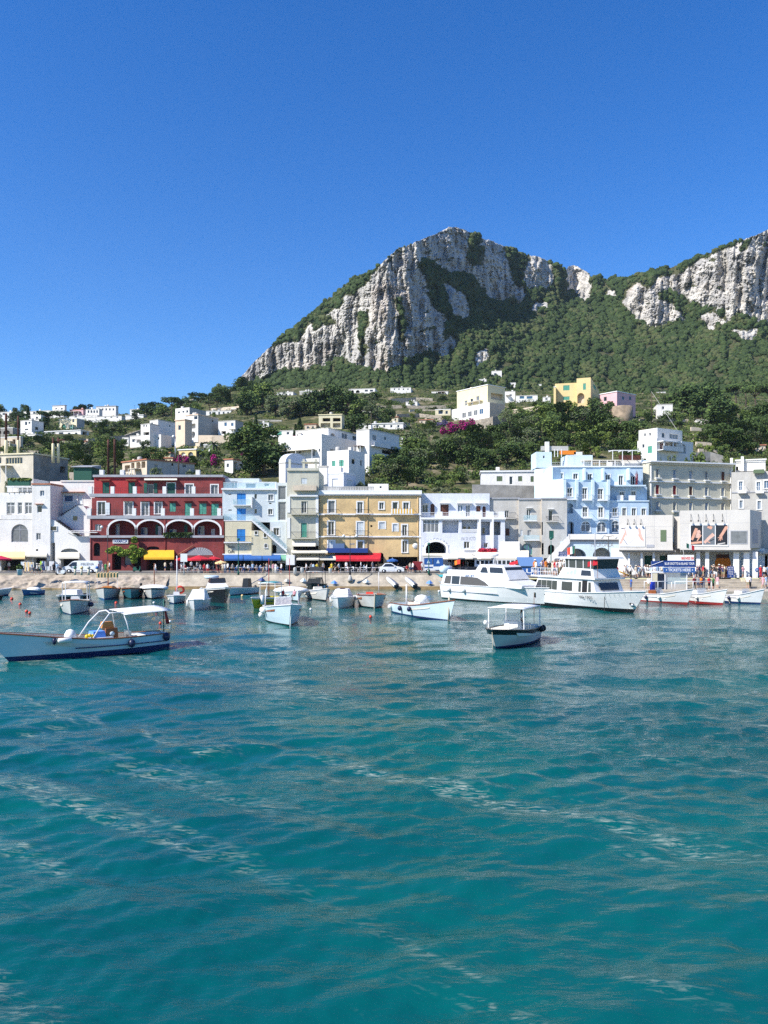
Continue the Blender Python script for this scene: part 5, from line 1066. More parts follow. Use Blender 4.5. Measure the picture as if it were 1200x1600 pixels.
# ================================================================== HOUSES AND WALLS ON THE HILLSIDE
def corner(px,py,Y,th):
 """two facades meeting at a vertical corner seen at photo (px, py): left one running left and back, right one right and back"""
 c=at(px,YH,Y);dl=Vector((-math.cos(th),math.sin(th),0));dr=Vector((math.sin(th),math.cos(th),0))
 return c,dl,dr
def villa(label,pl,pc,pr,yt,yb,m,wl=(),wr=(),th=28,Y=None,side=None,cor=None,group=None,name='hill_house',par=0.0,root=None,flat=0.0):
 """corner house; wl / wr are openings (photo pixels) on its left and right facade"""
 th=R(th);Y=Y or ground_Y(pc,yb)-1.0;c,dl,dr=corner(pc,yb,Y,th);k=(pl-600)/F
 tl=(k*c.y-c.x)/(dl.x-k*dl.y);k=(pr-600)/F;tr=(k*c.y-c.x)/(dr.x-k*dr.y)
 if not(0<tr<60):tr=8.0
 if not(0<tl<80):tl=10.0
 z1=HC+(YH-yt)/F*Y;z0=HC+(YH-yb)/F*Y
 r=root or empty(name,(c.x,c.y,z0),label,'house',group)
 zb=z0-5.0
 pL=c+dl*tl;FL=Frame(pL[:2],(-dl)[:2]);FR=Frame(c[:2],dr[:2]);side=side or m
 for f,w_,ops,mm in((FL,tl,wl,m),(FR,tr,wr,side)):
  mb=MB();hs_=[]
  for o in ops:
   h=f.rect(*o[1:5]);h=(max(h[0],.1),min(h[1],w_-.1),max(h[2],z0-1),min(h[3],z1-.15));hs_.append((h,o))
   if h[1]-h[0]<.1 or h[3]-h[2]<.1:hs_.pop();continue
   o[5]['k']=o[0];dp={'l':1.5,'g':1.0}.get(o[0],.18);o[5].setdefault('r',dp);reveal(mb,f,h,o[5]['r'],mm,o[5].get('arch',False),8)
  wall_holes(mb,f,0,w_,zb,z1,[h for h,_ in hs_],mm)
  if f is FL:
   q=c+dl*tl+dr*tr
   mb.poly([c+Vector((0,0,z1))-Vector((0,0,c.z)),c+dr*tr+Vector((0,0,z1-c.z)),q+Vector((0,0,z1-c.z)),pL+Vector((0,0,z1-c.z))],m)
   for A_,B_ in((pL,q),(q,c+dr*tr)):mb.poly([Vector((A_.x,A_.y,zb)),Vector((B_.x,B_.y,zb)),Vector((B_.x,B_.y,z1)),Vector((A_.x,A_.y,z1))][::-1],side)
  mb.build('wall',r)
  for h,o in hs_:fill(r,f,h,o[5])
 if par:
  mb=MB();mb.box(FL,0,tl,-.2,.003,z1+.002,z1+par,m);mb.box(FR,.0,tr,-.2,.003,z1+.003,z1+par,side);mb.build('parapet',r)
 if cor:
  mb=MB();a=.22
  P=[c-(dl+dr)*a,pL+(dl-dr)*a,pL+dl*a+dr*(tr+a),c+dr*(tr+a)-dl*a]
  mb.hexa([Vector((p.x,p.y,z1+.003))for p in P][::-1],[Vector((p.x,p.y,z1+.28))for p in P][::-1],cor);mb.build('roof_edge',r)
 rr=random.Random(int(pl*7+yb*3));zt=z1+(.28 if cor else par)
 if not cor and not par:
  mb=MB();mb.box(FL,-.06,tl+.06,.003,.07,z1-.22,z1+.04,TRIM if m is not WHITE else GREY);mb.box(FR,.072,tr,.003,.07,z1-.22,z1+.04,TRIM if m is not WHITE else GREY);mb.build('coping',r)
 if tl>3 and root is None:
  if rr.random()<.75:mb=MB();u=rr.uniform(.15,.8)*tl;mb.box(FL,u,u+.7,-2.2,-1.5,z1-.1,zt+rr.uniform(.6,1.2),m);mb.build('chimney',r)
  if rr.random()<.5:mb=MB();u=rr.uniform(.15,.85)*tl;q=FL.p(u,-1.2,z1);mb.tube([q,q+Vector((0,0,2.4))],.04,IRON,4);mb.tube([q+Vector((-.6,0,2.0)),q+Vector((.6,0,2.2))],.03,IRON,4);mb.build('aerial',r)
  if rr.random()<.35:mb=MB();u=rr.uniform(.1,.7)*tl;q=FL.p(u,-2,zt);mb.lathe(q,[(.5,-.1),(.55,.1),(.55,.9),(.3,1.05)],GREY,10);mb.build('roof_tank',r)
  if rr.random()<.4 and z1-z0>3:
   mb=MB();a,c=sorted(rr.uniform(.05,.95)*tl for _ in range(2));c=max(c,a+2);zz=z0+2.3;mb.box(FL,a,c,.01,1.8,zz,zz+.1,WCLOTH if rr.random()<.5 else BROWN)
   for u in(a+.05,(a+c)/2,c-.15):mb.box(FL,u,u+.1,1.65,1.75,z0-1,zz-.002,TRIM)
   mb.build('pergola',r)
 return r,FL,FR,(z0,z1,Y,tl,tr)
def W(x0,y0,x1,y1,**k):return O('w',x0,y0,x1,y1,**{'nv':0,'nh':0,**k})
def G(x0,y0,x1,y1,**k):return O('g',x0,y0,x1,y1,**k)
def L_(x0,y0,x1,y1,**k):return O('l',x0,y0,x1,y1,**k)
def rowW(x0,x1,y0,y1,n,fill_=.5,f=W,**k):
 w=(x1-x0)/n;return[f(x0+w*i+w*(1-fill_)/2,y0,x0+w*i+w*(1+fill_)/2,y1,**dict(k))for i in range(n)]
def stone_wall(label,pts,m=None,th=.5,name='stone_wall',deep=3.0):
 """retaining wall along photo points (px, top row, bottom row)"""
 m=m or STONE;mb=MB();ps=[]
 for x,t,b in pts:Y=ground_Y(x,b)-.6;p=at(x,b,Y);ps.append((p,HC+(YH-t)/F*Y))
 for(a,za),(b,zb)in zip(ps,ps[1:]):
  d=Vector((b.x-a.x,b.y-a.y,0)).normalized();n=Vector((-d.y,d.x,0))*th;lo=min(a.z,b.z)-deep
  A0,B0=Vector((a.x,a.y,lo)),Vector((b.x,b.y,lo));A1,B1=Vector((a.x,a.y,za)),Vector((b.x,b.y,zb))
  mb.hexa([A0,B0,B0+n,A0+n],[A1,B1,B1+n,A1+n],m)
 tag(mb.build(name,None,ps[0][0]),label,'wall')
def hill_houses():
 V=villa
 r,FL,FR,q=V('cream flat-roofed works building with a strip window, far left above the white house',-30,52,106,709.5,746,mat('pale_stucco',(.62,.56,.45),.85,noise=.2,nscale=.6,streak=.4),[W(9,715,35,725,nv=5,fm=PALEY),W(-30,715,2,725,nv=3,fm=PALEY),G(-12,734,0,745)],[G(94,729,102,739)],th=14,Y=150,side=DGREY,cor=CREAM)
 r,*_=V('grey stone house with two oval windows at the left edge',-30,20,32,668,684,DGREY,[G(5,672,15.5,678.5,arch=True,r=.4),G(-8,672,2,678,arch=True,r=.4)],[],th=12,side=DGREY)
 V('grey stone lower house with a door opening at the left edge',-30,32,36,682,702,SAND,[G(19.5,686.5,24,693.5)],[],th=10)
 V('white cube house below the dark cypress on the left hill',32,49.5,68,656,679,WHITE,[W(39,659,42.5,664.5),W(44.5,659,47.5,662.5),W(39,670,44,672.5)],[W(55,667,60,672)],th=20)
 V('low white outbuilding under the white cube house on the left hill',34,56,66,677.5,685,WHITE,[G(47,681,51,684.5),W(53,681,55,684)],[],th=20)
 V('long low white house with a row of small windows on the left hill',70,126,139,672.5,683,WHITE,[W(74,675,79,680),W(81,675,85,679.5),W(92,675.5,99,679),W(106,676,110,679),W(117,676,121,679.5)],[L_(129,675,136,681)],th=16,cor=TRIM)
 V('cream house with two teal arches below the ridge on the left hill',92,120,132,653.5,673,CREAM,[G(96,662.5,103,671,arch=True,bm=TEALS,r=.4),G(107.5,662.5,115,671,arch=True,bm=TEALS,r=.4),W(113,655,116,660)],[],th=18,side=GREY)
 V('white house just right of the dark cypress, under the left ridge',47,64,72,646,663,WHITE,[W(56,651,59.5,656)],[],th=20)
 V('white flat house on the left ridge behind the cypress',37,78,84,641,652,WHITE,rowW(40,76,643.5,647,4,.4),[],th=15,Y=392)
 V('highest white house on the left ridge, stepped upper floor with arches',76,100,105,640.5,655,WHITE,[G(78,642,83,646.5,arch=True,bm=CURT,r=.3),G(87.5,642,93,646.5,arch=True,bm=CURT,r=.3)],[],th=15,Y=386)
 V('small upper house with a dark roof edge on top of the left ridge',82,101,104,633.5,642,WHITE,[W(86.5,637.5,89,640),W(95,637.5,98,640)],[],th=15,Y=394,cor=GTRIM)
 V('low house with a reddish roof on the left ridge',109,130,136,640,650,PINK,rowW(111,129,643,646,3,.4),[],th=15,Y=395,cor=TILE)
 V('white house with a gallery front in the middle of the left ridge',134,155,160,638.5,653,WHITE,rowW(136,154,641,645.5,4,.55),[],th=15,Y=388)
 V('long white house with a grey roof and a row of windows on the left ridge',150,181,185,634.5,650,WHITE,rowW(152,180,638,641.5,5,.4),[],th=12,Y=398,cor=GTRIM)
 V('low white wall-like house below the ridge, above green shrubs on the left',108,152,158,648.5,655,WHITE,rowW(112,150,650.5,652.5,3,.3),[],th=12,Y=372)
 V('low white terrace house on the left ridge beside the wooded part',135,190,196,649.5,655.5,WHITE,rowW(160,188,651,653,3,.3),[],th=12,Y=366)
 V('white cube with two windows standing before the dark pines on the ridge',203,219.5,222,639,648,WHITE,[W(205.5,641,210,644,p='k'),W(213,641,217,644)],[],th=10,Y=392)
 V('low white house with long roof terrace under the ridge pines',196,224,232,648.5,655,WHITE,[W(206,651,212,653)],[],th=10,Y=380,cor=TRIM)
 r,*_=V('big white stepped house with arched ground floor on the left slope',224,251.5,268,681,701,WHITE,[W(225,683.5,231.5,689,nv=2),W(237,683.5,241,688),W(246,683,249,687),G(226,694.5,233.5,700,arch=True,bm=CURT,r=.3),G(236,693.5,244,700,arch=True,bm=CURT,r=.3)],[],th=30,par=.5)
 V('upper floor',220,234,249,661.5,683,WHITE,[W(224,664,226,667),W(228,664,230,667),G(224,675,233,680)],[],th=30,Y=_[2][2]+4 if False else 247,root=r)
 V('back wing',234,247,274,655.5,684,WHITE,[W(236,660,239,664)],[W(264,664,267,667)],th=32,Y=256,root=r)
 V('small white cube house at the left end of the stepped white house',191,201,206,683,698,WHITE,[W(193,686,199.5,688),W(193,691.5,198.5,693.5)],[],th=20)
 V('low white house between the small cube and the stepped white house',203,221,226,680,699,WHITE,[W(206.5,686,211,691),W(213,689,219,692)],[],th=20)
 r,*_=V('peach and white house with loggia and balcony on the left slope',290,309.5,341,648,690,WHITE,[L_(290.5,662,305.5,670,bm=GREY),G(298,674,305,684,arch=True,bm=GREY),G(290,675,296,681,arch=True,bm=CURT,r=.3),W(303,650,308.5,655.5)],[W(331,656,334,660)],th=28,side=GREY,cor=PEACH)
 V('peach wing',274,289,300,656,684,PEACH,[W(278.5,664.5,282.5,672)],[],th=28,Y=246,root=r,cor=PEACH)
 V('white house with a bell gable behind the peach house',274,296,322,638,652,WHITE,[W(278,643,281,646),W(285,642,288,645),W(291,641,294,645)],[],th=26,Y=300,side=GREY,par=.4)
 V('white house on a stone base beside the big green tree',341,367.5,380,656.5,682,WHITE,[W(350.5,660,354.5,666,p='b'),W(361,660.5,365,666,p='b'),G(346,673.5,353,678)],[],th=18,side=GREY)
 V('long low white house with columns under the mountain foot',322,361,366,641,650,WHITE,rowW(325,360,643.5,647.5,5,.4),[],th=8,Y=345)
 V('white pillared porch at the end of the long low white house',361,378,380,638,650,STONE,[G(362,641,366,648),G(367.5,641,370.5,648),G(372,641,376,648)],[],th=8,Y=348)
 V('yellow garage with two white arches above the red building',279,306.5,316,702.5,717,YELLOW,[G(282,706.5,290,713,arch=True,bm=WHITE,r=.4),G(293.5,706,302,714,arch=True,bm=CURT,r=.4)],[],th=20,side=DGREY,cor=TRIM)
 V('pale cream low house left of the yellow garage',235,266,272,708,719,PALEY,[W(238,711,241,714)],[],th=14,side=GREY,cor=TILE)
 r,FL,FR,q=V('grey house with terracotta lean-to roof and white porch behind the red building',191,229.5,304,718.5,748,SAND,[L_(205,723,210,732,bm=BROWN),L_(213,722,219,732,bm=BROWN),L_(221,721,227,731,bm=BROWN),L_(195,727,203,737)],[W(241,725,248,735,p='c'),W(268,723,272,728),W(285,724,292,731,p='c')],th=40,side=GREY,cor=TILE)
 V('small white house with a red tile roof below the big dark tree',351,364,380,718,738,WHITE,[G(354,724,358,730,arch=True,bm=CURT,r=.3)],[L_(366,722,371,734,bm=BROWN)],th=24,cor=TILE)
 V('low white house with a green shutter beside the cypress pair',421,458,464,672,683,WHITE,[O('s',431,662+12,440,680,sm=TEALS),W(448,675,452,679)],[],th=14)
 V('white house with a small dome on the slope under the cliff',432,458,464,612,625,WHITE,rowW(434,456,615,618,4,.4),[],th=10,Y=392)
 V('grey stone house on the slope under the cliff',468,487,490,610.5,626,GREY,[W(475,614,481,619,p='c')],[],th=10,Y=390)
 V('small vaulted pale house on the slope under the cliff',489,502,506,611,621,CREAM,[W(493,614,497,617)],[],th=10,Y=400)
 V('long white house with arched windows at the foot of the wooded mountain',545,586,597,606.5,617,WHITE,[G(548,609.5,553,614,arch=True,r=.5),G(556,609.5,562,614,arch=True,r=.5),W(570,609,575,612),W(578,609,583,612)],[],th=10,Y=404)
 V('low white house with four dark windows at the foot of the wooded mountain',610,642,648,605,612,WHITE,rowW(613,641,607,609.5,4,.3),[],th=8,Y=412)
 V('small white house left of the pale yellow villa, at the wood edge',674,700,704,611,620,WHITE,[W(681,613.5,690,616.5),W(693,614,697,617)],[],th=10,Y=402)
 V('white and cream two-storey house with striped sun blind and loggias',498,534,538,648,670,CREAM,[L_(504,653,516,658.5,bm=DARK),L_(520,653,532,658.5,bm=DARK),L_(501,661,516,668,bm=GREY),L_(520,661,532,668,bm=GREY)],[],th=8,cor=PALEY)
 a,*_=V('large white house with arched roof terrace in the centre of the hillside',435,502.5,557,681,718,WHITE,[W(487,701,492,713,nv=1),W(498,701,500,706,p='k'),W(466,704,470,708),W(447,704,449,707)],[W(516,702,524,706,p='k')],th=30,Y=180,par=.5)
 V('upper floor',462,513,558,668.5,690,WHITE,[L_(462.5,676,475,690,arch=True,bm=GREY),L_(485,679,499,688,bm=CURT),G(515,676,526,689,arch=True,bm=CURT,r=.4)],[G(515.5,676.5,525,690,arch=True,bm=CURT,r=.4),W(534,677,543,687,nv=1,p='c'),W(551,681,557,688,nv=1)],th=30,Y=192,root=a)
 r,FL,FR,q=V('tall white cube house with a long balcony, right of the large white house',557,577,624,670,712,WHITE,[],[W(582,679.5,588,688,nv=1),W(600,682.5,604,687.5),G(597,704,615,710)],th=33,Y=184)
 b=MB();u0,z=FR.hit(579,697);u1,_=FR.hit(623,697);b.box(FR,u0,u1,.01,1.1,z,z+.18,TRIM);b.box(FR,u0,u1,1.0,1.08,z+.19,z+1.0,WHITE);b.build('balcony',r)
 V('white house with green shutters and glass roof terrace, below the large white house',511,545,570,709.5,739,WHITE,[O('s',518.5,720,524,728.5,sm=TEALS),O('s',530,718.5,537,728.5,sm=TEALS)],[W(549.5,717,555,725.5),W(563,719,566,728)],th=30,Y=158,par=.9)
 V('white house with two shaded doors behind the ochre house roof',512,537,556,738,772,LAV,[O('D',519,748,528,763,fm=WSHUT)],[O('D',542,750,551,763,fm=WSHUT)],th=24,Y=146)
 V('narrow white house with one dark arched door, right of the grey-cream tower',497,511.5,513,728,772,WHITE,[G(500,748.5,506,762,arch=True)],[],th=8,Y=143,side=LAV)
 r,FL,FR,q=V('white vaulted roof room behind the grey-cream tower house',436,446,481,722,745,WHITE,[],[],th=35,Y=150,side=LAV)
 b=MB();pts=[FR.p(q[4]*(.5-.5*math.cos(math.pi*i/10)),0,q[1]+2.0*math.sin(math.pi*i/10))for i in range(11)];b.prism(pts,FL.p(0,0,0)-FL.p(q[3],0,0),LAV);b.build('vault_roof',r)
 V('long low white house behind the tall white cube house',560,630,636,661.5,673,WHITE,rowW(562,628,664,668,6,.3),[],th=10,cor=TRIM)
 V('little white house with orange terrace posts at the edge of the centre wood',626,652,657,682,703,WHITE,[W(641,687,645,695)],[],th=12,side=SAND)
 V('low white cottage among terraces under the mountain, left of the yellow villa',680,704,709,639,650,CREAM,[W(685,641,692,647),W(696,642,700,647)],[],th=12)
 r,FL,FR,q=V('large pale yellow villa on two floors above magenta bougainvillea',714,762,789,601.5,634,PALEY,[W(744,619,749,628,p='c'),W(735,623,739,632),W(726,626,730,634,p='c')],[L_(767,615,787,625,bm=SAND)],th=52,Y=292,side=PALEY,cor=TRIM)
 V('white ground floor',706,765,789,631,657,WHITE,[W(722,645,728,653,p='c',nv=1),W(731,643,737,651,p='c',nv=1),W(740,641,746,649,p='c',nv=1),W(749,639,755,647,p='b',nv=1)],[],th=52,Y=286,root=r,side=SAND,par=.6)
 stone_wall('rough pink-grey stone wall under the pale yellow villa',[(736,658,672),(752,655,672),(770,651,670),(795,646,660)])
 V('white house in three steps high behind the yellow villa',783,806,809,597.5,606,WHITE,rowW(785,805,600,603,3,.4,G),[],th=10,Y=mountain_Y(806,606))
 V('white house among the trees highest above the yellow villa',768,784,787,579,592,WHITE,[W(772,583,776,587)],[],th=10,Y=mountain_Y(784,592))
 V('small white house right beside the roof of the yellow villa',788,805,808,611,626,WHITE,[W(795,616,800,619)],[],th=10,Y=350)
 V('white bungalow with two teal windows between the two yellow houses',806,840,844,617,628,WHITE,[W(812,619,819,623,p='b',fm=TEALS),W(823,619,832,623,p='b',fm=TEALS)],[],th=10,Y=345)
 r,*_=V('yellow cubist house with teal shutters and arched porch on the right hill',867,906,915,600,631,YELLOW,[O('s',880,602,890,610,sm=TEALS),O('s',880,619.5,890,625,sm=TEALS)],[],th=14,Y=268,par=.5)
 V('tower',901,923,936,591.5,631,YELLOW,[O('s',911,599,915.5,609,sm=TEALS),L_(902,614,913,630,arch=True,bm=SAND)],[O('s',927,600,931,608,sm=TEALS)],th=22,Y=265,root=r,par=.4);V('side pillar',865,868.5,870,604,631,YELLOW,[],[],th=14,Y=267.4,root=r)
 r,*_=V('pink house on the right hill beside the yellow house',936,964,993,612,640,PINK,[W(943,620,948,627),O('s',953,627,958,638,sm=BROWN)],[W(972,619,976,625),W(983,619,987,625)],th=52,Y=262,side=PINK,cor=TRIM)
 b=MB();Yt=244;p=at(975,662,Yt);rad=16.5/F*Yt;zt=HC+(YH-634)/F*Yt;b.lathe((p.x,p.y+rad*.6,0),[(rad*1.02,p.z-5),(rad,(p.z+zt)/2),(rad*.97,zt),(.01,zt+.02)],mat('tower_stone',(.38,.29,.20),.95,noise=.5,nscale=.6,streak=.9),24)
 tag(b.build('round_bastion',None,(p.x,p.y,p.z)),'round brown stone bastion below the pink house','bastion')
 V('small white house behind a guyed mast on the right hill',1027,1051,1056,631,646,WHITE,[W(1034,635,1038,640)],[G(1052,636,1056,643)],th=10,Y=270)
 r,FL,FR,q=V('white villa with arched window and balconies above the beige house',996,1026,1083,688,716,WHITE,[W(1003,694,1007,700),O('s',1012,697,1019,708,sm=TEALS)],[L_(1031,692,1045,703,bm=PINK),L_(1047,693,1057,703,arch=True,bm=PINK),W(1061,693,1072,709,arch=True,nv=1,nh=1,p='c')],th=58,Y=165,par=.4)
 b=MB();u0,z=FR.hit(1027,704);u1,_=FR.hit(1059,704);b.box(FR,u0,u1,.01,1.5,z,z+.15,TRIM);b.box(FR,u0,u1,1.4,1.48,z+.16,z+.95,WHITE);b.build('balcony',r)
 b=MB();u0,z=FR.hit(1027,690.5);u1,_=FR.hit(1058,690.5);b.box(FR,u0,u1,.01,1.6,z,z+.15,TRIM)
 b.build('porch_roof',r)
 for x in(1029,1043,1056):b=MB();u,z=FR.hit(x,690.8);z0=FR.hit(x,703)[1];b.box(FR,u,u+.18,1.3,1.45,z0,z-.02,TRIM);b.build('pillar',r)
 V('upper floor',998,1027,1066,670.5,690,WHITE,[W(1006,677,1009,682),W(1014,676,1017,681)],[W(1034,676,1039,684),W(1046,678,1060,686,nv=2,p='c')],th=58,Y=170,root=r,par=.3)
 V('long white house with green windows on a stone terrace, left of the blue hotel',752,836,840,737,760,WHITE,[O('s',776,744,785,752,sm=OLIVES),W(796,744.5,801,757),O('s',809.5,744,816,752,sm=OLIVES),O('s',829,744,834,753,sm=OLIVES)],[],th=6,Y=152,side=LAV,cor=TRIM)
 stone_wall('grey stone terrace wall under the long white house with green windows',[(738,757,790),(790,758,790),(836,759,790)],DGREY)
 for i,(a,c,t,b_,w_)in enumerate(((1080,1096,667,676,'highest'),(1084,1104,678,688,'second'),(1088,1112,690,699,'third'),(1092,1122,701,710,'lowest'))):stone_wall(w_+' of the sunlit stone terrace walls right of the white arched villa',[(a,t,b_),((a+c)/2,t+.5,b_),(c,t+2,b_)],SAND,deep=1.0)
 stone_wall('low dark stone wall behind the grey-white house roof',[(1085,707,720),(1110,706,720),(1130,712,722)],DGREY)
 stone_wall('sunny retaining wall beside the palm tree',[(310,680,694),(332,680,694),(358,680.5,692)],SAND)
 stone_wall('pale retaining wall left of the red building roof',[(108,738,752),(130,737.5,752),(149,738,752)],SAND)
 stone_wall('long tan field wall below the long low white house, left hill',[(110,686,691),(150,685,691),(196,680,690),(225,670,680)],STONE)
 stone_wall('dry stone field wall in the middle of the left shrub slope',[(60,686,690),(86,687,692),(112,690,695)],STONE)
 stone_wall('dry stone terrace wall above the large white house',[(610,623,628),(650,621,627),(676,622,628)],STONE)
 stone_wall('upper dry stone terrace wall left of the pale yellow villa',[(612,633,638),(660,634,640),(700,633,640)],STONE)
 stone_wall('lower dry stone terrace wall left of the pale yellow villa',[(620,647,653),(655,646,653),(690,650,657)],STONE)
 stone_wall('pale road wall under the ridge pines right of the bell gable house',[(330,638,643),(355,636,642),(380,634,640)],SAND)
 stone_wall('stone parapet under the terrace of the yellow cubist house',[(800,640,650),(842,634,645),(880,634,642)],SAND)
 b=MB();Y=ground_Y(300,640);p=at(300,641,Y);rr=4.2/F*Y;b.lathe((p.x,p.y,0),[(rr,p.z-2),(rr,p.z+4.2),(rr*1.15,p.z+4.4),(rr*1.1,p.z+5.4),(.05,p.z+5.5)],STONE,12);tag(b.build('stone_turret',None,p),'round stone turret under the ridge pines','tower')
 rust=mat('rusty_steel',(0.10,0.035,0.022),.85,noise=.5,nscale=1.5,streak=.5)
 for x,yt,yb,Y,w_,cream,lab in((-.5,650,710,152,2.2,0,'rusty flue pipe cut by the left edge of the photo'),(9.5,646,709,152,3.4,1,'thick rusty flue pipe with a collar, near the left edge'),(28.3,650,709,152,2.6,1,'thin rusty flue pipe on the cream works building'),(83,684,714,153,3,1,'rusty flue pipe with cream foot, left one of the close pair'),(91,684,714,153.5,3,1,'rusty flue pipe with side arm, right one of the close pair'),(169.3,687,745,150,3.6,0,'tall black-brown flue pipe behind the red building, left one'),(179.3,686.5,745,150,3.8,0,'tall black-brown flue pipe behind the red building, right one')):
  b=MB();p=at(x,yb,Y);zt=HC+(YH-yt)/F*Y;rr=w_/F*Y/2;b.lathe((p.x,p.y,0),[(rr,p.z-1),(rr,zt-1.2),(rr*1.02,zt-1.19),(rr*1.02,zt-1.0),(rr,zt-.99),(rr,zt),(rr*.7,zt+.02)],rust,12)
  o=empty('flue_pipe',p,lab,'chimney');b.build('pipe',o);c=MB();c.lathe((p.x,p.y,0),[(rr*1.5,p.z-1.2),(rr*1.5,p.z+(2.6 if cream else .3)),(rr,p.z+(2.7 if cream else .4))],PALEY if cream else GTRIM,10);c.build('foot',o)
  if 'side arm' in lab:c=MB();c.tube([(p.x,p.y,zt-.5),(p.x+1.3,p.y,zt-.4)],.18,rust,6);c.build('arm',o)
 g=MB();Y=152;fr=between(115,Y,145,Y);h=fr.rect(115,727,143,738);g.box(fr,h[0],h[1],-4,0,h[2]-2,h[3]-.4,GREENF);o=empty('garden_shed',fr.p(h[0],0,h[2]-2),'dark green garden shed left of the tall flue pipes','shed');g.build('wall',o)
 g=MB();P=fr.p;g.hexa([P(h[0]-.3,.4,h[3]-.4),P(h[1]+.3,.4,h[3]-.4),P(h[1]+.3,-4.3,h[3]-.4),P(h[0]-.3,-4.3,h[3]-.4)],[P(h[0]-.3,.4,h[3]-.25),P(h[1]+.3,.4,h[3]-.25),P(h[1]+.3,-4.3,h[3]+.4),P(h[0]-.3,-4.3,h[3]+.4)],GTRIM);g.build('roof',o)
 for x,yt,yb,Y,lab in((1018,612,660,258,'wooden mast held by a long diagonal stay on the right hill'),(274,682,722,200,'slim lamp pole beside the stepped white house'),(279,706,745,150,'thin pole on the roofs behind the red building'),(580,646,672,230,'bare wooden pole above the tall white cube house')):
  p=at(x,yb,Y);zt=HC+(YH-yt)/F*Y;b=MB();b.tube([(p.x,p.y,p.z-1),(p.x,p.y,zt)],[.16,.10],BARK if x!=274 else STEEL,6);o=empty('pole',p,lab,'pole');b.build('shaft',o)
  if x==1018:e=at(1058,672,215);b=MB();b.tube([(p.x,p.y,zt),tuple(e)],.045,GREY,5);b.build('stay',o)
  if x==274:b=MB();b.ball((p.x-.5,p.y,zt),.4,TRIM);b.build('lamp_head',o)
def more_houses():
 V=villa
 for pl,pr,yt,yb,n,lab,m,Y in((52,62,663,672,2,'small white annex between the cube house and the pines',WHITE,None),(139,160,657,663,3,'low white house among shrubs in the middle of the left slope',WHITE,None),(160,176,652,659,2,'small cream house below the long grey-roofed ridge house',CREAM,None),(0,22,643,651,2,'white house half hidden in trees at the far left skyline',WHITE,380),(118,134,690,698,2,'pale stone hut on the shrub slope left of the flue pipes',SAND,None),(256,270,716,724,2,'little ochre annex beside the pale cream low house',PALEY,None),(318,334,694,702,2,'small teal-doored garage under the sunny retaining wall',GREY,None),(385,402,680,690,2,'small tan house between the green trees left of centre',SAND,None),(404,420,660,668,2,'white cottage between the tall trees below the cliff',WHITE,None),(476,494,663,673,2,'small stone house behind the centre cypresses',SAND,None),(566,580,640,648,2,'white cottage on the terraces above the white cube house',WHITE,None),(600,622,652,660,3,'low cream farmhouse on the centre terraces',CREAM,None),(634,652,627,634,2,'white cottage on the upper centre terraces',WHITE,None),(655,676,656,664,3,'low tan farmhouse left of the bougainvilleas',SAND,None),(745,760,592,598,2,'small white villa in the wood edge above the yellow villa',WHITE,450),(848,860,620,627,1,'tiny white house left of the cubist house',WHITE,330),(820,846,600,606,2,'little white house high in the trees between the yellow houses',WHITE,440),(1088,1108,655,664,2,'white cottage half hidden by trees on the right slope',WHITE,None),(1180,1196,696,705,2,'tan house among trees at the right edge',SAND,None),(1026,1040,612,619,1,'white house far up in the right wood',WHITE,440),(308,330,706,713,2,'white garden house left of the palm',WHITE,None),(208,232,722,732,3,'tan low house under the stepped white house',SAND,None)):
  V(lab,pl,pr,pr+6,yt,yb,m,rowW(pl+1,pr-1,yt+(yb-yt)*.3,yt+(yb-yt)*.7,n,.4),[],th=12,Y=mountain_Y(pr,yb)if(Y or 0)>435 else Y,cor=TILE if m in(SAND,CREAM,PALEY)else None)
 for i,(a,c,t,b_,lab)in enumerate(((560,606,634,638,'short dry stone wall above the tall white cube house'),(640,680,640,644.5,'dry stone terrace wall in the middle of the centre terraces'),(604,640,660,665,'lowest dry stone terrace wall right of the tall white cube house'),(690,714,644,650,'dry stone wall just left of the yellow villa'),(130,165,694,699,'dry stone wall right of the stone hut on the left slope'),(150,190,664,668,'grey terrace wall under the left ridge houses'),(240,268,702,708,'pale wall below the big stepped white house'),(282,312,692,699,'dark stone wall under the peach house'),(395,440,656,660,'pale road wall between the trees below the cliff'),(1000,1028,655,661,'grey stone wall right of the round bastion'),(1040,1076,655,661,'tan stone wall above the white arched villa'),(860,930,634,639,'garden wall in front of the yellow cubist house'),(20,60,704,709,'pale terrace wall above the cream works building'),(470,500,675,680,'pale wall beside the centre cypresses'))):stone_wall(lab,[(a,t,b_),((a+c)/2,t-.4,b_-.4),(c,t+.3,b_+.3)],(STONE,SAND,DGREY)[i%3],deep=1.5)
hill_houses();more_houses()
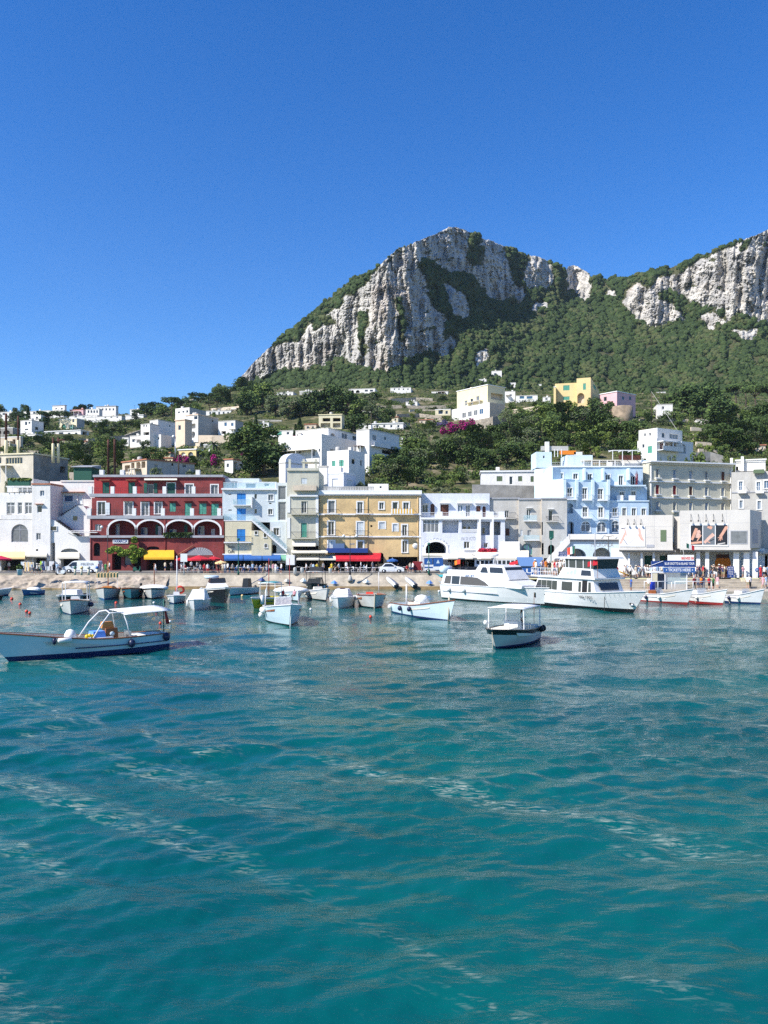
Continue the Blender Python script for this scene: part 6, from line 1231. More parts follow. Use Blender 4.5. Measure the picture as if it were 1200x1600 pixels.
# ================================================================== TREES
def tree_kinds():
 """unit trees, one metre tall at scale 1: crown + trunk meshes"""
 K={}
 def make(kind,blobs,n,s,m,trunk,sd):
  c=MB();leaf_cloud(c,blobs,n,s,m,sd)
  t=MB()
  for pts,r in trunk:t.tube(pts,r,BARK,6)
  K.setdefault(kind,[]).append((c,t))
 D,M_,Fh,Sv=CROWN
 for sd in range(4):
  rs=random.Random(sd+50);bl=[((0,0,.52),(.33,.33,.34))]+[((rs.uniform(-.30,.30),rs.uniform(-.30,.30),rs.uniform(.18,.86)),(rs.uniform(.13,.24),)*2+(rs.uniform(.10,.19),))for i in range(14)]
  lim=[([(0,0,-.1),(.01,0,.2),(.02,.01,.45)],[.05,.036,.022])]+[([(0,0,.22),(b[0][0]*.6,b[0][1]*.6,b[0][2]*.75),b[0]],[.024,.015,.006])for b in bl[1:6]]
  make('dark',bl,95,.042,[D,D,D,M_],lim,sd);make('green',bl[::-1],95,.042,[M_,M_,Fh,D],lim,sd+9);make('olive',bl[2:],100,.036,[Sv,Sv,M_],lim,sd+19);make('fresh',bl[1:],90,.045,[Fh,Fh,M_],lim,sd+29)
  bl=[((rs.uniform(-.42,.42),rs.uniform(-.4,.4),rs.uniform(.80,.92)),(.20,.20,.065))for i in range(12)]
  lim=[([(0,0,-.1),(.02,0,.35),(.0,.02,.62)],[.04,.028,.022])]+[([(0,.02,.6),(b[0][0]*.5,b[0][1]*.5,.72),b[0]],[.018,.011,.005])for b in bl[:7]]
  make('pine',bl,85,.034,[D,D,M_],lim,sd+39)
  bl=[((rs.uniform(-.02,.02),rs.uniform(-.02,.02),.10+.82*i/9),((.115-.095*(i/9)**1.6),)*2+(.075,))for i in range(10)]
  make('cypress',bl,75,.03,[D],[([(0,0,-.1),(0,0,.5)],[.03,.015])],sd+49)
  bl=[((rs.uniform(-.5,.5),rs.uniform(-.4,.4),rs.uniform(.2,.7)),(.26,.24,.24))for i in range(8)]
  make('bush',bl,80,.075,[M_,D,Fh,Sv],[([(0,0,-.2),(.1,0,.3)],[.04,.02]),([(0,0,-.2),(-.15,.05,.4)],[.04,.02])],sd+59)
 for nm,m in(('magenta',BOUG),('pinkish',PINKF),('violet',VIOL)):
  rs=random.Random(77);bl=[((rs.uniform(-.6,.6),rs.uniform(-.35,.35),rs.uniform(.25,.75)),(.26,.24,.22))for i in range(9)]
  make(nm,bl,110,.07,[m,m,m,CROWN[1]],[([(0,0,-.2),(.1,0,.3)],[.04,.02])],70)
 for sd in range(2):
  rs=random.Random(sd+90);c=MB();t=MB();t.tube([(0,0,-.1),(.02,0,.3),(0,0,.58)],[.05,.04,.045],BARK,8)
  for i in range(34):
   a=rs.uniform(0,6.28);up=rs.uniform(-.25,1.0);L0=rs.uniform(.36,.46);pts=[]
   for j in range(6):s_=j/5;h=.58+L0*(up*s_-.75*s_*s_);rr=L0*s_*(1.0-.25*max(up,0));pts.append(Vector((rr*math.cos(a),rr*math.sin(a),h)))
   sd_=Vector((-math.sin(a),math.cos(a),0))*.035
   for p,q in zip(pts,pts[1:]):
    for sg in(1,-1):c.poly([p,q,q+sd_*sg+Vector((0,0,-.02)),p+sd_*sg*.8+Vector((0,0,-.015))],CROWN[1]if i%3 else CROWN[3])
  K.setdefault('palm',[]).append((c,t))
 return K
TREES=[];_tm={}
def tree_mesh(kind,v):
 if(kind,v)not in _tm:
  c,t=KINDS[kind][v%len(KINDS[kind])];_tm[kind,v]=(c,t,None)
 return _tm[kind,v]
KINDS=tree_kinds();_proto={}
NAMES={'dark':('broadleaf_tree','tree'),'green':('broadleaf_tree','tree'),'olive':('olive_tree','olive tree'),'fresh':('leafy_tree','tree'),'pine':('umbrella_pine','pine tree'),'cypress':('cypress_tree','cypress'),'bush':('shrub','shrub'),'palm':('palm_tree','palm tree'),'magenta':('bougainvillea','flowering shrub'),'pinkish':('oleander','flowering shrub'),'violet':('wisteria','flowering shrub')}
def tree(kind,px,py,h,w=None,Y=None,sink=0.0):
 """tree whose foot shows at photo (px, py), h photo pixels tall, w wide"""
 Y=Y or ground_Y(px,py);x=(px-600)/F*Y;zt=HC+(YH-(py-h))/F*Y;z=min(ground_z(x,Y)if Y<440 else 1e9,HC+(YH-py)/F*Y+.5);H=zt-z
 i=rnd.randrange(4);nm,cat=NAMES[kind]
 key=(kind,i%len(KINDS[kind]))
 if key not in _proto:
  c,t=KINDS[kind][key[1]];co=c.build('crown' if kind not in('bush','magenta','pinkish','violet')else 'foliage');to=t.build('trunk' if kind not in('bush','magenta','pinkish','violet')else 'stem');_proto[key]=(co.data,to.data,co.name,to.name)
  bpy.data.objects.remove(co);bpy.data.objects.remove(to)
 cm_,tm_,_,_=_proto[key]
 r=empty(nm,(x,Y,z),None,cat)
 for d,n in((cm_,'crown'),(tm_,'trunk')):
  if kind in('bush','magenta','pinkish','violet'):n='foliage' if n=='crown' else 'stem'
  o=bpy.data.objects.new(n,d);COL.objects.link(o);o.parent=r
 base_w={'pine':1.15,'cypress':.26,'bush':1.5,'palm':.8,'magenta':1.7,'pinkish':1.7,'violet':1.7}.get(kind,.85)
 s=H;sx=(w/F*Y)/base_w if w else H*rnd.uniform(.9,1.25)
 r.scale=(sx,sx*rnd.uniform(.85,1.1),s);r.rotation_euler=(0,0,rnd.uniform(-.6,.6)if w else rnd.uniform(0,6.28))
 TREES.append((r,kind,px,py-h/2,h));return r
def inpoly(p,x,y):
 c=False
 for i in range(len(p)):
  (x0,y0),(x1,y1)=p[i],p[i-1]
  if(y0>y)!=(y1>y)and x<(x1-x0)*(y-y0)/(y1-y0)+x0:c=not c
 return c
def wood(poly,n,kinds,h0,h1,mind=6):
 xs=[p[0]for p in poly];ys=[p[1]for p in poly];got=[];t=0
 while len(got)<n and t<n*60:
  t+=1;x,y=rnd.uniform(min(xs),max(xs)),rnd.uniform(min(ys),max(ys))
  if not inpoly(poly,x,y)or any((x-a)**2+(1.6*(y-b))**2<mind**2 for a,b in got):continue
  got.append((x,y));tree(rnd.choice(kinds),x,y,rnd.uniform(h0,h1))
def plant_all():
 T=tree
 T('cypress',43.5,660,26,12,Y=300);T('pine',75,672,30,34);T('pine',97,672,30,30);T('dark',68,672,24,18)
 T('dark',104,652,9);T('dark',135,640,9,Y=410);T('dark',118,640,6,Y=412)
 for x,h,w in((222,18,16),(236,20,20),(250,18,18),(212,12,14)):T('dark',x,651,h,w,Y=385)
 for x,y,h,w,Y in((268,654,34,34,360),(283,652,30,30,372),(312,643,24,24,380),(326,640,26,30,385),(345,634,26,34,392),(360,628,24,26,398),(300,648,24,22,384)):T('pine',x,y,h,w,Y=Y)
 T('palm',334,712,32,26);T('palm',11,740,9,10,Y=147)
 for x,y,h,w,k in((395,708,46,60,'green'),(378,712,44,44,'green'),(412,742,60,62,'dark'),(394,742,50,40,'dark'),(430,738,48,40,'dark')):T(k,x,y,h,w)
 T('cypress',400,670,24,9);T('cypress',468,684,32,14);T('cypress',462,684,22,10);T('dark',552,676,34,32)
 for x,y,h,w,k in((410,640,50,40,'fresh'),(392,648,44,30,'green'),(430,652,40,36,'olive'),(450,655,36,34,'olive'),(385,650,34,26,'dark'),(470,652,36,34,'dark'),(490,650,42,40,'dark'),(515,648,46,44,'dark'),(540,652,40,40,'dark'),(560,655,36,34,'green'),(575,640,26,24,'olive'),(589,626,16,20,'green'),(585,658,30,28,'olive'),(603,664,26,26,'dark')):T(k,x,y,h,w)
 for x,y,h,w in((330,730,22,28),(286,724,14,26),(278,721,12,20)):T('magenta',x,y,h,w,Y=ground_Y(x,y)-5)
 for x,y,h,w in((700,677,19,30),(718,673,19,30),(734,668,17,24)):T('magenta',x,y,h,w,Y=ground_Y(x,y)-7)
 T('magenta',458,692,13,20);T('pinkish',421,704,13,22);T('pinkish',433,710,12,18);T('violet',692,668,14,20);T('violet',693,712,14,18);T('magenta',380,714,9,9);T('magenta',158,700,7,14)
 T('pinkish',993,733.5,9,12,Y=136.5)
 wood([(214,652),(300,636),(372,606),(400,612),(392,640),(330,650),(300,654)],24,['dark','pine','dark','green'],15,25,9)
 wood([(670,742),(745,742),(745,756),(670,770)],9,['bush','green','olive'],8,16,9)
 wood([(0,728),(50,732),(108,738),(108,748),(0,744)],8,['bush','olive','green'],6,10,9)
 wood([(0,690),(36,690),(36,706),(0,706)],4,['green','dark'],12,18,9)
 wood([(540,652),(560,650),(600,690),(640,690),(660,664),(690,672),(690,692),(640,706),(600,700)],12,['green','olive','fresh','bush'],10,18,9)
 for x,y,h,w,k in((990,712,22,20,'green'),(1000,716,14,14,'fresh'),(1088,720,14,18,'bush'),(1030,668,14,22,'olive'),(1062,668,12,16,'dark')):T(k,x,y,h,w)
 for x,h,k in((988,20,'green'),(999,13,'bush'),(1012,11,'bush'),(1034,9,'bush'),(1050,10,'olive'),(1077,13,'bush'),(1090,15,'green')):T(k,x,724,h+5,h*1.4,Y=158.5)
 wood([(-10,648),(38,645),(52,660),(48,676),(-10,676)],11,['green','dark','fresh','olive'],16,24,9)
 wood([(36,690),(110,692),(112,706),(60,715),(36,705)],9,['green','dark','bush'],12,18,9)
 wood([(98,700),(190,700),(192,735),(108,735)],16,['green','fresh','olive','green'],18,28,11)
 wood([(132,660),(225,658),(222,678),(195,684),(134,684)],17,['green','dark','olive','bush'],10,16,9)
 wood([(184,702),(270,702),(262,722),(240,730),(186,730)],10,['dark','green','green'],16,24,10)
 wood([(270,700),(345,720),(345,742),(310,742)],7,['fresh','green','bush'],12,18,9)
 wood([(300,655),(380,650),(395,670),(380,680),(340,656)],6,['bush','green'],7,11,8)
 wood([(590,630),(700,628),(712,640),(690,660),(640,670),(610,668)],16,['bush','green','olive','fresh'],8,14,10)
 wood([(590,735),(645,705),(690,706),(740,702),(830,690),(836,725),(740,735),(690,740),(640,760),(590,762)],40,['dark','green','dark','olive'],24,40,13)
 wood([(660,702),(745,698),(800,672),(860,655),(900,655),(995,680),(990,700),(900,706),(830,700),(740,700)],36,['dark','green','olive','dark','fresh'],24,38,13)
 wood([(845,700),(1000,694),(1000,718),(850,722)],16,['green','dark','fresh'],16,26,11)
 wood([(790,640),(862,640),(862,652),(790,660)],7,['fresh','green'],9,15,9)
 wood([(1000,650),(1060,648),(1078,668),(1020,672)],7,['green','dark','bush'],12,22,9)
 for x,y,h,w in((1075,650,58,50),(1048,645,36,30),(1100,660,56,46),(1125,668,58,50),(1095,648,52,40),(930,655,40,34),(945,662,36,30)):T('dark',x,y,h,w)
 for x,y,h,w in((1150,645,46,44),(1180,650,50,44),(1205,650,52,44),(1165,640,44,40)):T('pine',x,y,h,w)
 wood([(1110,655),(1215,655),(1215,700),(1150,712),(1105,690)],26,['dark','green','dark','olive'],24,36,12)
 wood([(1075,690),(1215,700),(1215,722),(1110,722)],14,['green','fresh','dark'],14,22,10)
 T('fresh',1102,724,14,14,Y=156);T('palm',1153,803,14,15,Y=116);T('dark',598,766,26,20,Y=150);T('olive',565,770,24,16,Y=150);T('olive',242,742,14,22,Y=146);T('olive',292,742,14,20,Y=146);T('bush',118,753,13,20,Y=143);T('fresh',604,760,14,12,Y=147)
plant_all()
# scrub on the terraces: nobody could count it
def scrub():
 rs=np.random.RandomState(8);n=11500;S=rs.uniform(-320,1300,n);Y=140+310*rs.beta(1.3,1.2,n);X=(S-600)/F*Y
 q=46;V=[];M=[]
 ok=perlin(X*.05,Y*.05,3)>-0.25
 X,Y,S=X[ok],Y[ok],S[ok]
 for x,y in zip(X,Y):
  z=ground_z(x,y);r=rs.uniform(.5,1.5);d=rs.normal(size=(q,3));d/=np.linalg.norm(d,axis=1)[:,None];d*=rs.uniform(.5,1,(q,1));c=np.array([x,y,z+r*.3])+d*np.array([r*1.3,r*1.1,r*.8])
  a=rs.normal(size=(q,3));a/=np.linalg.norm(a,axis=1)[:,None];b=np.cross(a,rs.normal(size=(q,3)));b/=np.linalg.norm(b,axis=1)[:,None];s=rs.uniform(.14,.34,(q,1))
  V.append(np.stack([c-a*s,c-b*s*.7,c+a*s,c+b*s*.7],1).reshape(-1,3));M.append(np.full(q,rs.choice(4,p=[.25,.4,.2,.15])))
 V=np.concatenate(V);k=len(V)//4
 tag(np_mesh('scrub',V,np.arange(k*4).reshape(k,4),CROWN,smooth=False,mi=np.concatenate(M)),'low green scrub growing over the terraced hillside','scrub',kind='stuff')
scrub()
# ================================================================== BOATS
GEL=mat('white_gelcoat',(0.71,0.71,0.70),0.25,noise=0.1,nscale=1.2,streak=0.12,spec=0.5);GELB=mat('pale_blue_hull',(0.56,0.67,0.72),0.3,noise=0.06,nscale=1.2,streak=0.1,spec=0.5);GELG=mat('grey_white_hull',(0.58,0.58,0.55),0.35,noise=0.12,nscale=1.2,streak=0.25)
HNAVY=mat('navy_antifouling',(0.012,0.03,0.11),0.5,noise=.2,nscale=2);HBLK=mat('black_hull_paint',(0.012,0.013,0.016),0.3);HRED=mat('red_antifouling',(0.28,0.02,0.02),0.6);HTEAL=mat('teal_hull',(0.03,0.13,0.17),0.35);HYEL=mat('yellow_hull',(0.55,0.45,0.02),0.4);HBLUE=mat('blue_hull',(0.05,0.13,0.30),0.4)
WOODV=mat('varnished_wood',(0.26,0.085,0.03),0.3,noise=.3,nscale=3);WOODO=mat('orange_wood',(0.58,0.22,0.04),0.4,noise=.2,nscale=2);DECK=mat('boat_deck',(0.60,0.56,0.48),0.7,noise=.15,nscale=2);CUSH=mat('cream_cushion',(0.70,0.66,0.56),0.8);TARP=mat('white_tarpaulin',(0.72,0.72,0.70),0.7,bump=.5,bscale=5);RUB=mat('black_rubber',(0.015,0.016,0.02),0.6);NAVYF=mat('navy_fender',(0.012,0.02,0.06),0.4);WFEN=mat('white_fender',(0.72,0.71,0.68),0.4);SMOKE=mat('smoked_glass',(0.03,0.033,0.036),0.08,spec=.6);BROWNG=mat('brown_tinted_glass',(0.085,0.072,0.058),0.12,spec=.6);ROPE=mat('rope',(0.45,0.40,0.30),0.9);BUOYR=mat('orange_red_buoy',(0.68,0.06,0.03),0.45);TEALC=mat('teal_canvas',(0.03,0.30,0.33),.8);BLUET=mat('blue_towel',(0.12,0.28,0.70),.9);CLEAR=mat('clear_screen',(0.55,0.6,0.62),.08,alpha=.3,spec=.6)
class Boat:
 def __init__(s,name,label,bow,stern,cat='boat',group=None,L=None,root_z=0.0):
  """bow, stern: photo pixels where they meet the water"""
  Yb,Ys=HC*F/(bow[1]-YH),HC*F/(stern[1]-YH);b,q=at(*bow,Yb),at(*stern,Ys);d=Vector((b.x-q.x,b.y-q.y,0));s.L=L or d.length;s.d=d.normalized()
  if L:q=b-s.d*L
  s.o=Vector((q.x,q.y,root_z));s.n=Vector((-s.d.y,s.d.x,0));s.root=empty(name,s.o,label,cat,group)
 zm=None
 def p(s,x,y,z):
  if s.zm and z>s.zm[0]:z=s.zm[1]+(z-s.zm[0])*s.zm[2]
  return s.o+s.d*x+s.n*y+Vector((0,0,z))
 def hull(s,B,zb,zm,zs,boot=.14,tr=.75,cols=(GEL,HNAVY,GEL),stripe=.16,depth=.45,floor=DECK,rake=.10,full=.42,rail=WOODV,draft=.35,deckbow=.22,closed=False,N=22,flare=.55):
  """cols: topsides, bottom, top stripe; sheer heights at bow, middle, stern; tr = transom width ratio"""
  L=s.L;H=[];s.B=B
  def hb(t):
   if t<full:u=t/full;return B/2*(tr+(1-tr)*math.sin(u*math.pi/2))
   u=(t-full)/(1-full);return B/2*max(0.0,1-u**2.3)**.85
  def sh(t):return zm+(zs-zm)*max(0,1-t/.45)**2+(zb-zm)*max(0,(t-.35)/.65)**1.8
  s.hb,s.sh=hb,sh;rows=7;vs=[];mb=MB();T=[i/N for i in range(N+1)];sec=[]
  for t in T:
   b=hb(t);z=sh(t);f=1-flare*max(0,(t-.35)/.65)**1.2;bw=b*(.88*f);row=[]
   tt=t;zz=[(-draft*(1-.6*t**6),.02),(-.05,bw*.93/max(b,1e-6)),(boot,None),(boot+(z-boot)*.33,None),(boot+(z-boot)*.66,None),(z-stripe,None),(z,None)]
   for k,(h,w)in enumerate(zz):
    if w is None:
     g=max(0,min(1,h/z));wy=bw*.95+(b-bw*.95)*g**.8
    else:wy=w*b
    x=L*t+rake*L*(max(h,-draft)/zb)*t**5*1.0
    row.append((x,wy if t<1 else .012,h))
   sec.append(row)
  def side(sg):
   vs=[s.p(x,sg*y,z)for row in sec for(x,y,z)in row];n=rows
   for i in range(N):
    for k in range(n-1):
     m=cols[1]if k<2 else cols[2]if k==n-2 else cols[0]
     f=[(i*n+k),((i+1)*n+k),((i+1)*n+k+1),(i*n+k+1)]
     yield[vs[j]for j in(f if sg<0 else f[::-1])],m
  for sg in(1,-1):
   vsx=[s.p(x,sg*y,z)for row in sec for(x,y,z)in row]
   for k0 in range(rows-1):
    m=cols[1]if k0<2 else cols[2]if k0==rows-2 else cols[0];base=[]
    fs=[]
    for i in range(N):a=i*rows+k0;q=(a,a+rows,a+rows+1,a+1);fs.append(q if sg<0 else q[::-1])
    used=sorted({j for f in fs for j in f});ix={j:i for i,j in enumerate(used)}
    mb.mesh([vsx[j]for j in used],[tuple(ix[j]for j in f)for f in fs],m,True)
  st=sec[0];pts=[s.p(x,y,z)for x,y,z in st]+[s.p(x,-y,z)for x,y,z in st[::-1]];mb.poly(pts[::-1],cols[0])
  fl=[max(.02,sh(t)-depth)if t<1-deckbow else sh(t)-.06 for t in T];ins=.09
  for sg in(1,-1):
   for i in range(N):
    a,c=T[i],T[i+1];ya,yc=max(0,hb(a)-ins),max(0,hb(c)-ins);xa,xc=sec[i][-1][0],sec[i+1][-1][0]
    q=[s.p(xa,sg*hb(a),sh(a)),s.p(xc,sg*hb(c),sh(c)),s.p(xc,sg*yc,sh(c)),s.p(xa,sg*ya,sh(a))];mb.poly(q if sg<0 else q[::-1],cols[2])
    q=[s.p(xa,sg*ya,sh(a)),s.p(xc,sg*yc,sh(c)),s.p(xc,sg*yc,fl[i+1]),s.p(xa,sg*ya,fl[i])];mb.poly(q if sg<0 else q[::-1],floor)
    q=[s.p(xa,0,fl[i]),s.p(xc,0,fl[i+1]),s.p(xc,sg*yc,fl[i+1]),s.p(xa,sg*ya,fl[i])];mb.poly(q if sg<0 else q[::-1],floor)
  s.hull_o=mb.build('hull',s.root);s.sec=sec;s.T=T
  if rail:
   r=MB();path=[s.p(row[-1][0],hb(t)+.02,sh(t))for row,t in zip(sec,T)]+[s.p(row[-1][0]+.02,-hb(t)-.02,sh(t))for row,t in list(zip(sec,T))[::-1]]
   r.tube(path,.045,rail,5,False);r.build('gunwale',s.root)
  return s
 def part(s,name,fn,parent=None):
  mb=MB();fn(mb);return mb.build(name,parent or s.root)
 def bx(s,mb,x0,x1,y0,y1,z0,z1,m,tx=0,ty=0):
  b=[s.p(x0,y0,z0),s.p(x1,y0,z0),s.p(x1,y1,z0),s.p(x0,y1,z0)];t=[s.p(x0+tx,y0+ty,z1),s.p(x1-tx,y0+ty,z1),s.p(x1-tx,y1-ty,z1),s.p(x0+tx,y1-ty,z1)];mb.hexa(b,t,m)
 def box(s,name,x0,x1,y0,y1,z0,z1,m,tx=0,ty=0,parent=None):return s.part(name,lambda b:s.bx(b,x0,x1,y0,y1,z0,z1,m,tx,ty),parent)
 def prof(s,name,pts,w0,w1,m,parent=None):
  """side profile (x, z) made into a solid, half width w0 at its lowest and w1 at its highest point"""
  z0,z1=min(p[1]for p in pts),max(p[1]for p in pts);w=lambda z:w0+(w1-w0)*(z-z0)/max(1e-6,z1-z0);n=len(pts);mb=MB()
  vs=[s.p(x,w(z),z)for x,z in pts]+[s.p(x,-w(z),z)for x,z in pts]
  mb.mesh(vs,[tuple(range(n)),tuple(range(n,2*n))[::-1]]+[(i,n+i,n+(i+1)%n,(i+1)%n)for i in range(n)],m);bmx=mb
  return mb.build(name,parent or s.root)
 def pane(s,name,pts,yw,m,sg,parent=None,t=.03,lean=0.0,zref=0.0):
  """glass panel on one side; yw half width at zref, lean = change of half width per metre of height"""
  mb=MB();a=[s.p(x,sg*(yw+lean*(z-zref)+.004),z)for x,z in pts];mb.prism(a,s.n*sg*t,m);return mb.build(name,parent or s.root)
 def canopy(s,x0,x1,w,z,m=TARP,posts=((0,1),(1,1)),zf=None,sag=.06,postm=RAILW,r=.035,foot=None,tilt=0.0):
  zf=z if zf is None else zf;mb=MB();n=6;vs=[]
  for dz in(0,.035):
   for i in range(n+1):
    for j in range(5):x=x0+(x1-x0)*i/n;y=-w+2*w*j/4;vs.append(s.p(x,y,z+(zf-z)*i/n+sag*(1-(2*j/4-1)**2)-tilt*y+dz))
  k=(n+1)*5;q=lambda i,j,o:o+i*5+j;fs=[]
  for i in range(n):
   for j in range(4):fs+=[(q(i,j,0),q(i,j+1,0),q(i+1,j+1,0),q(i+1,j,0)),(q(i,j,k),q(i+1,j,k),q(i+1,j+1,k),q(i,j+1,k))]
  for j in range(4):fs+=[(q(0,j,0),q(0,j,k),q(0,j+1,k),q(0,j+1,0)),(q(n,j,0),q(n,j+1,0),q(n,j+1,k),q(n,j,k))]
  for i in range(n):fs+=[(q(i,0,0),q(i+1,0,0),q(i+1,0,k),q(i,0,k)),(q(i,4,0),q(i,4,k),q(i+1,4,k),q(i+1,4,0))]
  mb.mesh(vs,fs,m,True);c=mb.build('canopy',s.root)
  for fx,lean in posts:
   for sg in(1,-1):
    x=x0+(x1-x0)*fx;zt=z+(zf-z)*fx;fz=foot if foot is not None else s.sh(max(0,min(1,x/s.L)))
    s.part('post',lambda b:b.tube([s.p(x+lean*.0,sg*w*.96,zt+.01),s.p(x+(.35 if fx<.5 else-.35)*(lean-1),sg*(w*.98),fz)],r,postm,5),c)
  return c
 def outboard(s,x=-.25,y=0,z=.55,m=GELG,k=1.0,cowl=HBLK):
  def f(b):b.ball(s.p(x,y,z+.25*k),(.26*k,.2*k,.3*k),cowl,8);s.bx(b,x-.1,x+.1,y-.08,y+.08,-.3,z+.05,m)
  s.part('outboard_motor',f)
 def fender(s,x,sg,m=WFEN,r=.16,z=None,long=False,out=0.0):
  t=x/s.L;y=s.hb(t)+.10+out;z=z if z is not None else s.sh(t)-.38
  def f(b):
   if long:b.lathe(s.p(x,sg*y,0),[(.02,z-.35),(r*.75,z-.28),(r*.75,z+.28),(.02,z+.35)],m,8)
   else:b.ball(s.p(x,sg*y,z),(r,r,r*1.15),m,8)
   b.tube([s.p(x,sg*y,z+r),s.p(x,sg*(s.hb(t)-.02),s.sh(t)+.02)],.015,ROPE,4)
  s.part('fender',f)
 def mast(s,x,z0,z1,m=WOODV,r=.04,y=0):s.part('mast',lambda b:b.tube([s.p(x,y,z0),s.p(x,y,z1)],[r,r*.7],m,6))
 def flag(s,x,y,z,m,w=.7,h=.45,pole=None,cols=None):
  if pole:s.part('flag_pole',lambda b:b.tube([s.p(x,y,pole),s.p(x,y,z+h)],.02,WOODV,5))
  mb=MB();n=6;cols=cols or[m]
  for i in range(n):
   a,c=w*i/n,w*(i+1)/n;A=lambda u:(s.p(x-u,y+.08*math.sin(u*9),z-.25*u),s.p(x-u,y+.08*math.sin(u*9+.5),z+h-.3*u));(p0,p1),(q0,q1)=A(a),A(c);mm=cols[min(len(cols)-1,i*len(cols)//n)]
   t=s.n*.01;mb.hexa([p0,q0,q0+t,p0+t],[p1,q1,q1+t,p1+t],mm)
  mb.build('flag',s.root)
 def rails(s,t0,t1,h=.45,m=STEEL,inset=.06,n=6,name='deck_rail'):
  for sg in(1,-1):
   def f(b):
    P=lambda t,z:s.p(s.L*t+(.10*s.L*t**5 if t>.6 else 0),sg*max(.02,s.hb(t)-inset),s.sh(t)+z);ts=[t0+(t1-t0)*i/n for i in range(n+1)]
    b.tube([P(t,h)for t in ts],.018,m,4)
    for t in ts:b.tube([P(t,0),P(t,h)],.014,m,4)
   s.part(name,f)
def boats():
 B_=Boat
 b=B_('launch','long pale blue open launch with white awning and crates, nearest boat on the left',(14,1034),(258,1010.5));L=b.L
 b.hull(2.7,1.85,1.0,1.0,boot=.30,tr=.55,cols=(GELB,HNAVY,GELB),stripe=.1,depth=.5,rail=WOODV,rake=.16,draft=.4)
 for sg in(1,-1):
  def f(m):
   pts=[b.p(L*t,sg*(b.hb(t)*(.965)+.015),.52+.1*t)for t in[i/20 for i in range(1,14)]];m.tube(pts,.035,HNAVY,5)
  b.part('rubbing_strake',f)
 b.fender(2.9,1,NAVYF,.24,.62);b.fender(.35,1,NAVYF,.26,.78);b.part('fender',lambda m:m.lathe(b.p(7.0,b.hb(.7)+.2,1.15),[(.03,-.42),(.14,-.36),(.15,.36),(.03,.42)],WFEN,8,(Vector((0,0,1)),b.d)))
 b.part('fender',lambda m:m.ball(b.p(7.55,b.hb(.75)+.14,1.12),(.12,.16,.22),NAVYF))
 b.box('engine_box',3.3,4.2,-.35,.35,.5,1.55,WOODV,.08,.04);b.box('console_shelf',3.5,4.3,-.38,.1,1.56,1.95,WOODO,.1,.05);b.box('cool_box',4.3,5.1,-.1,.75,1.05,1.45,BLUET,.04,.04);b.box('side_bench',3.9,5.6,.3,1.05,.5,1.08,GEL,.02,.02)
 for i in range(3):b.part('yellow_float',lambda m:m.ball(b.p(5.15+.17*i,.75,1.2+.04*(i%2)),.13,mat('yellow_float',(.75,.5,.02),.5),8))
 b.part('porthole',lambda m:m.lathe(b.p(3.75,.36,1.2),[(.001,0),(.15,0),(.15,.03),(.001,.03)],GELB,12,(b.d,b.n)))
 b.part('motor_cover',lambda m:m.ball(b.p(6.3,.2,1.2),(.38,.34,.48),TARP,10));b.box('sun_pad',.4,2.2,-.85,.85,.55,.98,TARP,.05,.05)
 def arch(x,lean):
  def f(m):m.tube([b.p(x,1.12,1.0),b.p(x-lean*.5,1.05,1.9),b.p(x-lean,.85,2.55),b.p(x-lean-.1,0,2.68),b.p(x-lean,-.85,2.55),b.p(x-lean*.5,-1.05,1.9),b.p(x,-1.12,1.0)],.04,RAILW,6)
  b.part('roll_bar',f)
 arch(5.3,1.2);arch(2.9,-.35)
 for sg in(1,-1):b.part('roof_rail',lambda m:m.tube([b.p(4.1,sg*.85,2.56),b.p(3.25,sg*.85,2.56)],.035,RAILW,6))
 b.canopy(.15,3.3,1.25,2.6,TARP,posts=(),zf=2.5,tilt=.07);b.part('stern_pole',lambda m:m.tube([b.p(.1,0,1.0),b.p(.1,0,3.2)],.035,GREENS,6));b.part('furled_flag',lambda m:m.tube([b.p(.05,.05,2.6),b.p(-.05,.1,2.0),b.p(-.15,.1,1.55)],[.05,.1,.12],HRED,6));b.part('folding_chair',lambda m:[b.bx(m,2.0,2.6,-.5,.5,.75,.82,GTRIM),b.bx(m,2.55,2.62,-.5,.5,.82,1.3,STEEL)])
 b=B_('motor_launch','white motor launch with black gunwale band and canopy, a man standing at the helm',(775,1012.5),(821,997),L=6.4)
 b.hull(2.95,1.28,.98,.92,boot=.10,tr=.8,cols=(GELG,HNAVY,HBLK),stripe=.34,depth=.4,rail=HBLK,rake=.13,full=.55,draft=.3,floor=CUSH)
 b.canopy(.9,4.6,1.3,2.45,TARP,posts=((.03,1),(.97,1)),r=.05);b.box('helm_console',2.6,3.6,-.55,.55,.6,1.5,GEL,.1,.08);b.part('windscreen',lambda m:[m.hexa([b.p(3.55,-.6,1.5),b.p(3.6,-.6,1.5),b.p(3.6,.6,1.5),b.p(3.55,.6,1.5)],[b.p(3.1,-.5,2.1),b.p(3.15,-.5,2.1),b.p(3.15,.5,2.1),b.p(3.1,.5,2.1)],CLEAR)])
 b.box('bow_sun_pad',3.8,5.7,-.75,.75,.75,1.18,CUSH,.1,.1);b.box('stern_bench',.3,1.2,-1.0,1.0,.6,1.05,CUSH,.05,.05);b.fender(.4,1,RUB,.22,.8);b.fender(1.2,1,RUB,.2,.82);b.rails(.55,.88,.42);b.part('rope',lambda m:m.tube([b.p(7.1,0,1.15),b.p(7.3,.1,.4),b.p(7.2,.1,-.2)],.025,ROPE,4));b.fender(5.2,-1,WFEN,.16,1.5);b.flag(.25,.6,3.0,GREENS,.5,.35,.95,[GREENS,TRIM,HRED]);b.root['lx']=0;HELM.append(b.p(2.2,.3,.55))
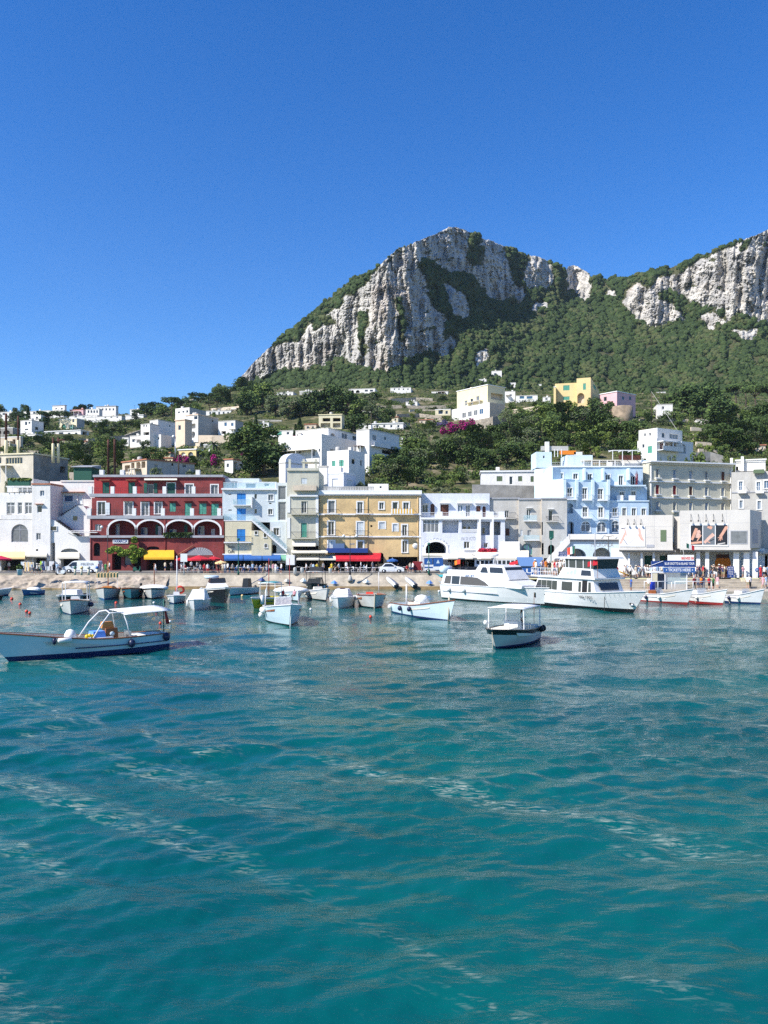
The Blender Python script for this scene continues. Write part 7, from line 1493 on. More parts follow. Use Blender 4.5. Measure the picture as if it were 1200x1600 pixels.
 b=B_('open_launch','white open launch with brown bow hatch, hoops and folded white awning, left',(111,961),(131,944),L=7.2);b.hull(2.9,1.5,1.05,1.0,boot=.1,cols=(GELG,HNAVY,GELG),rail=WOODV,rake=.12);b.canopy(.8,4.0,1.2,2.9,TARP,posts=((.02,1),(.98,2)),r=.045);b.box('bow_hatch',4.6,5.8,-.6,.6,1.0,1.35,WOODV,.1,.1);b.box('console',2.6,3.4,-.5,.5,.6,1.5,GEL,.1,.1)
 for x in(4.2,3.2):b.fender(x,1,NAVYF,.22)
 b=B_('dark_boat','dark hulled boat with round black fenders behind the white hooped launch',(96,948),(128,939),L=8);b.hull(2.7,1.3,1.0,.95,cols=(HBLK,HRED,GEL),rail=GEL);b.box('cabin',2.5,5.2,-.9,.9,.9,1.6,GEL,.4,.15)
 for x in(2,4,6):b.fender(x,1,RUB,.2)
 b=B_('fishing_boat','white wooden boat with orange deck, mast and striped green awning',(163,937),(182,926),L=7.0);b.hull(2.9,1.5,1.1,1.1,cols=(GELG,HBLUE,WOODV),stripe=.1,rail=WOODV,floor=WOODO,depth=.25);b.box('deck_cover',1.5,5.5,-.9,.9,1.1,1.4,WOODO,.5,.3);b.mast(3.2,1.0,4.6,WOODO,.06)
 mb=MB()
 for i in range(14):a=-1.3+2.6*i/14;b.bx(mb,1.6,4.0,a,a+2.6/14,3.05,3.1,GREENS if i%2 else PCLOTH);b.bx(mb,3.98,4.02,a,a+2.6/14,2.55,3.05,GREENS if i%2 else PCLOTH)
 mb.build('striped_awning',b.root)
 for y in(-1.2,1.2):b.part('post',lambda m:m.tube([b.p(3.9,y,3.05),b.p(3.9,y,1.1)],.03,RAILW,5))
 b=B_('wooden_boat','dark teal wooden boat moored between two white boats near the rocks',(205,936),(214,925),L=6.5);b.hull(2.7,1.4,1.1,1.05,cols=(HTEAL,HBLK,HBLK),rail=WOODV,floor=WOODV);b.part('lamp',lambda m:m.ball(b.p(1.0,.9,1.5),.2,RUB));b.box('thwart',2,3,-1,1,.9,1.0,WOODV)
 b=B_('wooden_boat','white boat with black sheer stripe, white tarpaulin and red-brown mast',(237,936),(250,925),L=6.5);b.hull(2.8,1.4,1.1,1.05,cols=(GELG,HBLK,HBLK),rail=GEL,stripe=.2);b.part('tarpaulin',lambda m:m.ball(b.p(3.0,0,1.15),(1.9,1.0,.45),TARP,12));b.mast(2.6,1.0,4.3,WOODV,.07)
 b=B_('small_boat','small white boat with an orange-red lifebuoy and tall white pole',(272,944),(288,930),L=5.5);b.hull(2.1,1.0,.75,.7,cols=(GEL,HNAVY,GEL),rail=GEL);b.mast(1.8,.6,5.4,RAILW,.07);b.box('console',2.0,2.7,-.4,.4,.4,1.2,GEL,.08,.08)
 def torus(m,o,R_,r,mm,ax,ay):
  pts=[o+ax*R_*math.cos(2*math.pi*i/14)+ay*R_*math.sin(2*math.pi*i/14)for i in range(15)];m.tube(pts,r,mm,6)
 b.part('lifebuoy',lambda m:torus(m,b.p(1.1,.3,1.35),.42,.14,BUOYR,b.n,(Vector((0,0,1))+b.d*.4).normalized()))
 b=B_('cabin_boat','white cabin cruiser under a white tarpaulin with open stern, left of centre',(304,954),(316,947),L=5.2);b.hull(2.2,1.15,.95,.9,cols=(GEL,GELG,GEL),rail=GEL,tr=.9);b.prof('tarpaulin',[(.6,.9),(1.0,1.7),(1.5,1.95),(2.6,2.0),(3.3,1.55),(4.5,1.05)],.92,.6,TARP);b.outboard(-.3,.3);b.outboard(-.3,-.3);b.fender(1.4,-1,WFEN,.15,None,True);b.fender(4.0,-1,WFEN,.15,None,True)
 b=B_('speedboat','sporty black-hulled boat with white deck, towers and inflatable on its stern',(350,943),(331,936),L=8.0);b.hull(2.9,1.9,1.5,1.35,cols=(HBLK,HBLK,GEL),rail=GEL,tr=.9,stripe=.2);b.prof('cabin',[(2.2,1.4),(2.8,2.2),(4.6,2.15),(6.2,1.6)],1.1,.85,GEL);b.box('windscreen',3.2,4.6,-.95,.95,2.2,2.75,SMOKE,.3,.1);b.box('seat',1.2,2.0,-.6,.6,1.3,1.9,WOODV);b.part('dinghy',lambda m:m.lathe(b.p(.4,0,2.6),[(.5,-.15),(.9,0),(.9,.25),(.7,.3)],GELB,14));b.part('boarding_plank',lambda m:m.tube([b.p(.3,-1.2,1.4),b.p(-1.0,-2.2,.1)],.09,RAILW,6));b.part('life_jackets',lambda m:b.bx(m,1.9,2.5,.2,1.0,1.5,2.1,BUOYR,.1,.1))
 b=B_('small_motorboat','small white motorboat with dark covered console by the sea wall',(360,931),(381,928.5),L=6);b.hull(2.2,1.05,.9,.8,cols=(GEL,HBLK,GEL),rail=GEL);b.box('covered_console',1.4,2.4,-.5,.5,.7,2.1,HBLK,.12,.12);b.outboard()
 b=B_('work_boat','yellow-green open boat with teal awning moored behind the blue fishing boat',(397,951),(433,943),L=6.5);b.hull(2.2,1.2,.95,.9,cols=(HYEL,HYEL,GEL),rail=GEL,floor=GREENS);b.canopy(.6,2.6,.9,2.5,TEALC,posts=((0,1),(1,1)));b.mast(2.2,.8,5.2,HRED,.05);b.part('buoy_fender',lambda m:m.lathe(b.p(6.0,.7,.9),[(.05,-.5),(.2,-.4),(.2,.4),(.05,.5)],WFEN,8))
 b=B_('fishing_boat','pale blue fishing boat pointing at the camera, white fenders along its side',(452,978),(430,962),L=7.2);b.hull(3.3,1.85,1.35,1.2,boot=.12,cols=(GELB,HBLK,GELB),rail=GEL,rake=.14,floor=WOODV,flare=.5);b.box('white_cover',3.0,3.6,-.75,.75,1.0,2.15,TARP,.05,.05);b.box('red_thwart',2.4,3.0,-1.35,1.35,1.05,1.3,HRED)
 for x in(2.2,2.9,3.5):b.fender(x,-1,WFEN,.24);
 b.fender(2.5,-1,WFEN,.24,.55,False,.1);b.part('frame',lambda m:m.tube([b.p(2.8,1.5,1.4),b.p(2.3,1.45,2.6),b.p(2.2,1.2,2.9),b.p(2.0,.6,2.92)],.06,RAILW,6));b.part('frame',lambda m:m.tube([b.p(2.8,-1.5,1.4),b.p(2.3,-1.4,2.6),b.p(2.25,-1.3,2.9)],.05,RAILW,6));b.part('stem_post',lambda m:m.tube([b.p(7.25,.08,-.1),b.p(8.1,.08,1.95)],.06,GEL,5))
 b=B_('small_boat','grey-white boat with white cover and thin red mast behind the blue fishing boat',(465,940),(440,932),L=6.5);b.hull(2.4,1.3,1.0,.9,cols=(GELB,HBLK,GEL),rail=GEL);b.part('tarpaulin',lambda m:m.ball(b.p(3.0,0,1.1),(2.2,1.0,.5),TARP,12));b.mast(2.2,.9,5.0,HRED,.045);b.fender(2.2,-1);b.fender(3.2,-1)
 b=B_('rib_boat','black boat with a dark hardtop and open rear, close to the sea wall',(488,930),(500,925),L=6);b.hull(2.7,1.6,1.3,1.2,cols=(HBLK,HBLK,HBLK),rail=RUB);b.canopy(1.5,4.5,1.1,3.0,GEL,posts=((.03,1),(.97,1)),postm=IRON);b.prof('cabin',[(2.0,1.2),(2.4,2.2),(4.2,2.1),(5.2,1.4)],1.0,.8,SMOKE);b.box('top_rack',1.8,3.6,-.9,.9,3.1,3.6,RUB,.1,.1);b.fender(2,1);b.fender(4,1)
 b=B_('launch','olive-green and white launch with white fenders, one seated man aboard',(509,939),(486,933),L=6.5);b.hull(2.5,1.5,1.05,1.0,cols=(GELG,HBLK,GEL),rail=GEL,floor=CUSH);b.box('seat_back',2.6,3.2,-.6,.6,.8,1.5,CUSH,.1,.1);b.fender(2,-1,WFEN,.22);b.fender(3,-1,WFEN,.22)
 b=B_('cabin_boat','small white cabin cruiser with rounded roof, centre of the harbour',(529,951),(543,943),L=5.6);b.hull(2.6,1.2,1.05,1.0,cols=(GEL,GELG,GEL),rail=GEL,tr=.9);b.prof('cabin',[(1.4,1.0),(2.0,1.95),(3.6,1.9),(4.8,1.2)],1.0,.65,GEL);b.box('roof_hatch',2.5,3.1,-.25,.25,1.95,2.0,SMOKE);b.outboard(-.25,0);b.fender(2,-1,WFEN,.2,None,True);b.rails(.6,.92,.3)
 b=B_('fishing_boat','weathered grey wooden boat with white bow, seen end on in the centre',(585,950.5),(572,941),L=6.5);b.hull(3.1,1.45,1.25,1.2,cols=(GELG,HBLK,GELG),rail=WOODV,floor=WOODV,flare=.4,full=.6);b.fender(2.5,-1,WFEN,.26);b.fender(3.5,-1,WFEN,.22);b.part('red_cushions',lambda m:b.bx(m,2.6,3.2,-.5,.3,1.3,1.5,BUOYR,.1,.05));b.mast(.6,1.0,3.6,RAILW,.04,1.2);b.part('stem_post',lambda m:m.tube([b.p(6.6,0,-.1),b.p(7.2,0,1.6)],.09,ROPE,5))
 b=B_('fishing_boat','white and blue fishing boat with engine cover and bow raised to the right',(702,971),(624,956));b.hull(2.8,1.95,1.05,.95,boot=.15,cols=(GELB,HNAVY,GEL),stripe=.14,rail=WOODV,rake=.10,floor=DECK);b.part('motor_cover',lambda m:[m.ball(b.p(b.L*.48,0,1.6),(.7,.6,.45),TARP,10),b.bx(m,b.L*.42,b.L*.54,-.5,.5,.7,1.4,TARP)]);b.mast(b.L*.26,.8,2.9,RAILW,.09,-.5)
 for t in(.02,.3,.5):b.fender(b.L*t+.1,-1,NAVYF if t>.02 else WFEN,.22)
 b.part('mooring_post',lambda m:m.tube([b.p(b.L+.1,-.15,-.3),b.p(b.L+.25,-.15,2.2)],.08,ROPE,6))
 b=B_('small_boat','small grey-white boat cut by the left edge of the photo',(13,930),(-6,931),L=5.0);b.hull(1.9,.95,.75,.7,cols=(GELG,HNAVY,GEL),rail=GEL);b.part('tarpaulin',lambda m:m.ball(b.p(2.2,0,.8),(1.5,.8,.5),TARP,10))
 b=B_('rowing_boat','small navy rowing boat with white cover near the rock bank',(37,931),(67,928),L=3.6);b.hull(1.4,.85,.6,.6,cols=(HBLUE,HNAVY,HBLUE),rail=GEL);b.part('tarpaulin',lambda m:m.ball(b.p(1.6,0,.7),(1.0,.55,.35),TARP,10))
 b=B_('inflatable','dark inflatable dinghy at the left edge of the water',(2,938),(-14,938),L=3.0);b.hull(1.5,.6,.5,.5,cols=(RUB,RUB,RUB),rail=RUB)
 for x,lab in((611,'white dinghy tipped on the sea wall, left one of the pair'),(640,'white dinghy tipped on the sea wall, right one of the pair')):
  e=empty('dinghy',at(x,910,114.2),lab,'dinghy','white dinghies on the sea wall');o=e.location;mb=MB();d=Vector((-.62,.62,.5)).normalized();n=Vector((.75,.66,0)).normalized();up=d.cross(n);up=up if up.z>0 else-up;vs=[];N=8
  for i in range(N+1):
   t=i/N;wv=.52*(1-max(0,(t-.45)/.55)**2.2)+.01;q=o+d*(t-.5)*2.3+up*.35+Vector((0,-.4,0));vs+=[q+n*wv,q+n*wv*.75-up*.4,q-up*.5,q-n*wv*.75-up*.4,q-n*wv]
  fs=[(i*5+k,i*5+k+1,i*5+k+6,i*5+k+5)for i in range(N)for k in range(4)]+[(i*5+4,i*5,i*5+5,i*5+9)for i in range(N)]+[(0,1,2,3,4)]
  mb.mesh(vs,fs,GEL,True);mb.build('hull',e);m2=MB();m2.ball(o-d*1.15+Vector((0,-.35,.1)),(.45,.3,.4),RUB,8);m2.build('transom_cover',e)
 e=empty('paddle_boards',at(696,912,113),'turquoise and orange painted boats stacked at the quay left of the white ferry','rowing boats');mb=MB();bz=e.location
 for k,(m,dx,dz)in enumerate(((TEALC,-.5,1.3),(WOODO,.25,.8),(GELB,-.1,.2),(PCLOTH,.5,1.2))):
  q=MB();c=bz+Vector((dx,-.2*k,dz));q.mesh([c+Vector((-1.1,0,.3)),c+Vector((-.4,-.35,-.25)),c+Vector((.5,-.35,-.3)),c+Vector((1.0,0,.1)),c+Vector((.5,.35,-.1)),c+Vector((-.4,.35,.0)),c+Vector((0,0,-.5))],[(0,1,2,3,4,5),(1,0,6),(2,1,6),(3,2,6),(4,3,6),(5,4,6),(0,5,6)],m,False);q.build('board',e)
 for i,(bw,st,boot,lab)in enumerate((((1074,944),(1004,939.5),HRED,'white tour boat with red boot stripe and brown crate, beside the blue ticket kiosk'),((1129,945),(1076,939.5),HRED,'white tour boat with red boot stripe, middle of the three on the right'),((1188,944.5),(1138,941),HNAVY,'white tour boat with navy boot stripe, rightmost of the three'))):
  b=B_('tour_boat',lab,bw,st,group='white tour boats at the landing stage');b.hull(2.3,1.75,1.0,.9,boot=.22,cols=(GEL,boot,GEL),rail=GEL,rake=.13,floor=DECK,flare=.6);b.box('engine_box',1.0,2.0,-.5,.5,.6,1.4,WOODV if i==0 else GEL,.03,.03);b.fender(b.L*.5,-1,WFEN,.18);b.fender(b.L*.2,-1,NAVYF,.2);b.part('windscreen',lambda m:m.hexa([b.p(2.3,-.7,1.0),b.p(2.34,-.7,1.0),b.p(2.34,.7,1.0),b.p(2.3,.7,1.0)],[b.p(2.0,-.6,1.7),b.p(2.04,-.6,1.7),b.p(2.04,.6,1.7),b.p(2.0,.6,1.7)],CLEAR));b.part('rubbing_strake',lambda m:m.tube([b.p(b.L*t,-(b.hb(t)*.97+.02),.62+.15*t)for t in(.05,.2,.35,.5)],.03,GTRIM,5));b.part('engine_rope',lambda m:m.tube([b.p(b.L+.1,0,1.5),b.p(b.L+.9,.2,.2)],.02,ROPE,4))
  b.box('side_bench',2.2,b.L*.62,-.95,-.4,.5,.95,GEL,.02,.02)
 b=B_('ferry','long white motor ferry with brown side windows and raked wheelhouse, bow to the right',(856,946),(705,934));L=b.L;S=L/13.9
 b.hull(4.4,2.0,1.85,1.75,boot=.16,tr=.9,cols=(GEL,HBLK,GEL),stripe=.12,depth=.12,floor=GEL,rake=.09,rail=GEL,draft=.6,N=28,flare=.5,full=.5);b.zm=(1.9,1.72,.83)
 b.prof('saloon',[(.25*S,1.85),(.45*S,3.55),(6.3*S,3.6),(9.6*S,3.2),(12.0*S,2.35),(12.0*S,2.0)],2.02,1.8,GEL)
 b.prof('wheelhouse',[(4.9*S,3.55),(5.6*S,4.95),(5.9*S,5.1),(9.0*S,5.0),(9.2*S,4.85),(10.2*S,3.1)],1.75,1.45,GEL)
 for sg in(-1,1):
  q=lambda nm,pts,yw,m,ln=-.1,zr=1.9:b.pane(nm,pts,yw,m,sg,lean=ln,zref=zr)
  q('window',[(.7*S,2.15),(1.75*S,2.13),(1.75*S,3.3),(.9*S,3.3)],2.0,BROWNG);q('window',[(1.9*S,2.13),(3.1*S,2.1),(3.1*S,3.3),(1.9*S,3.3)],2.0,SMOKE);q('window',[(3.25*S,2.1),(7.6*S,2.12),(6.9*S,2.65),(5.7*S,3.22),(3.25*S,3.3)],2.0,BROWNG)
  q('window',[(6.0*S,4.0),(7.1*S,4.0),(6.8*S,4.72),(6.3*S,4.72)],1.68,SMOKE,-.14,4.0)
  b.part('rubbing_strake',lambda m:m.tube([b.p(L*t,sg*(b.hb(t)*(.93)+.05),.98+.12*t)for t in[.03+.05*i for i in range(13)]],.05,GTRIM,5))
  for x in(1.6*S,4.0*S):b.fender(x,sg,WFEN,.24,1.25)
 b.part('windscreen',lambda m:m.hexa([b.p(9.55*S,-1.55,4.02),b.p(9.6*S,-1.55,4.02),b.p(9.6*S,1.55,4.02),b.p(9.55*S,1.55,4.02)],[b.p(9.28*S,-1.4,4.78),b.p(9.33*S,-1.4,4.78),b.p(9.33*S,1.4,4.78),b.p(9.28*S,1.4,4.78)],SMOKE))
 for sg in(-1,1):b.pane('window',[(7.4*S,4.02),(9.25*S,4.0),(9.05*S,4.72),(7.3*S,4.74)],1.66,SMOKE,sg,lean=-.14,zref=4.0)
 b.pane('side_door',[(9.0*S,2.45),(9.75*S,2.4),(9.75*S,3.05),(8.8*S,3.18)],1.93,SMOKE,-1,lean=-.12,zref=1.9)
 b.box('upper_deck_screen',.9*S,5.2*S,-1.7,1.7,3.6,4.2,GEL,.05,.1);
 for x in(1.4,2.4,3.4):b.box('deck_seat',x*S,(x+.45)*S,-1.4,1.4,4.2,4.55,RUB,.03,.03)
 b.part('life_raft',lambda m:m.lathe(b.p(.2*S,-1.1,4.15),[(.2,-.9),(.48,-.75),(.48,.75),(.2,.9)],GELB,10,(Vector((0,0,1)),b.n)))
 b.part('radar_mast',lambda m:[m.tube([b.p(6.6*S,0,5.0),b.p(6.6*S,0,6.6)],.06,RAILW,6),m.lathe(b.p(6.6*S,0,6.3),[(.1,-.1),(.55,0),(.55,.2),(.1,.28)],GEL,12),m.tube([b.p(6.2*S,.8,5.0),b.p(6.2*S,.8,6.6)],.03,IRON,4),m.tube([b.p(7.2*S,-.5,5.0),b.p(7.4*S,-.5,6.2)],.03,RAILW,4)])
 b.flag(1.0*S,.5,5.0,ORCLOTH,1.0,.7,4.2,[BUOYR,ORCLOTH]);b.flag(9.0*S,1.2,5.2,RCLOTH,1.2,.5,4.9);b.rails(.72,.97,.5)
 b.box('anchor',L*.985,L*1.0,-.5,-.2,1.2,1.5,RUB);text(b.root,'SEA JET',b.p(4.6*S,-1.88,3.42),.34,HBLUE,b.d,1.5)
 b=B_('ferry','white double-deck ferry with crowded open upper deck and dark bridge windows',(990,957),(853,943));L=b.L;S=L/14.5
 b.hull(4.6,2.2,1.65,1.6,boot=.34,tr=.9,cols=(GEL,HBLK,GEL),stripe=.12,depth=.12,floor=GEL,rake=.12,rail=GEL,draft=.6,N=28,flare=.62,full=.55);b.zm=(1.9,1.5,.8)
 b.prof('saloon',[(.2*S,1.95),(1.0*S,4.0),(9.6*S,3.95),(10.4*S,3.9),(11.0*S,2.2)],2.0,1.9,GEL)
 for sg in(-1,1):
  q=lambda nm,pts,m:b.pane(nm,pts,2.0,m,sg,lean=-.05,zref=1.95)
  for k in range(4):q('window',[((.75+.95*k)*S-(.0 if k else .2),2.35),((1.62+.95*k)*S,2.33),((1.62+.95*k)*S,3.55),((.75+.95*k)*S+(.28 if k==0 else 0),3.55)],SMOKE)
  q('window',[(5.3*S,2.35),(7.1*S,2.33),(7.1*S,3.5),(5.3*S,3.52)],SMOKE);q('window',[(8.15*S,2.3),(8.55*S,2.3),(8.55*S,3.6),(8.15*S,3.6)],SMOKE);q('side_door',[(8.75*S,2.1),(9.55*S,2.1),(9.55*S,3.8),(8.75*S,3.8)],DARK);q('window',[(9.75*S,2.3),(10.2*S,2.3),(10.1*S,3.6),(9.75*S,3.6)],SMOKE)
 b.part('front_window',lambda m:m.hexa([b.p(10.98*S,-1.3,2.6),b.p(11.02*S,-1.3,2.6),b.p(11.02*S,1.3,2.6),b.p(10.98*S,1.3,2.6)],[b.p(10.66*S,-1.3,3.55),b.p(10.72*S,-1.3,3.55),b.p(10.72*S,1.3,3.55),b.p(10.66*S,1.3,3.55)],SMOKE))
 b.prof('upper_deck',[(-.1*S,3.98),(-.1*S,4.2),(11.0*S,4.15),(11.0*S,3.98)],2.15,2.15,GEL)
 b.prof('bridge_base',[(4.6*S,4.18),(5.2*S,5.4),(10.2*S,5.3),(10.6*S,4.18)],1.9,1.7,GEL)
 b.prof('bridge',[(5.5*S,5.4),(5.5*S,6.6),(10.6*S,6.6),(10.2*S,5.3)],1.7,1.65,SMOKE);b.prof('bridge_roof',[(4.2*S,6.6),(4.2*S,6.8),(11.0*S,6.85),(11.1*S,6.6)],1.95,1.85,GEL)
 for x in(5.6,6.2,7.4,8.6,9.8):b.box('window_post',x*S,(x+.1)*S,-1.73,-1.68,5.35,6.6,GEL)
 b.pane('front_hatch',[(8.4*S,4.35),(10.1*S,4.33),(9.9*S,5.1),(8.4*S,5.12)],1.86,SMOKE,-1,lean=-.15,zref=4.2)
 wv=mat('wave_emblem',(.36,.42,.66),.5)
 for k,(x,h)in enumerate(((5.6,.3),(6.2,.5),(6.8,.75),(7.4,.95))):
  b.pane('wave_emblem',[((x+.28*math.cos(a))*S,4.35+h*.5+h*.45*math.sin(a))for a in[i*.57 for i in range(11)]],1.885,wv,-1,t=.012,lean=-.16,zref=4.2)
 for sg in(-1,1):
  def f(m):
   for z in(.5,1.0):m.tube([b.p(-.05*S,sg*2.1,4.2+z),b.p(4.8*S,sg*2.1,4.2+z)],.025,RAILW,4)
   for i in range(12):m.tube([b.p((-.05+4.8*i/11)*S,sg*2.1,4.2),b.p((-.05+4.8*i/11)*S,sg*2.1,5.2)],.02,RAILW,4)
  b.part('deck_rail',f)
 b.rails(.8,.97,.6);b.fender(1.1,-1,WFEN,.34,1.5,True);text(b.root,'VG 1905',b.p(9.6*S,-(b.hb(9.6/14.5)*.985+.02),1.3),.42,IRON,b.d,1.9,up=-b.n*.28+Vector((0,0,1)));b.part('anchor',lambda m:[m.tube([b.p(L*.99,-.35,.9),b.p(L*1.03,-.45,.8)],.12,RUB,6),m.ball(b.p(L*1.02,-.45,.75),.2,STEEL)])
 b.flag(6.3*S,-.9,7.3,GREENS,1.1,1.0,6.8,[GREENS,TRIM,BUOYR]);b.flag(10.9*S,-1.7,5.9,RCLOTH,1.5,.7,4.2);b.part('mast',lambda m:m.tube([b.p(8.6*S,0,6.8),b.p(8.6*S,0,10.0)],.05,GTRIM,6));b.part('boat_rope',lambda m:m.tube([b.p(11.9*S,-1.6,2.4),b.p(11.95*S,-1.7,0)],.03,IRON,4))
 FERRY.append(b)
 for x,y,m,lab in((18.5,937,BUOYR,'red mooring buoy nearest the rowing boat, top of a row of four'),(31.5,945.5,BUOYR,'red mooring buoy second in the row of four on the left'),(41.5,956.5,BUOYR,'red mooring buoy touching the last one in the row of four'),(46.5,959,BUOYR,'red mooring buoy at the near end of the row of four'),(181.5,943.5,BUOYR,'orange buoy in front of the boat with striped awning'),(245,956,BUOYR,'red buoy just under the awning edge of the big blue launch'),(250.5,975,BUOYR,'orange-red buoy beside the stern pole of the big blue launch'),(579,965,BUOYR,'single orange-red buoy in the centre below the grey wooden boat'),(240.5,943,WFEN,'white buoy in front of the boat with the red-brown mast'),(266,972,WFEN,'white buoy right of the big blue launch'),(485.5,953,WFEN,'small white float right of the blue fishing boat'),(378.5,932,PCLOTH,'pale yellow buoy under the small motorboat with dark console'),(257,941.5,RUB,'black buoy near the small boat with the lifebuoy'),(686,925,WFEN,'tiny white float left of the white ferry stern')):
  Y=HC*F/(y-YH);p=at(x,y,Y);r=(2.4 if m is BUOYR else 2.0)/F*Y;e=empty('mooring_buoy',(p.x,p.y,0),lab,'buoy','mooring buoys');mb=MB();mb.ball((p.x,p.y,r*.55),(r,r,r*1.05),m,12);mb.build('float',e);mb=MB();mb.tube([(p.x,p.y,r*1.5),(p.x,p.y,r*1.9)],r*.2,IRON,6);mb.build('eye',e)
HELM=[];FERRY=[]
boats()
# ================================================================== PEOPLE, VEHICLES, STREET FURNITURE
SKIN=mat('skin',(0.50,0.29,0.20),.6);SKIN2=mat('tanned_skin',(0.33,0.17,0.105),.6)
HAIRS=[mat('hair_dark',(.02,.014,.01),.7),mat('hair_brown',(.08,.045,.025),.7),mat('hair_fair',(.32,.22,.10),.7)]
CL={'white':(.76,.75,.73),'cream':(.62,.55,.42),'navy':(.02,.035,.11),'black':(.018,.018,.02),'pale blue':(.36,.50,.66),'red':(.55,.025,.035),'orange':(.75,.22,.03),'green':(.04,.26,.07),'maroon':(.16,.015,.03),'pink':(.66,.34,.38),'grey':(.25,.25,.26),'yellow':(.72,.55,.06),'blue':(.05,.14,.45),'khaki':(.34,.29,.17),'denim':(.08,.13,.24)}
CLM={k:mat('cloth_'+k.replace(' ','_'),v,.9,noise=.12,nscale=6)for k,v in CL.items()}
SHOE=[mat('shoe_white',(.6,.6,.58),.7),mat('shoe_dark',(.03,.028,.026),.7)]
def body_mesh(pose,dress=False):
 """one continuous figure: joints grown with a skin modifier, then coloured by the nearest bone"""
 J={'pel':((0,0,.95),(.145,.10)),'ch':((0,.0,1.24),(.165,.105)),'up':((0,.01,1.41),(.12,.085)),'nk':((0,.005,1.49),(.052,.055)),'hd':((0,-.02,1.58),(.072,.088)),'tp':((0,-.005,1.675),(.062,.075))}
 for s,k in((1,'l'),(-1,'r')):
  J.update({'sh'+k:((s*.165,.01,1.40),(.062,.062)),'el'+k:((s*.225,.03,1.13),(.044,.044)),'wr'+k:((s*.235,-.04,.89),(.031,.031)),'ha'+k:((s*.235,-.075,.78),(.030,.040)),'hi'+k:((s*.085,0,.89),(.095,.10)),'kn'+k:((s*.095,-.02,.50),(.062,.062)),'an'+k:((s*.10,.03,.09),(.040,.042)),'to'+k:((s*.11,-.13,.035),(.042,.032))})
 def mv(d):
  for k,p in d.items():J[k]=(p,J[k][1])
 if pose=='walk':mv({'knl':(.09,-.17,.52),'anl':(.09,-.24,.11),'tol':(.095,-.40,.07),'knr':(-.09,.06,.50),'anr':(-.09,.30,.15),'tor':(-.09,.20,.03),'ell':(.22,.14,1.15),'wrl':(.22,.16,.92),'hal':(.22,.13,.81),'elr':(-.22,-.08,1.14),'wrr':(-.2,-.26,.97),'har':(-.2,-.35,.92)})
 if pose=='carry':mv({'ell':(.25,.02,1.13),'wrl':(.16,-.22,1.16),'hal':(.10,-.30,1.19),'elr':(-.26,.04,1.14),'wrr':(-.34,-.10,1.30),'har':(-.32,-.16,1.41)})
 if pose=='sit':
  for k in('pel','ch','up','nk','hd','tp','shl','shr','ell','elr'):p,r=J[k];J[k]=((p[0],p[1],p[2]-.45),r)
  mv({'hil':(.085,-.02,.45),'hir':(-.085,-.02,.45),'knl':(.11,-.43,.50),'knr':(-.11,-.43,.50),'anl':(.11,-.42,.09),'anr':(-.11,-.42,.09),'tol':(.12,-.58,.035),'tor':(-.12,-.58,.035),'wrl':(.16,-.22,.60),'hal':(.13,-.32,.58),'wrr':(-.16,-.22,.60),'har':(-.13,-.32,.58)})
 if pose=='helm':mv({'ell':(.25,-.06,1.16),'wrl':(.18,-.28,1.12),'hal':(.15,-.38,1.14),'elr':(-.24,.05,1.13),'wrr':(-.26,-.06,.90),'har':(-.25,-.12,.80)})
 E=[('pel','ch',2),('ch','up',2),('up','nk',0),('nk','hd',0),('hd','tp',1)]
 for k in 'lr':E+=[('up','sh'+k,2),('sh'+k,'el'+k,2),('el'+k,'wr'+k,6),('wr'+k,'ha'+k,0),('pel','hi'+k,3),('hi'+k,'kn'+k,3),('kn'+k,'an'+k,5),('an'+k,'to'+k,4)]
 names=list(J);ix={n:i for i,n in enumerate(names)}
 me=bpy.data.meshes.new('b');me.from_pydata([J[n][0]for n in names],[(ix[a],ix[b])for a,b,_ in E],[]);o=bpy.data.objects.new('b',me);COL.objects.link(o)
 m=o.modifiers.new('s','SKIN');me.skin_vertices[0].data[0].use_root=True
 for n in names:me.skin_vertices[0].data[ix[n]].radius=J[n][1]
 m.use_smooth_shade=True;su=o.modifiers.new('u','SUBSURF');su.levels=1
 dg=bpy.context.evaluated_depsgraph_get();dg.update();r=bpy.data.meshes.new_from_object(o.evaluated_get(dg));bpy.data.objects.remove(o);bpy.data.meshes.remove(me)
 hd=Vector(J['hd'][0]);vn=min(r.vertices,key=lambda v:(v.co-hd-Vector((0,-.10,.005))).length);vn.co.y-=.028
 mid=[]
 for p in r.polygons:
  c=p.center;best=None
  for a,b,k in E:
   A,B=Vector(J[a][0]),Vector(J[b][0]);d=B-A;t=max(0,min(1,(c-A).dot(d)/d.length_squared));q=(c-A-d*t).length-(J[a][1][0]*(1-t)+J[b][1][0]*t)
   if best is None or q<best[0]:best=(q,k,t)
  k=best[1]
  if k in(0,1):k=1 if(c-hd).z>.055 or((c-hd).y>.03 and(c-hd).z>-.06)else 0
  if k==2 and c.z>J['nk'][0][2]-.035 and abs(c.x)<.07:k=0
  mid.append(k)
 r.polygons.foreach_set('material_index',mid);r.name='figure_'+pose
 return r
BODIES={p:body_mesh(p)for p in('stand','walk','carry','sit','helm')}
PEOPLE=[]
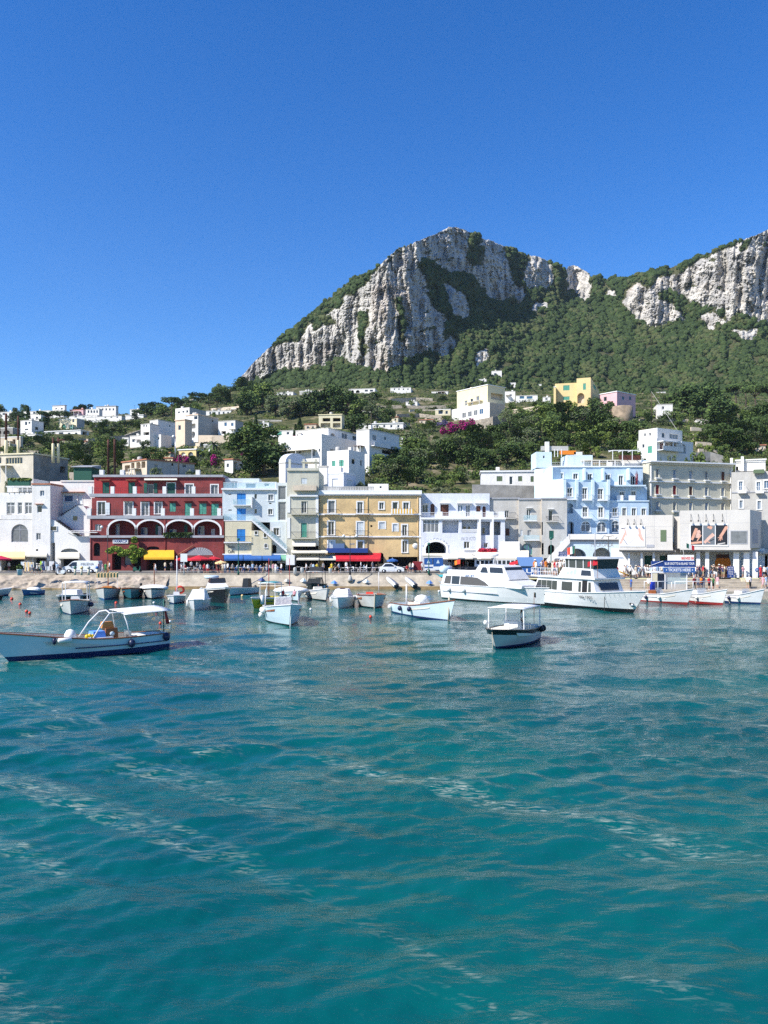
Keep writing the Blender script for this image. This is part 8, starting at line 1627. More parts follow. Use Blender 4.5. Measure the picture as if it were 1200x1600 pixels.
def person(loc,pose='stand',rot=0.0,top='white',bottom='navy',long=False,sleeve=False,hair=0,h=1.0,tan=False,area='',hat=None,bag=None,extra=''):
 me=BODIES[pose]
 if len(me.materials)==0:
  for _ in range(7):me.materials.append(SKIN)
 o=bpy.data.objects.new('person',me);COL.objects.link(o);o.location=loc;o.rotation_euler=(0,0,rot);o.scale=(h,h,h)
 sk=SKIN2 if tan else SKIN;ms=[sk,HAIRS[hair],CLM[top],CLM[bottom],SHOE[hair%2],CLM[bottom]if long else sk,CLM[top]if sleeve else sk]
 for i,m in enumerate(ms):o.material_slots[i].link='OBJECT';o.material_slots[i].material=m
 if hat or bag:
  mb=MB();dz=-.45 if pose=='sit' else 0
  if hat:mb.lathe((0,-.01,1.63+dz),[(.20,0),(.19,.015),(.10,.02),(.085,.10),(.01,.115)],CLM[hat],10)
  if hat:q=mb.build('hat');q.parent=o
  if bag:mb=MB();mb.ball((0,.17,1.22+dz),(.15,.11,.22),CLM[bag],8);q=mb.build('backpack');q.parent=o
 PEOPLE.append(dict(o=o,pose=pose,top=top,bottom=bottom,long=long,area=area,hat=hat,bag=bag,extra=extra));o['category']='person'
 return o
def spot(px,py,z):Y=(HC-z)*F/(py-YH);p=at(px,py,Y);return Vector((p.x,p.y,z))
def people():
 rr=random.Random(12);S2=2.108
 def crowd(n,fx,area,tops,z,poses=('stand','walk','carry'),hats=.15,face=None):
  for i in range(n):
   x,y=fx(i);person((x,y,z),rr.choice(poses),face(i)if face else rr.uniform(-3.1,3.1),rr.choice(tops),rr.choice(['navy','black','khaki','denim','white','grey','cream']),rr.random()<.3,rr.random()<.15,rr.choice([0,0,1,1,2]),rr.uniform(.92,1.06),rr.random()<.3,area,rr.choice(['cream','white','navy'])if rr.random()<hats else None,rr.choice(['black','navy','red'])if rr.random()<.15 else None)
 def at_(px,py,pose,top,bottom,area,rot=0,z=S2,**k):person(spot(px,py,z),pose,rot,top,bottom,area=area,**k)
 A='beside the souvenir stalls'
 for px,py,ps,t,b,r,k in((14,893,'stand','cream','maroon',1,{}),(38,896,'carry','white','navy',.5,dict(hat='cream')),(43,895,'stand','cream','khaki',2,{}),(50,897,'walk','pale blue','grey',1.4,{}),(58,898.5,'walk','white','black',-1.4,dict(hat='white')),(62,898.5,'carry','cream','black',.3,dict(hat='cream')),(66,896,'stand','navy','denim',2.6,{})):at_(px,py,ps,t,b,A,r,**k)
 A='near the front of the white van'
 for px,py,ps,t,b,r,k in((84,896.5,'stand','black','black',.4,dict(long=True)),(89,896,'stand','pale blue','grey',2.8,dict(long=True)),(93.5,896.5,'walk','grey','black',1.5,dict(long=True))):at_(px,py,ps,t,b,A,r,**k)
 A='between van and red building'
 for px,py,ps,t,b,r,k in((160.5,896.5,'walk','pink','white',1.5,{}),(165,896.5,'stand','green','green',0,dict(hair=2)),(171,894,'carry','white','black',-1,{})):at_(px,py,ps,t,b,A,r,**k)
 at_(243,897.2,'walk','white','pale blue','in front of the yellow awning',-1.5)
 at_(258,893,'stand','cream','navy','under the yellow awning',2.6);at_(268,893,'carry','grey','black','under the yellow awning',.4)
 A='at the red parasols'
 for i,px in enumerate((284,289,299,303,308,313,331)):at_(px,894-(i%3),'sit' if i%2 else 'stand',['white','red','white','cream','white','grey','black'][i],['navy','white','black','khaki','denim','black','navy'][i],A,rr.uniform(-2,2))
 for px,t,b in((319.5,'red','maroon'),(324.5,'white','red')):at_(px,897.3,'stand',t,b,'on the kerb by the red parasols',.3)
 A='left of the blue awnings'
 for px,py,ps,t,b,r in((341,897,'stand','black','maroon',.8),(345,896.5,'stand','maroon','black',-.6),(348,897,'carry','cream','khaki',0),(351.5,897,'stand','white','denim',.3),(356,895.5,'stand','white','black',2.5),(363.5,897,'stand','grey','black',.2)):at_(px,py,ps,t,b,A,r,long=b=='denim')
 A='in front of the blue awnings'
 for px,py,ps,t,b,r,k in((382,896.6,'walk','white','navy',1.5,{}),(395,896.2,'stand','pale blue','navy',.2,{}),(412,896.4,'walk','black','cream',1.5,{}),(417,895.6,'carry','cream','white',.6,{}),(427,897,'stand','pink','cream',.2,dict(long=True)),(430.5,897,'carry','white','white',-.4,dict(long=True)),(439.5,896.4,'stand','white','navy',-1,{}),(434,896,'sit','pale blue','navy',1.2,{})):at_(px,py,ps,t,b,A,r,**k)
 A='at the blue awning tables'
 for i,px in enumerate((371,376,388,401,407,421)):at_(px,893,'sit',['white','navy','white','grey','pale blue','white'][i],'black',A,rr.uniform(-2,2))
 A='in front of the cream awnings'
 for px,py,ps,t,b,r,k in((478.5,896.5,'walk','white','grey',-1.5,{}),(486.5,896.3,'stand','grey','denim',.5,{}),(489.5,896.8,'stand','pale blue','black',2.4,{}),(495.5,896.8,'carry','yellow','cream',.3,{}),(518.5,895.6,'stand','yellow','khaki',.2,{}),(524,895.8,'walk','black','cream',-1.4,{}),(529.5,896.2,'stand','white','black',1.0,{}),(505,895,'stand','grey','navy',-.5,{})):at_(px,py,ps,t,b,A,r,**k)
 A='at the red awning tables'
 for i,px in enumerate((541,548,556,564,569,573,582,588)):at_(px,892.8,'sit' if i%3 else 'stand',['white','navy','black','white','pale blue','white','grey','black'][i],['navy','black','grey'][i%3],A,rr.uniform(-2,2))
 A='by the red delivery cart'
 for px,py,ps,t,b,r,k in((636,894.5,'sit','red','black',.5,{}),(641,895,'stand','cream','denim',.3,{}),(645,894.5,'stand','white','navy',-1,{}),(660,894.5,'stand','white','grey',.5,{})):at_(px,py,ps,t,b,A,r,**k)
 A='under the long white canopy'
 for i,px in enumerate((612,622,665,670,676)):at_(px,891.5,'sit',['white','black','orange','cream','navy'][i],'black',A,rr.uniform(-2,2))
 A='behind the left ferry'
 for i,px in enumerate((702,709,716,724,731,748,756,766)):at_(px,892,'stand',['white','pale blue','black','red','white','cream','white','navy'][i],['navy','black','khaki'][i%3],A,rr.uniform(-2,2))
 b=FERRY[0];S=b.L/14.5
 for i in range(40):
  x,y=rr.uniform(.1,4.5)*S,rr.uniform(-1.9,1.9);person(b.p(x,y,4.21),rr.choice(['stand','carry','stand']),rr.uniform(-3.1,3.1),rr.choice(['white','pink','red','black','pale blue','cream','orange','navy','white']),rr.choice(['navy','black','khaki','denim','white']),rr.random()<.2,False,rr.choice([0,0,1,1,2]),rr.uniform(.9,1.03),rr.random()<.35,'on the ferry upper deck',rr.choice(['cream','white'])if rr.random()<.15 else None)
 for i in range(6):person(b.p((5.7+i*.8)*S,-1.75+.25*(i%2),1.95),'stand',rr.uniform(-1,1),'white','navy')if False else None
 crowd(38,lambda i:((rr.uniform(955,1049)-600)/F*106.5,rr.uniform(104.9,109.0)),'queueing behind the right ferry',['white','white','white','white','cream','maroon','pale blue'],S2,hats=.25)
 crowd(34,lambda i:((rr.uniform(1084,1146)-600)/F*105.6,rr.uniform(104.8,107.5)),'before the orange arch',['white','white','pink','red','black','cream','navy'],S2,hats=.2)
 A='on the landing stage'
 for px,py,ps,t,b_,r,k in((1013.5,922.5,'stand','white','khaki',-.6,{}),(986,924,'carry','blue','denim',-1.4,dict(tan=True)),(1085,921.5,'stand','maroon','black',.2,dict(long=True)),(1090.5,921,'stand','grey','navy',-.5,{}),(1095,921,'stand','orange','navy',3.0,dict(bag='orange')),(1099,920.5,'stand','navy','denim',2.7,dict(long=True)),(1108,921.8,'stand','red','black',.3,{}),(1114.5,921.8,'carry','green','black',.6,{}),(1121,919.5,'stand','pink','white',2.0,{}),(1168.5,919.8,'stand','white','khaki',2.6,{}),(1172.5,919.8,'stand','white','black',-2.6,dict(long=True)),(1197,919.5,'stand','pale blue','white',.4,{}),(1192,920,'walk','pink','pink',-1.4,{})):at_(px,py,ps,t,b_,A,r,.96,**k)
 at_(1161,903.0,'carry','pink','grey','between the white pillars of the ticket hall',.3,2.1,hat='cream')
 at_(1188.5,903.2,'stand','red','red','beside the round blue sign',.2,2.1,long=True,hat='white');at_(1194,903.2,'stand','white','black','beside the round blue sign',-.4,2.1);at_(1199,903.0,'stand','pale blue','white','beside the round blue sign',.9,2.1)
 at_(906,884,'stand','navy','black','leaning at the terrace under the blue hotel',.2,2.1)if False else None
 person(HELM[0],'helm',math.radians(150)*0+math.atan2(.62,.78)+.9,'white','black',True,False,0,1.0,True,'at the helm of the motor launch')
 b_=[o for o in bpy.data.objects if o.get('label','').startswith('yellow-green open boat')][0];person(b_.location+Vector((.9,-.6,.55)),'sit',1.0,'red','navy',False,False,0,.95,True,'in the yellow-green boat');person(b_.location+Vector((2.2,-.9,.55)),'sit',-.6,'pink','black',False,False,1,.95,True,'in the yellow-green boat')
 b_=[o for o in bpy.data.objects if o.get('label','').startswith('olive-green and white launch')][0];person(b_.location+Vector((1.0,-1.6,.6)),'sit',.4,'navy','black',False,False,0,.95,True,'in the olive-green launch')
people()
# ---------------------------------------------------------------- vehicles
WPAINT=mat('white_car_paint',(.72,.73,.74),.25,spec=.6);CHROME=mat('lamp_glass',(.6,.6,.6),.1);TYRE=mat('tyre',(.02,.02,.021),.8);RIM=mat('rim',(.42,.43,.44),.35,metal=.6);BLUEV=mat('blue_truck_cloth',(.02,.09,.30),.5);REDV=mat('dark_red_box',(.22,.02,.025),.6)
class Car:
 """side-on vehicle: x forward (0 rear), y width, placed on the road"""
 def __init__(s,name,label,px,py,z,facing,cat):
  s.o=spot(px,py,z);s.f=facing;s.root=empty(name,s.o,label,cat)
 def p(s,x,y,z):return s.o+Vector((s.f*x,y,z))
 def prof(s,name,pts,w0,w1,zlo,zhi,m,parent=None):
  w=lambda z:w0 if z<=zlo else w0+(w1-w0)*(z-zlo)/(zhi-zlo);n=len(pts);mb=MB()
  vs=[s.p(x,-w(z),z)for x,z in pts]+[s.p(x,w(z),z)for x,z in pts];mb.mesh(vs,[tuple(range(n)),tuple(range(n,2*n))[::-1]]+[(i,n+i,n+(i+1)%n,(i+1)%n)for i in range(n)],m);return mb.build(name,parent or s.root)
 def glass(s,pts,w0,w1,zlo,zhi,m=None,name='window'):
  w=lambda z:w0 if z<=zlo else w0+(w1-w0)*(z-zlo)/(zhi-zlo)
  for sg in(-1,1):mb=MB();mb.prism([s.p(x,sg*(w(z)+.004),z)for x,z in pts],Vector((0,sg*.012,0)),m or GLASS);mb.build(name,s.root)
 def wheels(s,xs,w,r=.33):
  for x in xs:
   for sg in(-1,1):
    a,b_=Vector((1,0,0)),Vector((0,sg,0));mb=MB();mb.lathe(s.p(x,sg*(w-.19),r),[(r*.6,0),(r,.02),(r,.2),(r*.62,.215)],TYRE,16,(a,b_));wl=mb.build('wheel',s.root);mb=MB();mb.lathe(s.p(x,sg*(w-.19),r),[(r*.6,.19),(r*.6,.222),(.05,.23)],RIM,12,(a,b_));mb.build('rim',wl)
 def bx(s,name,x0,x1,y0,y1,z0,z1,m,parent=None):
  mb=MB();P=s.p;q=[(x0,y0),(x1,y0),(x1,y1),(x0,y1)];mb.hexa([P(x,y,z0)for x,y in q],[P(x,y,z1)for x,y in q],m);return mb.build(name,parent or s.root)
def vehicles():
 v=Car('delivery_van','white delivery van with grey lettering parked in front of the white house',157,896,2.106,-1,'van')
 v.prof('body',[(0,.35),(0,1.85),(.15,1.97),(3.7,1.98),(4.0,1.9),(4.75,1.25),(5.45,1.05),(5.62,.8),(5.62,.35),(4.95,.3),(4.85,.62),(4.5,.72),(4.15,.62),(4.05,.3),(1.55,.3),(1.45,.62),(1.1,.72),(.75,.62),(.65,.3)],.93,.80,1.1,2.0,WPAINT)
 v.glass([(3.35,1.2),(4.55,1.2),(4.62,1.26),(4.0,1.78),(3.35,1.8)],.93,.80,1.1,2.0);v.prof('windscreen',[(4.72,1.29),(4.04,1.87),(4.07,1.9),(4.78,1.29)],.80,.72,1.2,1.9,GLASS);v.wheels((1.1,4.5),.93,.34);v.bx('headlight',5.45,5.60,-.9,-.6,.78,.95,CHROME);v.bx('headlight',5.45,5.60,.6,.9,.78,.95,CHROME);v.bx('rear_lamp',-.02,.05,-.92,-.8,.9,1.5,HRED);v.bx('mirror',4.3,4.45,-1.12,-.94,1.15,1.4,IRON);v.bx('bumper',5.55,5.7,-.9,.9,.3,.5,GTRIM);v.bx('side_trim',1.6,4.0,-.955,-.935,.5,.58,GTRIM)
 text(v.root,'MILENA',v.p(1.75,-.915,1.5),.62,mat('van_lettering',(.30,.32,.34),.5),Vector((1,0,0)),2.0)
 c=Car('white_hatchback','small white open-top car parked beside the red awning, facing right',592.5,895.4,2.106,1,'car')
 c.prof('body',[(0,.3),(0,.95),(.2,1.02),(2.75,1.02),(3.6,.92),(3.9,.72),(3.92,.3),(3.55,.28),(3.45,.55),(3.15,.64),(2.85,.55),(2.75,.28),(1.15,.28),(1.05,.55),(.75,.64),(.45,.55),(.35,.28)],.82,.78,.7,1.0,WPAINT)
 c.prof('roof',[(.35,1.0),(.9,1.55),(1.9,1.58),(2.85,1.0),(2.7,1.0),(1.85,1.48),(.98,1.46),(.55,1.0)],.76,.66,1.0,1.6,WPAINT);c.prof('window',[(.58,1.0),(1.0,1.45),(1.83,1.47),(2.68,1.0)],.73,.64,1.0,1.6,GLASS);c.wheels((.75,3.15),.82,.30);c.bx('headlight',3.78,3.93,-.78,-.5,.66,.82,CHROME);c.bx('rear_lamp',-.03,.05,-.8,-.62,.7,.9,HRED);c.bx('mirror',2.35,2.5,-.95,-.8,1.0,1.15,WPAINT);c.bx('door',1.3,2.4,-.835,-.822,.42,.98,WPAINT)
 b=Car('delivery_cart','dark red box cart standing under the long white canopy',645.5,894.2,2.106,1,'cart');b.bx('box',0,1.5,-.6,.6,.35,1.75,REDV);b.wheels((.35,1.2),.62,.2);b.bx('handle',1.5,1.6,-.5,.5,1.0,1.1,IRON)
 t=Car('blue_truck','small blue and white van-truck with sail emblem on its cover, behind the quay',663,894.4,2.106,1,'truck');t.prof('body',[(0,.45),(0,1.3),(3.2,1.3),(3.4,.9),(3.4,.45)],.85,.8,.9,1.4,WPAINT);t.bx('cover',0,1.25,-.85,.85,1.31,2.3,BLUEV);t.bx('cover',1.4,2.95,-.85,.85,1.0,2.35,BLUEV);t.wheels((.6,2.7),.85,.3);t.prof('roof',[(-.1,2.36),(-.1,2.46),(3.1,2.5),(3.1,2.4)],.9,.9,2.3,2.5,WPAINT);t.bx('stripe',0,1.3,-.87,-.855,.75,.95,BLUEV)
 for x in(.62,2.15):mb=MB();mb.poly([t.p(x-.28,-.862,1.5),t.p(x+.28,-.862,1.5),t.p(x,-.862,2.1)],GELB);mb.build('sail_emblem',t.root)
 for px,pyb,fac,lab,m in((103,898.3,-1,'white motor scooter parked in front of the white van',WPAINT),(207,893.5,1,'dark green motor scooter parked by the red building doorway',GREENS)):
  s=Car('motor_scooter',lab,px,pyb,2.106,fac,'scooter');s.prof('body',[(.15,.3),(.1,.7),(.5,.82),(.75,.55),(.7,.35),(1.1,.3),(1.25,.95),(1.32,.95),(1.3,.35),(1.2,.2),(.3,.2)],.16,.14,.5,1.0,m);s.bx('seat',.1,.72,-.14,.14,.82,.9,IRON);s.bx('handlebar',1.2,1.28,-.32,.32,1.0,1.06,IRON)
  for x in(.25,1.32):mb=MB();mb.lathe(s.p(x,-.06,.23),[(.1,0),(.23,.01),(.23,.11),(.1,.12)],TYRE,14,(Vector((1,0,0)),Vector((0,1,0))));mb.build('wheel',s.root)
vehicles()
# ---------------------------------------------------------------- street furniture
def furniture():
 cream=mat('cream_bollard',(.62,.56,.44),.85,noise=.2,nscale=3)
 for x,cap in((117.3,GREENS),(127.5,PCLOTH),(138.5,GREY),(151.8,BCLOTH)):
  p=spot(x,898.6,2.1);e=empty('bollard',p,{GREENS:'cream bollard with green top in front of the van bonnet',PCLOTH:'cream bollard with straw-coloured top before the van',GREY:'cream bollard with grey top before the van side',BCLOTH:'cream bollard with blue top behind the van wheel'}[cap],'bollard','bollards in front of the white van');mb=MB();mb.lathe(p,[(.17,0),(.17,.95),(.05,.96)],cream,12);mb.build('post',e);mb=MB();mb.lathe(p+Vector((0,0,.965)),[(.24,0),(.26,.12),(.18,.32),(.02,.36)],cap,10);mb.build('cap',e)
 for x,y,top,lab in((31,899,None,'pale blue-white planter tub near the left edge of the promenade'),(461,897.5,None,'white litter bin beside the kiosk booth, left one'),(472,897.3,None,'white litter bin in front of the tower house, right one'),(516,897.2,YCLOTH,'white litter bin with bright yellow lid by the cream awnings')):
  p=spot(x,y,2.1);e=empty('litter_bin' if 'bin' in lab else 'planter_tub',p,lab,'bin' if 'bin' in lab else 'planter');mb=MB();r=.42 if 'tub' in lab else .26;mb.lathe(p,[(r*.8,0),(r,.85),(r*1.08,.88),(r*.9,.9)],GELB if 'tub' in lab else TRIM,12);mb.build('drum',e);mb=MB();mb.lathe(p+Vector((0,0,.9)),[(r*.98,0),(r*.9,.12),(.02,.2)],top or GREY,12)if 'bin' in lab else leaf_cloud(mb,[(p+Vector((0,0,1.2)),(.4,.4,.4))],120,.16,CROWN[1],4);mb.build('lid' if 'bin' in lab else 'plant',e)
 for x,yt,yb,arms,lab in((372.5,846,898.5,0,'dark green lamp post in front of the blue awnings'),(547,836,898.3,2,'tall twin-arm street lamp in front of the red awning'),(670,853,897.5,0,'dark green lamp post by the long white canopy'),(168.3,822,897,1,'dark street lamp beside the red building corner'),(861,845,903.5,0,'thin dark pole in front of the white terrace stair'),(951,838,903.3,2,'twin-lantern lamp post standing before the arched terrace')):
  z=2.1;p=spot(x,yb,z);H=(yb-yt)/F*p.y;e=empty('street_lamp',p,lab,'street lamp');m=IRON if arms else GREENS;mb=MB();mb.lathe(p,[(.16,0),(.15,.5),(.07,.7),(.055,H*.6),(.045,H)],m,8);mb.build('post',e)
  tips=[(-.95,1),(.95,1)]if arms==2 else[(-.9,1)]if arms==1 else[(0,0)]
  for dx,a in tips:
   q=p+Vector((dx,-.05,H-(.35 if a else-.1)))
   if a:mb=MB();mb.tube([p+Vector((0,0,H-.05)),p+Vector((dx*.6,-.03,H+.08)),q+Vector((0,0,.25))],.03,m,5);mb.build('arm',e)
   mb=MB();mb.lathe(q,[(.06,0),(.2,.08),(.22,.3),(.05,.42)],TRIM if a else m,8);mb.build('lantern',e)
 p=spot(290.5,899,2.1)
 e=empty('sign_pole',spot(287.5,899,2.1),'white pole with a blank white board near the red parasols','sign');q=e.location;mb=MB();mb.tube([q,q+Vector((0,0,2.7))],.06,RAILW,6);mb.build('pole',e);mb=MB();fr=Frame((q.x-.5,q.y-.07),(1,0));mb.box(fr,.0,1.0,0,.03,4.1,5.3,TRIM);mb.build('board',e)
 def parasol(px,pyb,r,h,m,lab,z=2.1,grp=None):
  q=spot(px,pyb,z);e=empty('parasol',q,lab,'parasol',grp);mb=MB();n=8;top=q+Vector((0,0,h+r*.33));ring_=[q+Vector((r*math.cos(2*math.pi*i/n+.39),r*math.sin(2*math.pi*i/n+.39),h))for i in range(n)]
  for i in range(n):a,b_=ring_[i],ring_[(i+1)%n];dn=Vector((0,0,-.22));mb.poly([top,a,b_],m);mb.poly([a,a+dn,b_+dn,b_],m);mb.poly([top-Vector((0,0,.05)),b_-Vector((0,0,.04)),a-Vector((0,0,.04))],m)
  mb.build('canopy',e);mb=MB();mb.tube([q,top+Vector((0,0,.1))],.03,TRIM,6);mb.build('pole',e);mb=MB();mb.lathe(q,[(.3,0),(.3,.1),(.05,.12)],GREY,10);mb.build('base',e)
 for px,pyb,r,lab in((287,894,1.3,'red parasol, left one beside the yellow awning'),(311,894.5,2.0,'largest red parasol in the middle of its row'),(334,893.5,1.3,'red parasol, right one next to the blue awnings')):parasol(px,pyb,r,2.15,RCLOTH,lab,grp='red parasols')
 parasol(1,893,1.7,2.1,mat('crimson_canvas',(.5,.01,.06),.8),'crimson parasol at the left edge under the yellow awning');parasol(345,896.5,.9,1.75,PCLOTH,'small straw-coloured parasol left of the blue awnings')
 for px,pyb,r,lab in((706,893,2.2,'white parasol nearest the blue truck'),(728,892.5,2.4,'white parasol in the middle behind the white ferry'),(757,892.5,2.2,'white parasol rightmost behind the white ferry')):parasol(px,pyb,r,2.3,WCLOTH,lab,grp='white parasols behind the ferry')
 parasol(893,902.8,1.6,2.35,WCLOTH,'white parasol among the crowd left of the arched terrace');parasol(613,893.5,1.0,1.9,BCLOTH,'small bright blue parasol behind the white car')
 def chair(q,rot,m):
  e=bpy.data.objects.new('cafe_chair',None);COL.objects.link(e);e['category']='chair';mb=MB();fr=Frame((0,0),(1,0));mb.box(fr,-.21,.21,-.21,.21,.43,.47,m);mb.build('seat',e);mb=MB();mb.box(fr,-.21,.21,-.23,-.2,.55,.85,m);mb.build('backrest',e)
  for sx in(-1,1):
   for sy in(-1,1):mb=MB();mb.tube([(sx*.19,sy*.19,0),(sx*.17,sy*.17,.44)],.018,m,5);mb.build('leg',e)
  e.location=q;e.rotation_euler=(0,0,rot);return e
 def table(q,m):
  e=bpy.data.objects.new('cafe_table',None);COL.objects.link(e);e['category']='table';mb=MB();mb.lathe((0,0,.72),[(.05,0),(.42,.005),(.42,.03),(.02,.035)],m,14);mb.build('tabletop',e);mb=MB();mb.tube([(0,0,.02),(0,0,.72)],.03,IRON,6);mb.build('pedestal',e);mb=MB();mb.lathe((0,0,0),[(.24,0),(.24,.03),(.04,.05)],IRON,10);mb.build('foot',e);e.location=q;return e
 cp={};tp={}
 def put(x,y,z,kind,m,rot=0):
  key=m.name;d=cp if kind=='c' else tp
  if key not in d:d[key]=chair((x,y,z),rot,m)if kind=='c' else table((x,y,z),m);o=d[key]
  else:o=copy_tree(d[key]);o.location=(x,y,z);o.rotation_euler=(0,0,rot)
  CAFE.append((o,kind,m));return o
 rr=random.Random(3)
 for x0,x1,yb,m,n in((283,333,895,RAILW,5),(358,440,894.5,BCLOTH,7),(462,500,894,IRON,4),(533,592,895.2,RAILW,6),(605,650,893,IRON,4)):
  for i in range(n):
   px=x0+(x1-x0)*(i+.5)/n;q=spot(px,yb-rr.uniform(0,1.6),2.106);put(q.x,q.y,q.z,'t',TRIM)
   for a in(rr.uniform(0,1.0),rr.uniform(2.2,3.6)):put(q.x+.75*math.cos(a),q.y+.6*math.sin(a),q.z,'c',m,a+math.pi/2)
 for i,(px,yb,lab)in enumerate(((40,895.5,'souvenir rack hung with pale cloths under the striped awning'),(46,896.5,'tiered stand of straw hats on the promenade'),(70,894.5,'souvenir rack with a lime green shirt on top'),(78,894.5,'stand of white boxes beside the tall arched passage'))):
  q=spot(px,yb,2.1);e=empty('souvenir_stand',q,lab,'stall');mb=MB()
  for sx in(-.7,.7):mb.tube([q+Vector((sx,0,0)),q+Vector((sx,0,1.9))],.03,IRON,5)
  mb.tube([q+Vector((-.7,0,1.9)),q+Vector((.7,0,1.9))],.03,IRON,5);mb.build('frame',e)
  for k in range(6):
   mb=MB();x=-.6+.24*k;m=[[GELB,TRIM,GELB,NAVY,TRIM,GELB],[PCLOTH,WCLOTH,PCLOTH,WCLOTH,PCLOTH,WCLOTH],[mat('lime',(.45,.75,.05),.8),GELB,NAVY,TRIM,GELB,NAVY],[TRIM]*6][i][k]
   fr=Frame((q.x+x,q.y),(1,0));mb.box(fr,-.11,.11,-.06,.08,q.z+(1.0 if k%2 else .4),q.z+1.8,m);mb.build('goods',e)
 q=spot(1032,921,.96);e=empty('ticket_kiosk',q,'blue ticket kiosk reading BLUE GROTTO & ISLAND TOUR on the landing stage','kiosk');fr=between(1000,q.y,1100,q.y)
 h=lambda a,b_,c,d:fr.rect(a,b_,c,d);mb=MB();r_=h(1036,876,1085,885.5);mb.box(fr,r_[0],r_[1],.1,.25,r_[2],r_[3],NAVY);s1=mb.build('sign_board',e);text(s1,'BLUE GROTTO & ISLAND TOUR',fr.p((r_[0]+r_[1])/2,.26,(r_[2]+r_[3])/2),.42,TRIM,fr.u,(r_[1]-r_[0])*.94,.008)
 mb=MB();r_=h(1036,887,1085,894.5);mb.box(fr,r_[0],r_[1],.1,.25,r_[2],r_[3],BCLOTH);s2=mb.build('sign_board',e);text(s2,'\u2022 TICKETS HERE \u2022',fr.p((r_[0]+r_[1])/2,.26,(r_[2]+r_[3])/2),.5,TRIM,fr.u,(r_[1]-r_[0])*.86,.012)
 mb=MB();r_=h(1017,876.5,1035,885.5);mb.box(fr,r_[0],r_[1],.1,.2,r_[2],r_[3],NAVY);s3=mb.build('sign_board',e);mb=MB();mb.tube([fr.p(r_[0],.24,r_[2]+.2),fr.p(r_[1],.24,r_[3])],.035,TRIM,5);mb.build('rope',s3)
 mb=MB();r_=h(1036,885.7,1085,886.8);mb.box(fr,r_[0],r_[1],.1,.22,r_[2],r_[3],TRIM);mb.build('moulding',e)
 mb=MB();r_=h(1040,895,1073,921);mb.box(fr,r_[0],r_[1],-2.2,-.1,r_[2],r_[2]+.7,GREY);mb.build('counter',e);mb=MB();mb.box(fr,r_[0],r_[1],-.13,-.1,r_[2]+.7,r_[3],GLASSR);mb.build('glass_front',e);mb=MB();mb.box(fr,r_[0],r_[1],-2.2,-2.1,r_[2]+.7,r_[3],GREY);mb.build('back_wall',e)
 for a in(1018,1039,1073,1084):mb=MB();u=fr.hit(a);mb.box(fr,u-.05,u+.05,-.02,.08,q.z,fr.hit(a,877)[1],RAILW);mb.build('post',e)
 mb=MB();r_=h(1017,893,1036,895);mb.box(fr,r_[0],r_[1],-2,.1,r_[2],r_[3],TRIM);mb.build('roof',e);mb=MB();r_=h(1019,895,1027,908);mb.box(fr,r_[0],r_[1],.0,.06,r_[2],r_[3],CREAM);mb.build('notice_board',e);mb=MB();r_=h(1028,897,1040,920);mb.box(fr,r_[0],r_[1],-1.4,-.4,r_[2],r_[3],mat('dark_fridge',(.03,.05,.09),.3));mb.build('drinks_fridge',e)
 q2=spot(1019,921.5,.96);mb=MB();mb.lathe(q2,[(.36,0),(.38,1.05),(.40,1.08),(.1,1.1)],mat('bright_blue_plastic',(.01,.05,.55),.4),14);tag(mb.build('blue_barrel',None,q2),'bright blue plastic barrel left of the ticket kiosk','barrel')
 fr2=between(1040,106,1100,105.8);e=empty('notice_sign',fr2.p(fr2.hit(1064),0,2.1),'white board with red lettering above the ticket kiosk','sign');mb=MB();r_=fr2.rect(1043,867,1084,876);mb.box(fr2,r_[0],r_[1],0,.1,r_[2],r_[3],TRIM);bd=mb.build('board',e);r_=fr2.rect(1064,870,1083.5,875);text(bd,'SERVIZI 50',fr2.p((r_[0]+r_[1])/2,.11,(r_[2]+r_[3])/2),.42,BUOYR,fr2.u,r_[1]-r_[0],.014)
 for a in(1046,1081):mb=MB();u=fr2.hit(a);mb.box(fr2,u-.04,u+.04,-.06,-.002,2.1,fr2.hit(a,868)[1],IRON);mb.build('post',e)
 fr3=between(1120,104.75,1160,104.75);e=empty('notice_sign',fr3.p(fr3.hit(1142),0,2.1),'tall navy sign board with white lines in front of the pillars','sign');mb=MB();r_=fr3.rect(1136.5,885,1146.5,902.5);mb.box(fr3,r_[0],r_[1],0,.06,r_[2],r_[3],NAVY);bd=mb.build('board',e)
 for i,t in enumerate(('BLUE','GROTTO','ISLAND','TOUR','\u2190')):text(bd,t,fr3.p((r_[0]+r_[1])/2,.07,r_[3]-.18-i*.29),.26,TRIM,fr3.u,(r_[1]-r_[0])*(.75 if i<4 else .35))
 q3=spot(1182.5,903.2,2.1);e=empty('road_sign',q3,'round blue road sign with white arrow by the end pillar','road sign');mb=MB();mb.tube([q3,q3+Vector((0,0,1.4))],.03,STEEL,6);mb.build('pole',e);mb=MB();mb.lathe(q3+Vector((0,-.05,1.1)),[(.28,0),(.28,.03),(.02,.031)],BCLOTH,16,(Vector((1,0,0)),Vector((0,-1,0))));d_=mb.build('disc',e);mb=MB();fx=Frame((q3.x,q3.y-.085),(1,0));mb.box(fx,-.16,.12,0,.012,q3.z+1.06,q3.z+1.14,TRIM);mb.poly([fx.p(-.22,.012,q3.z+1.1),fx.p(-.1,.012,q3.z+1.0),fx.p(-.1,.012,q3.z+1.2)],TRIM);mb.build('arrow',d_)
 q4=spot(1079,903.4,2.1);e=empty('flag_pole',q4,'Italian flag on a leaning pole in front of the ticket hall','flag');mb=MB();tp_=q4+Vector((-1.2,0,5.0));mb.tube([q4+Vector((-.4,0,0)),tp_],.035,GREY,6);mb.build('pole',e)
 mb=MB();z0=HC-(852-847)/F*q4.y
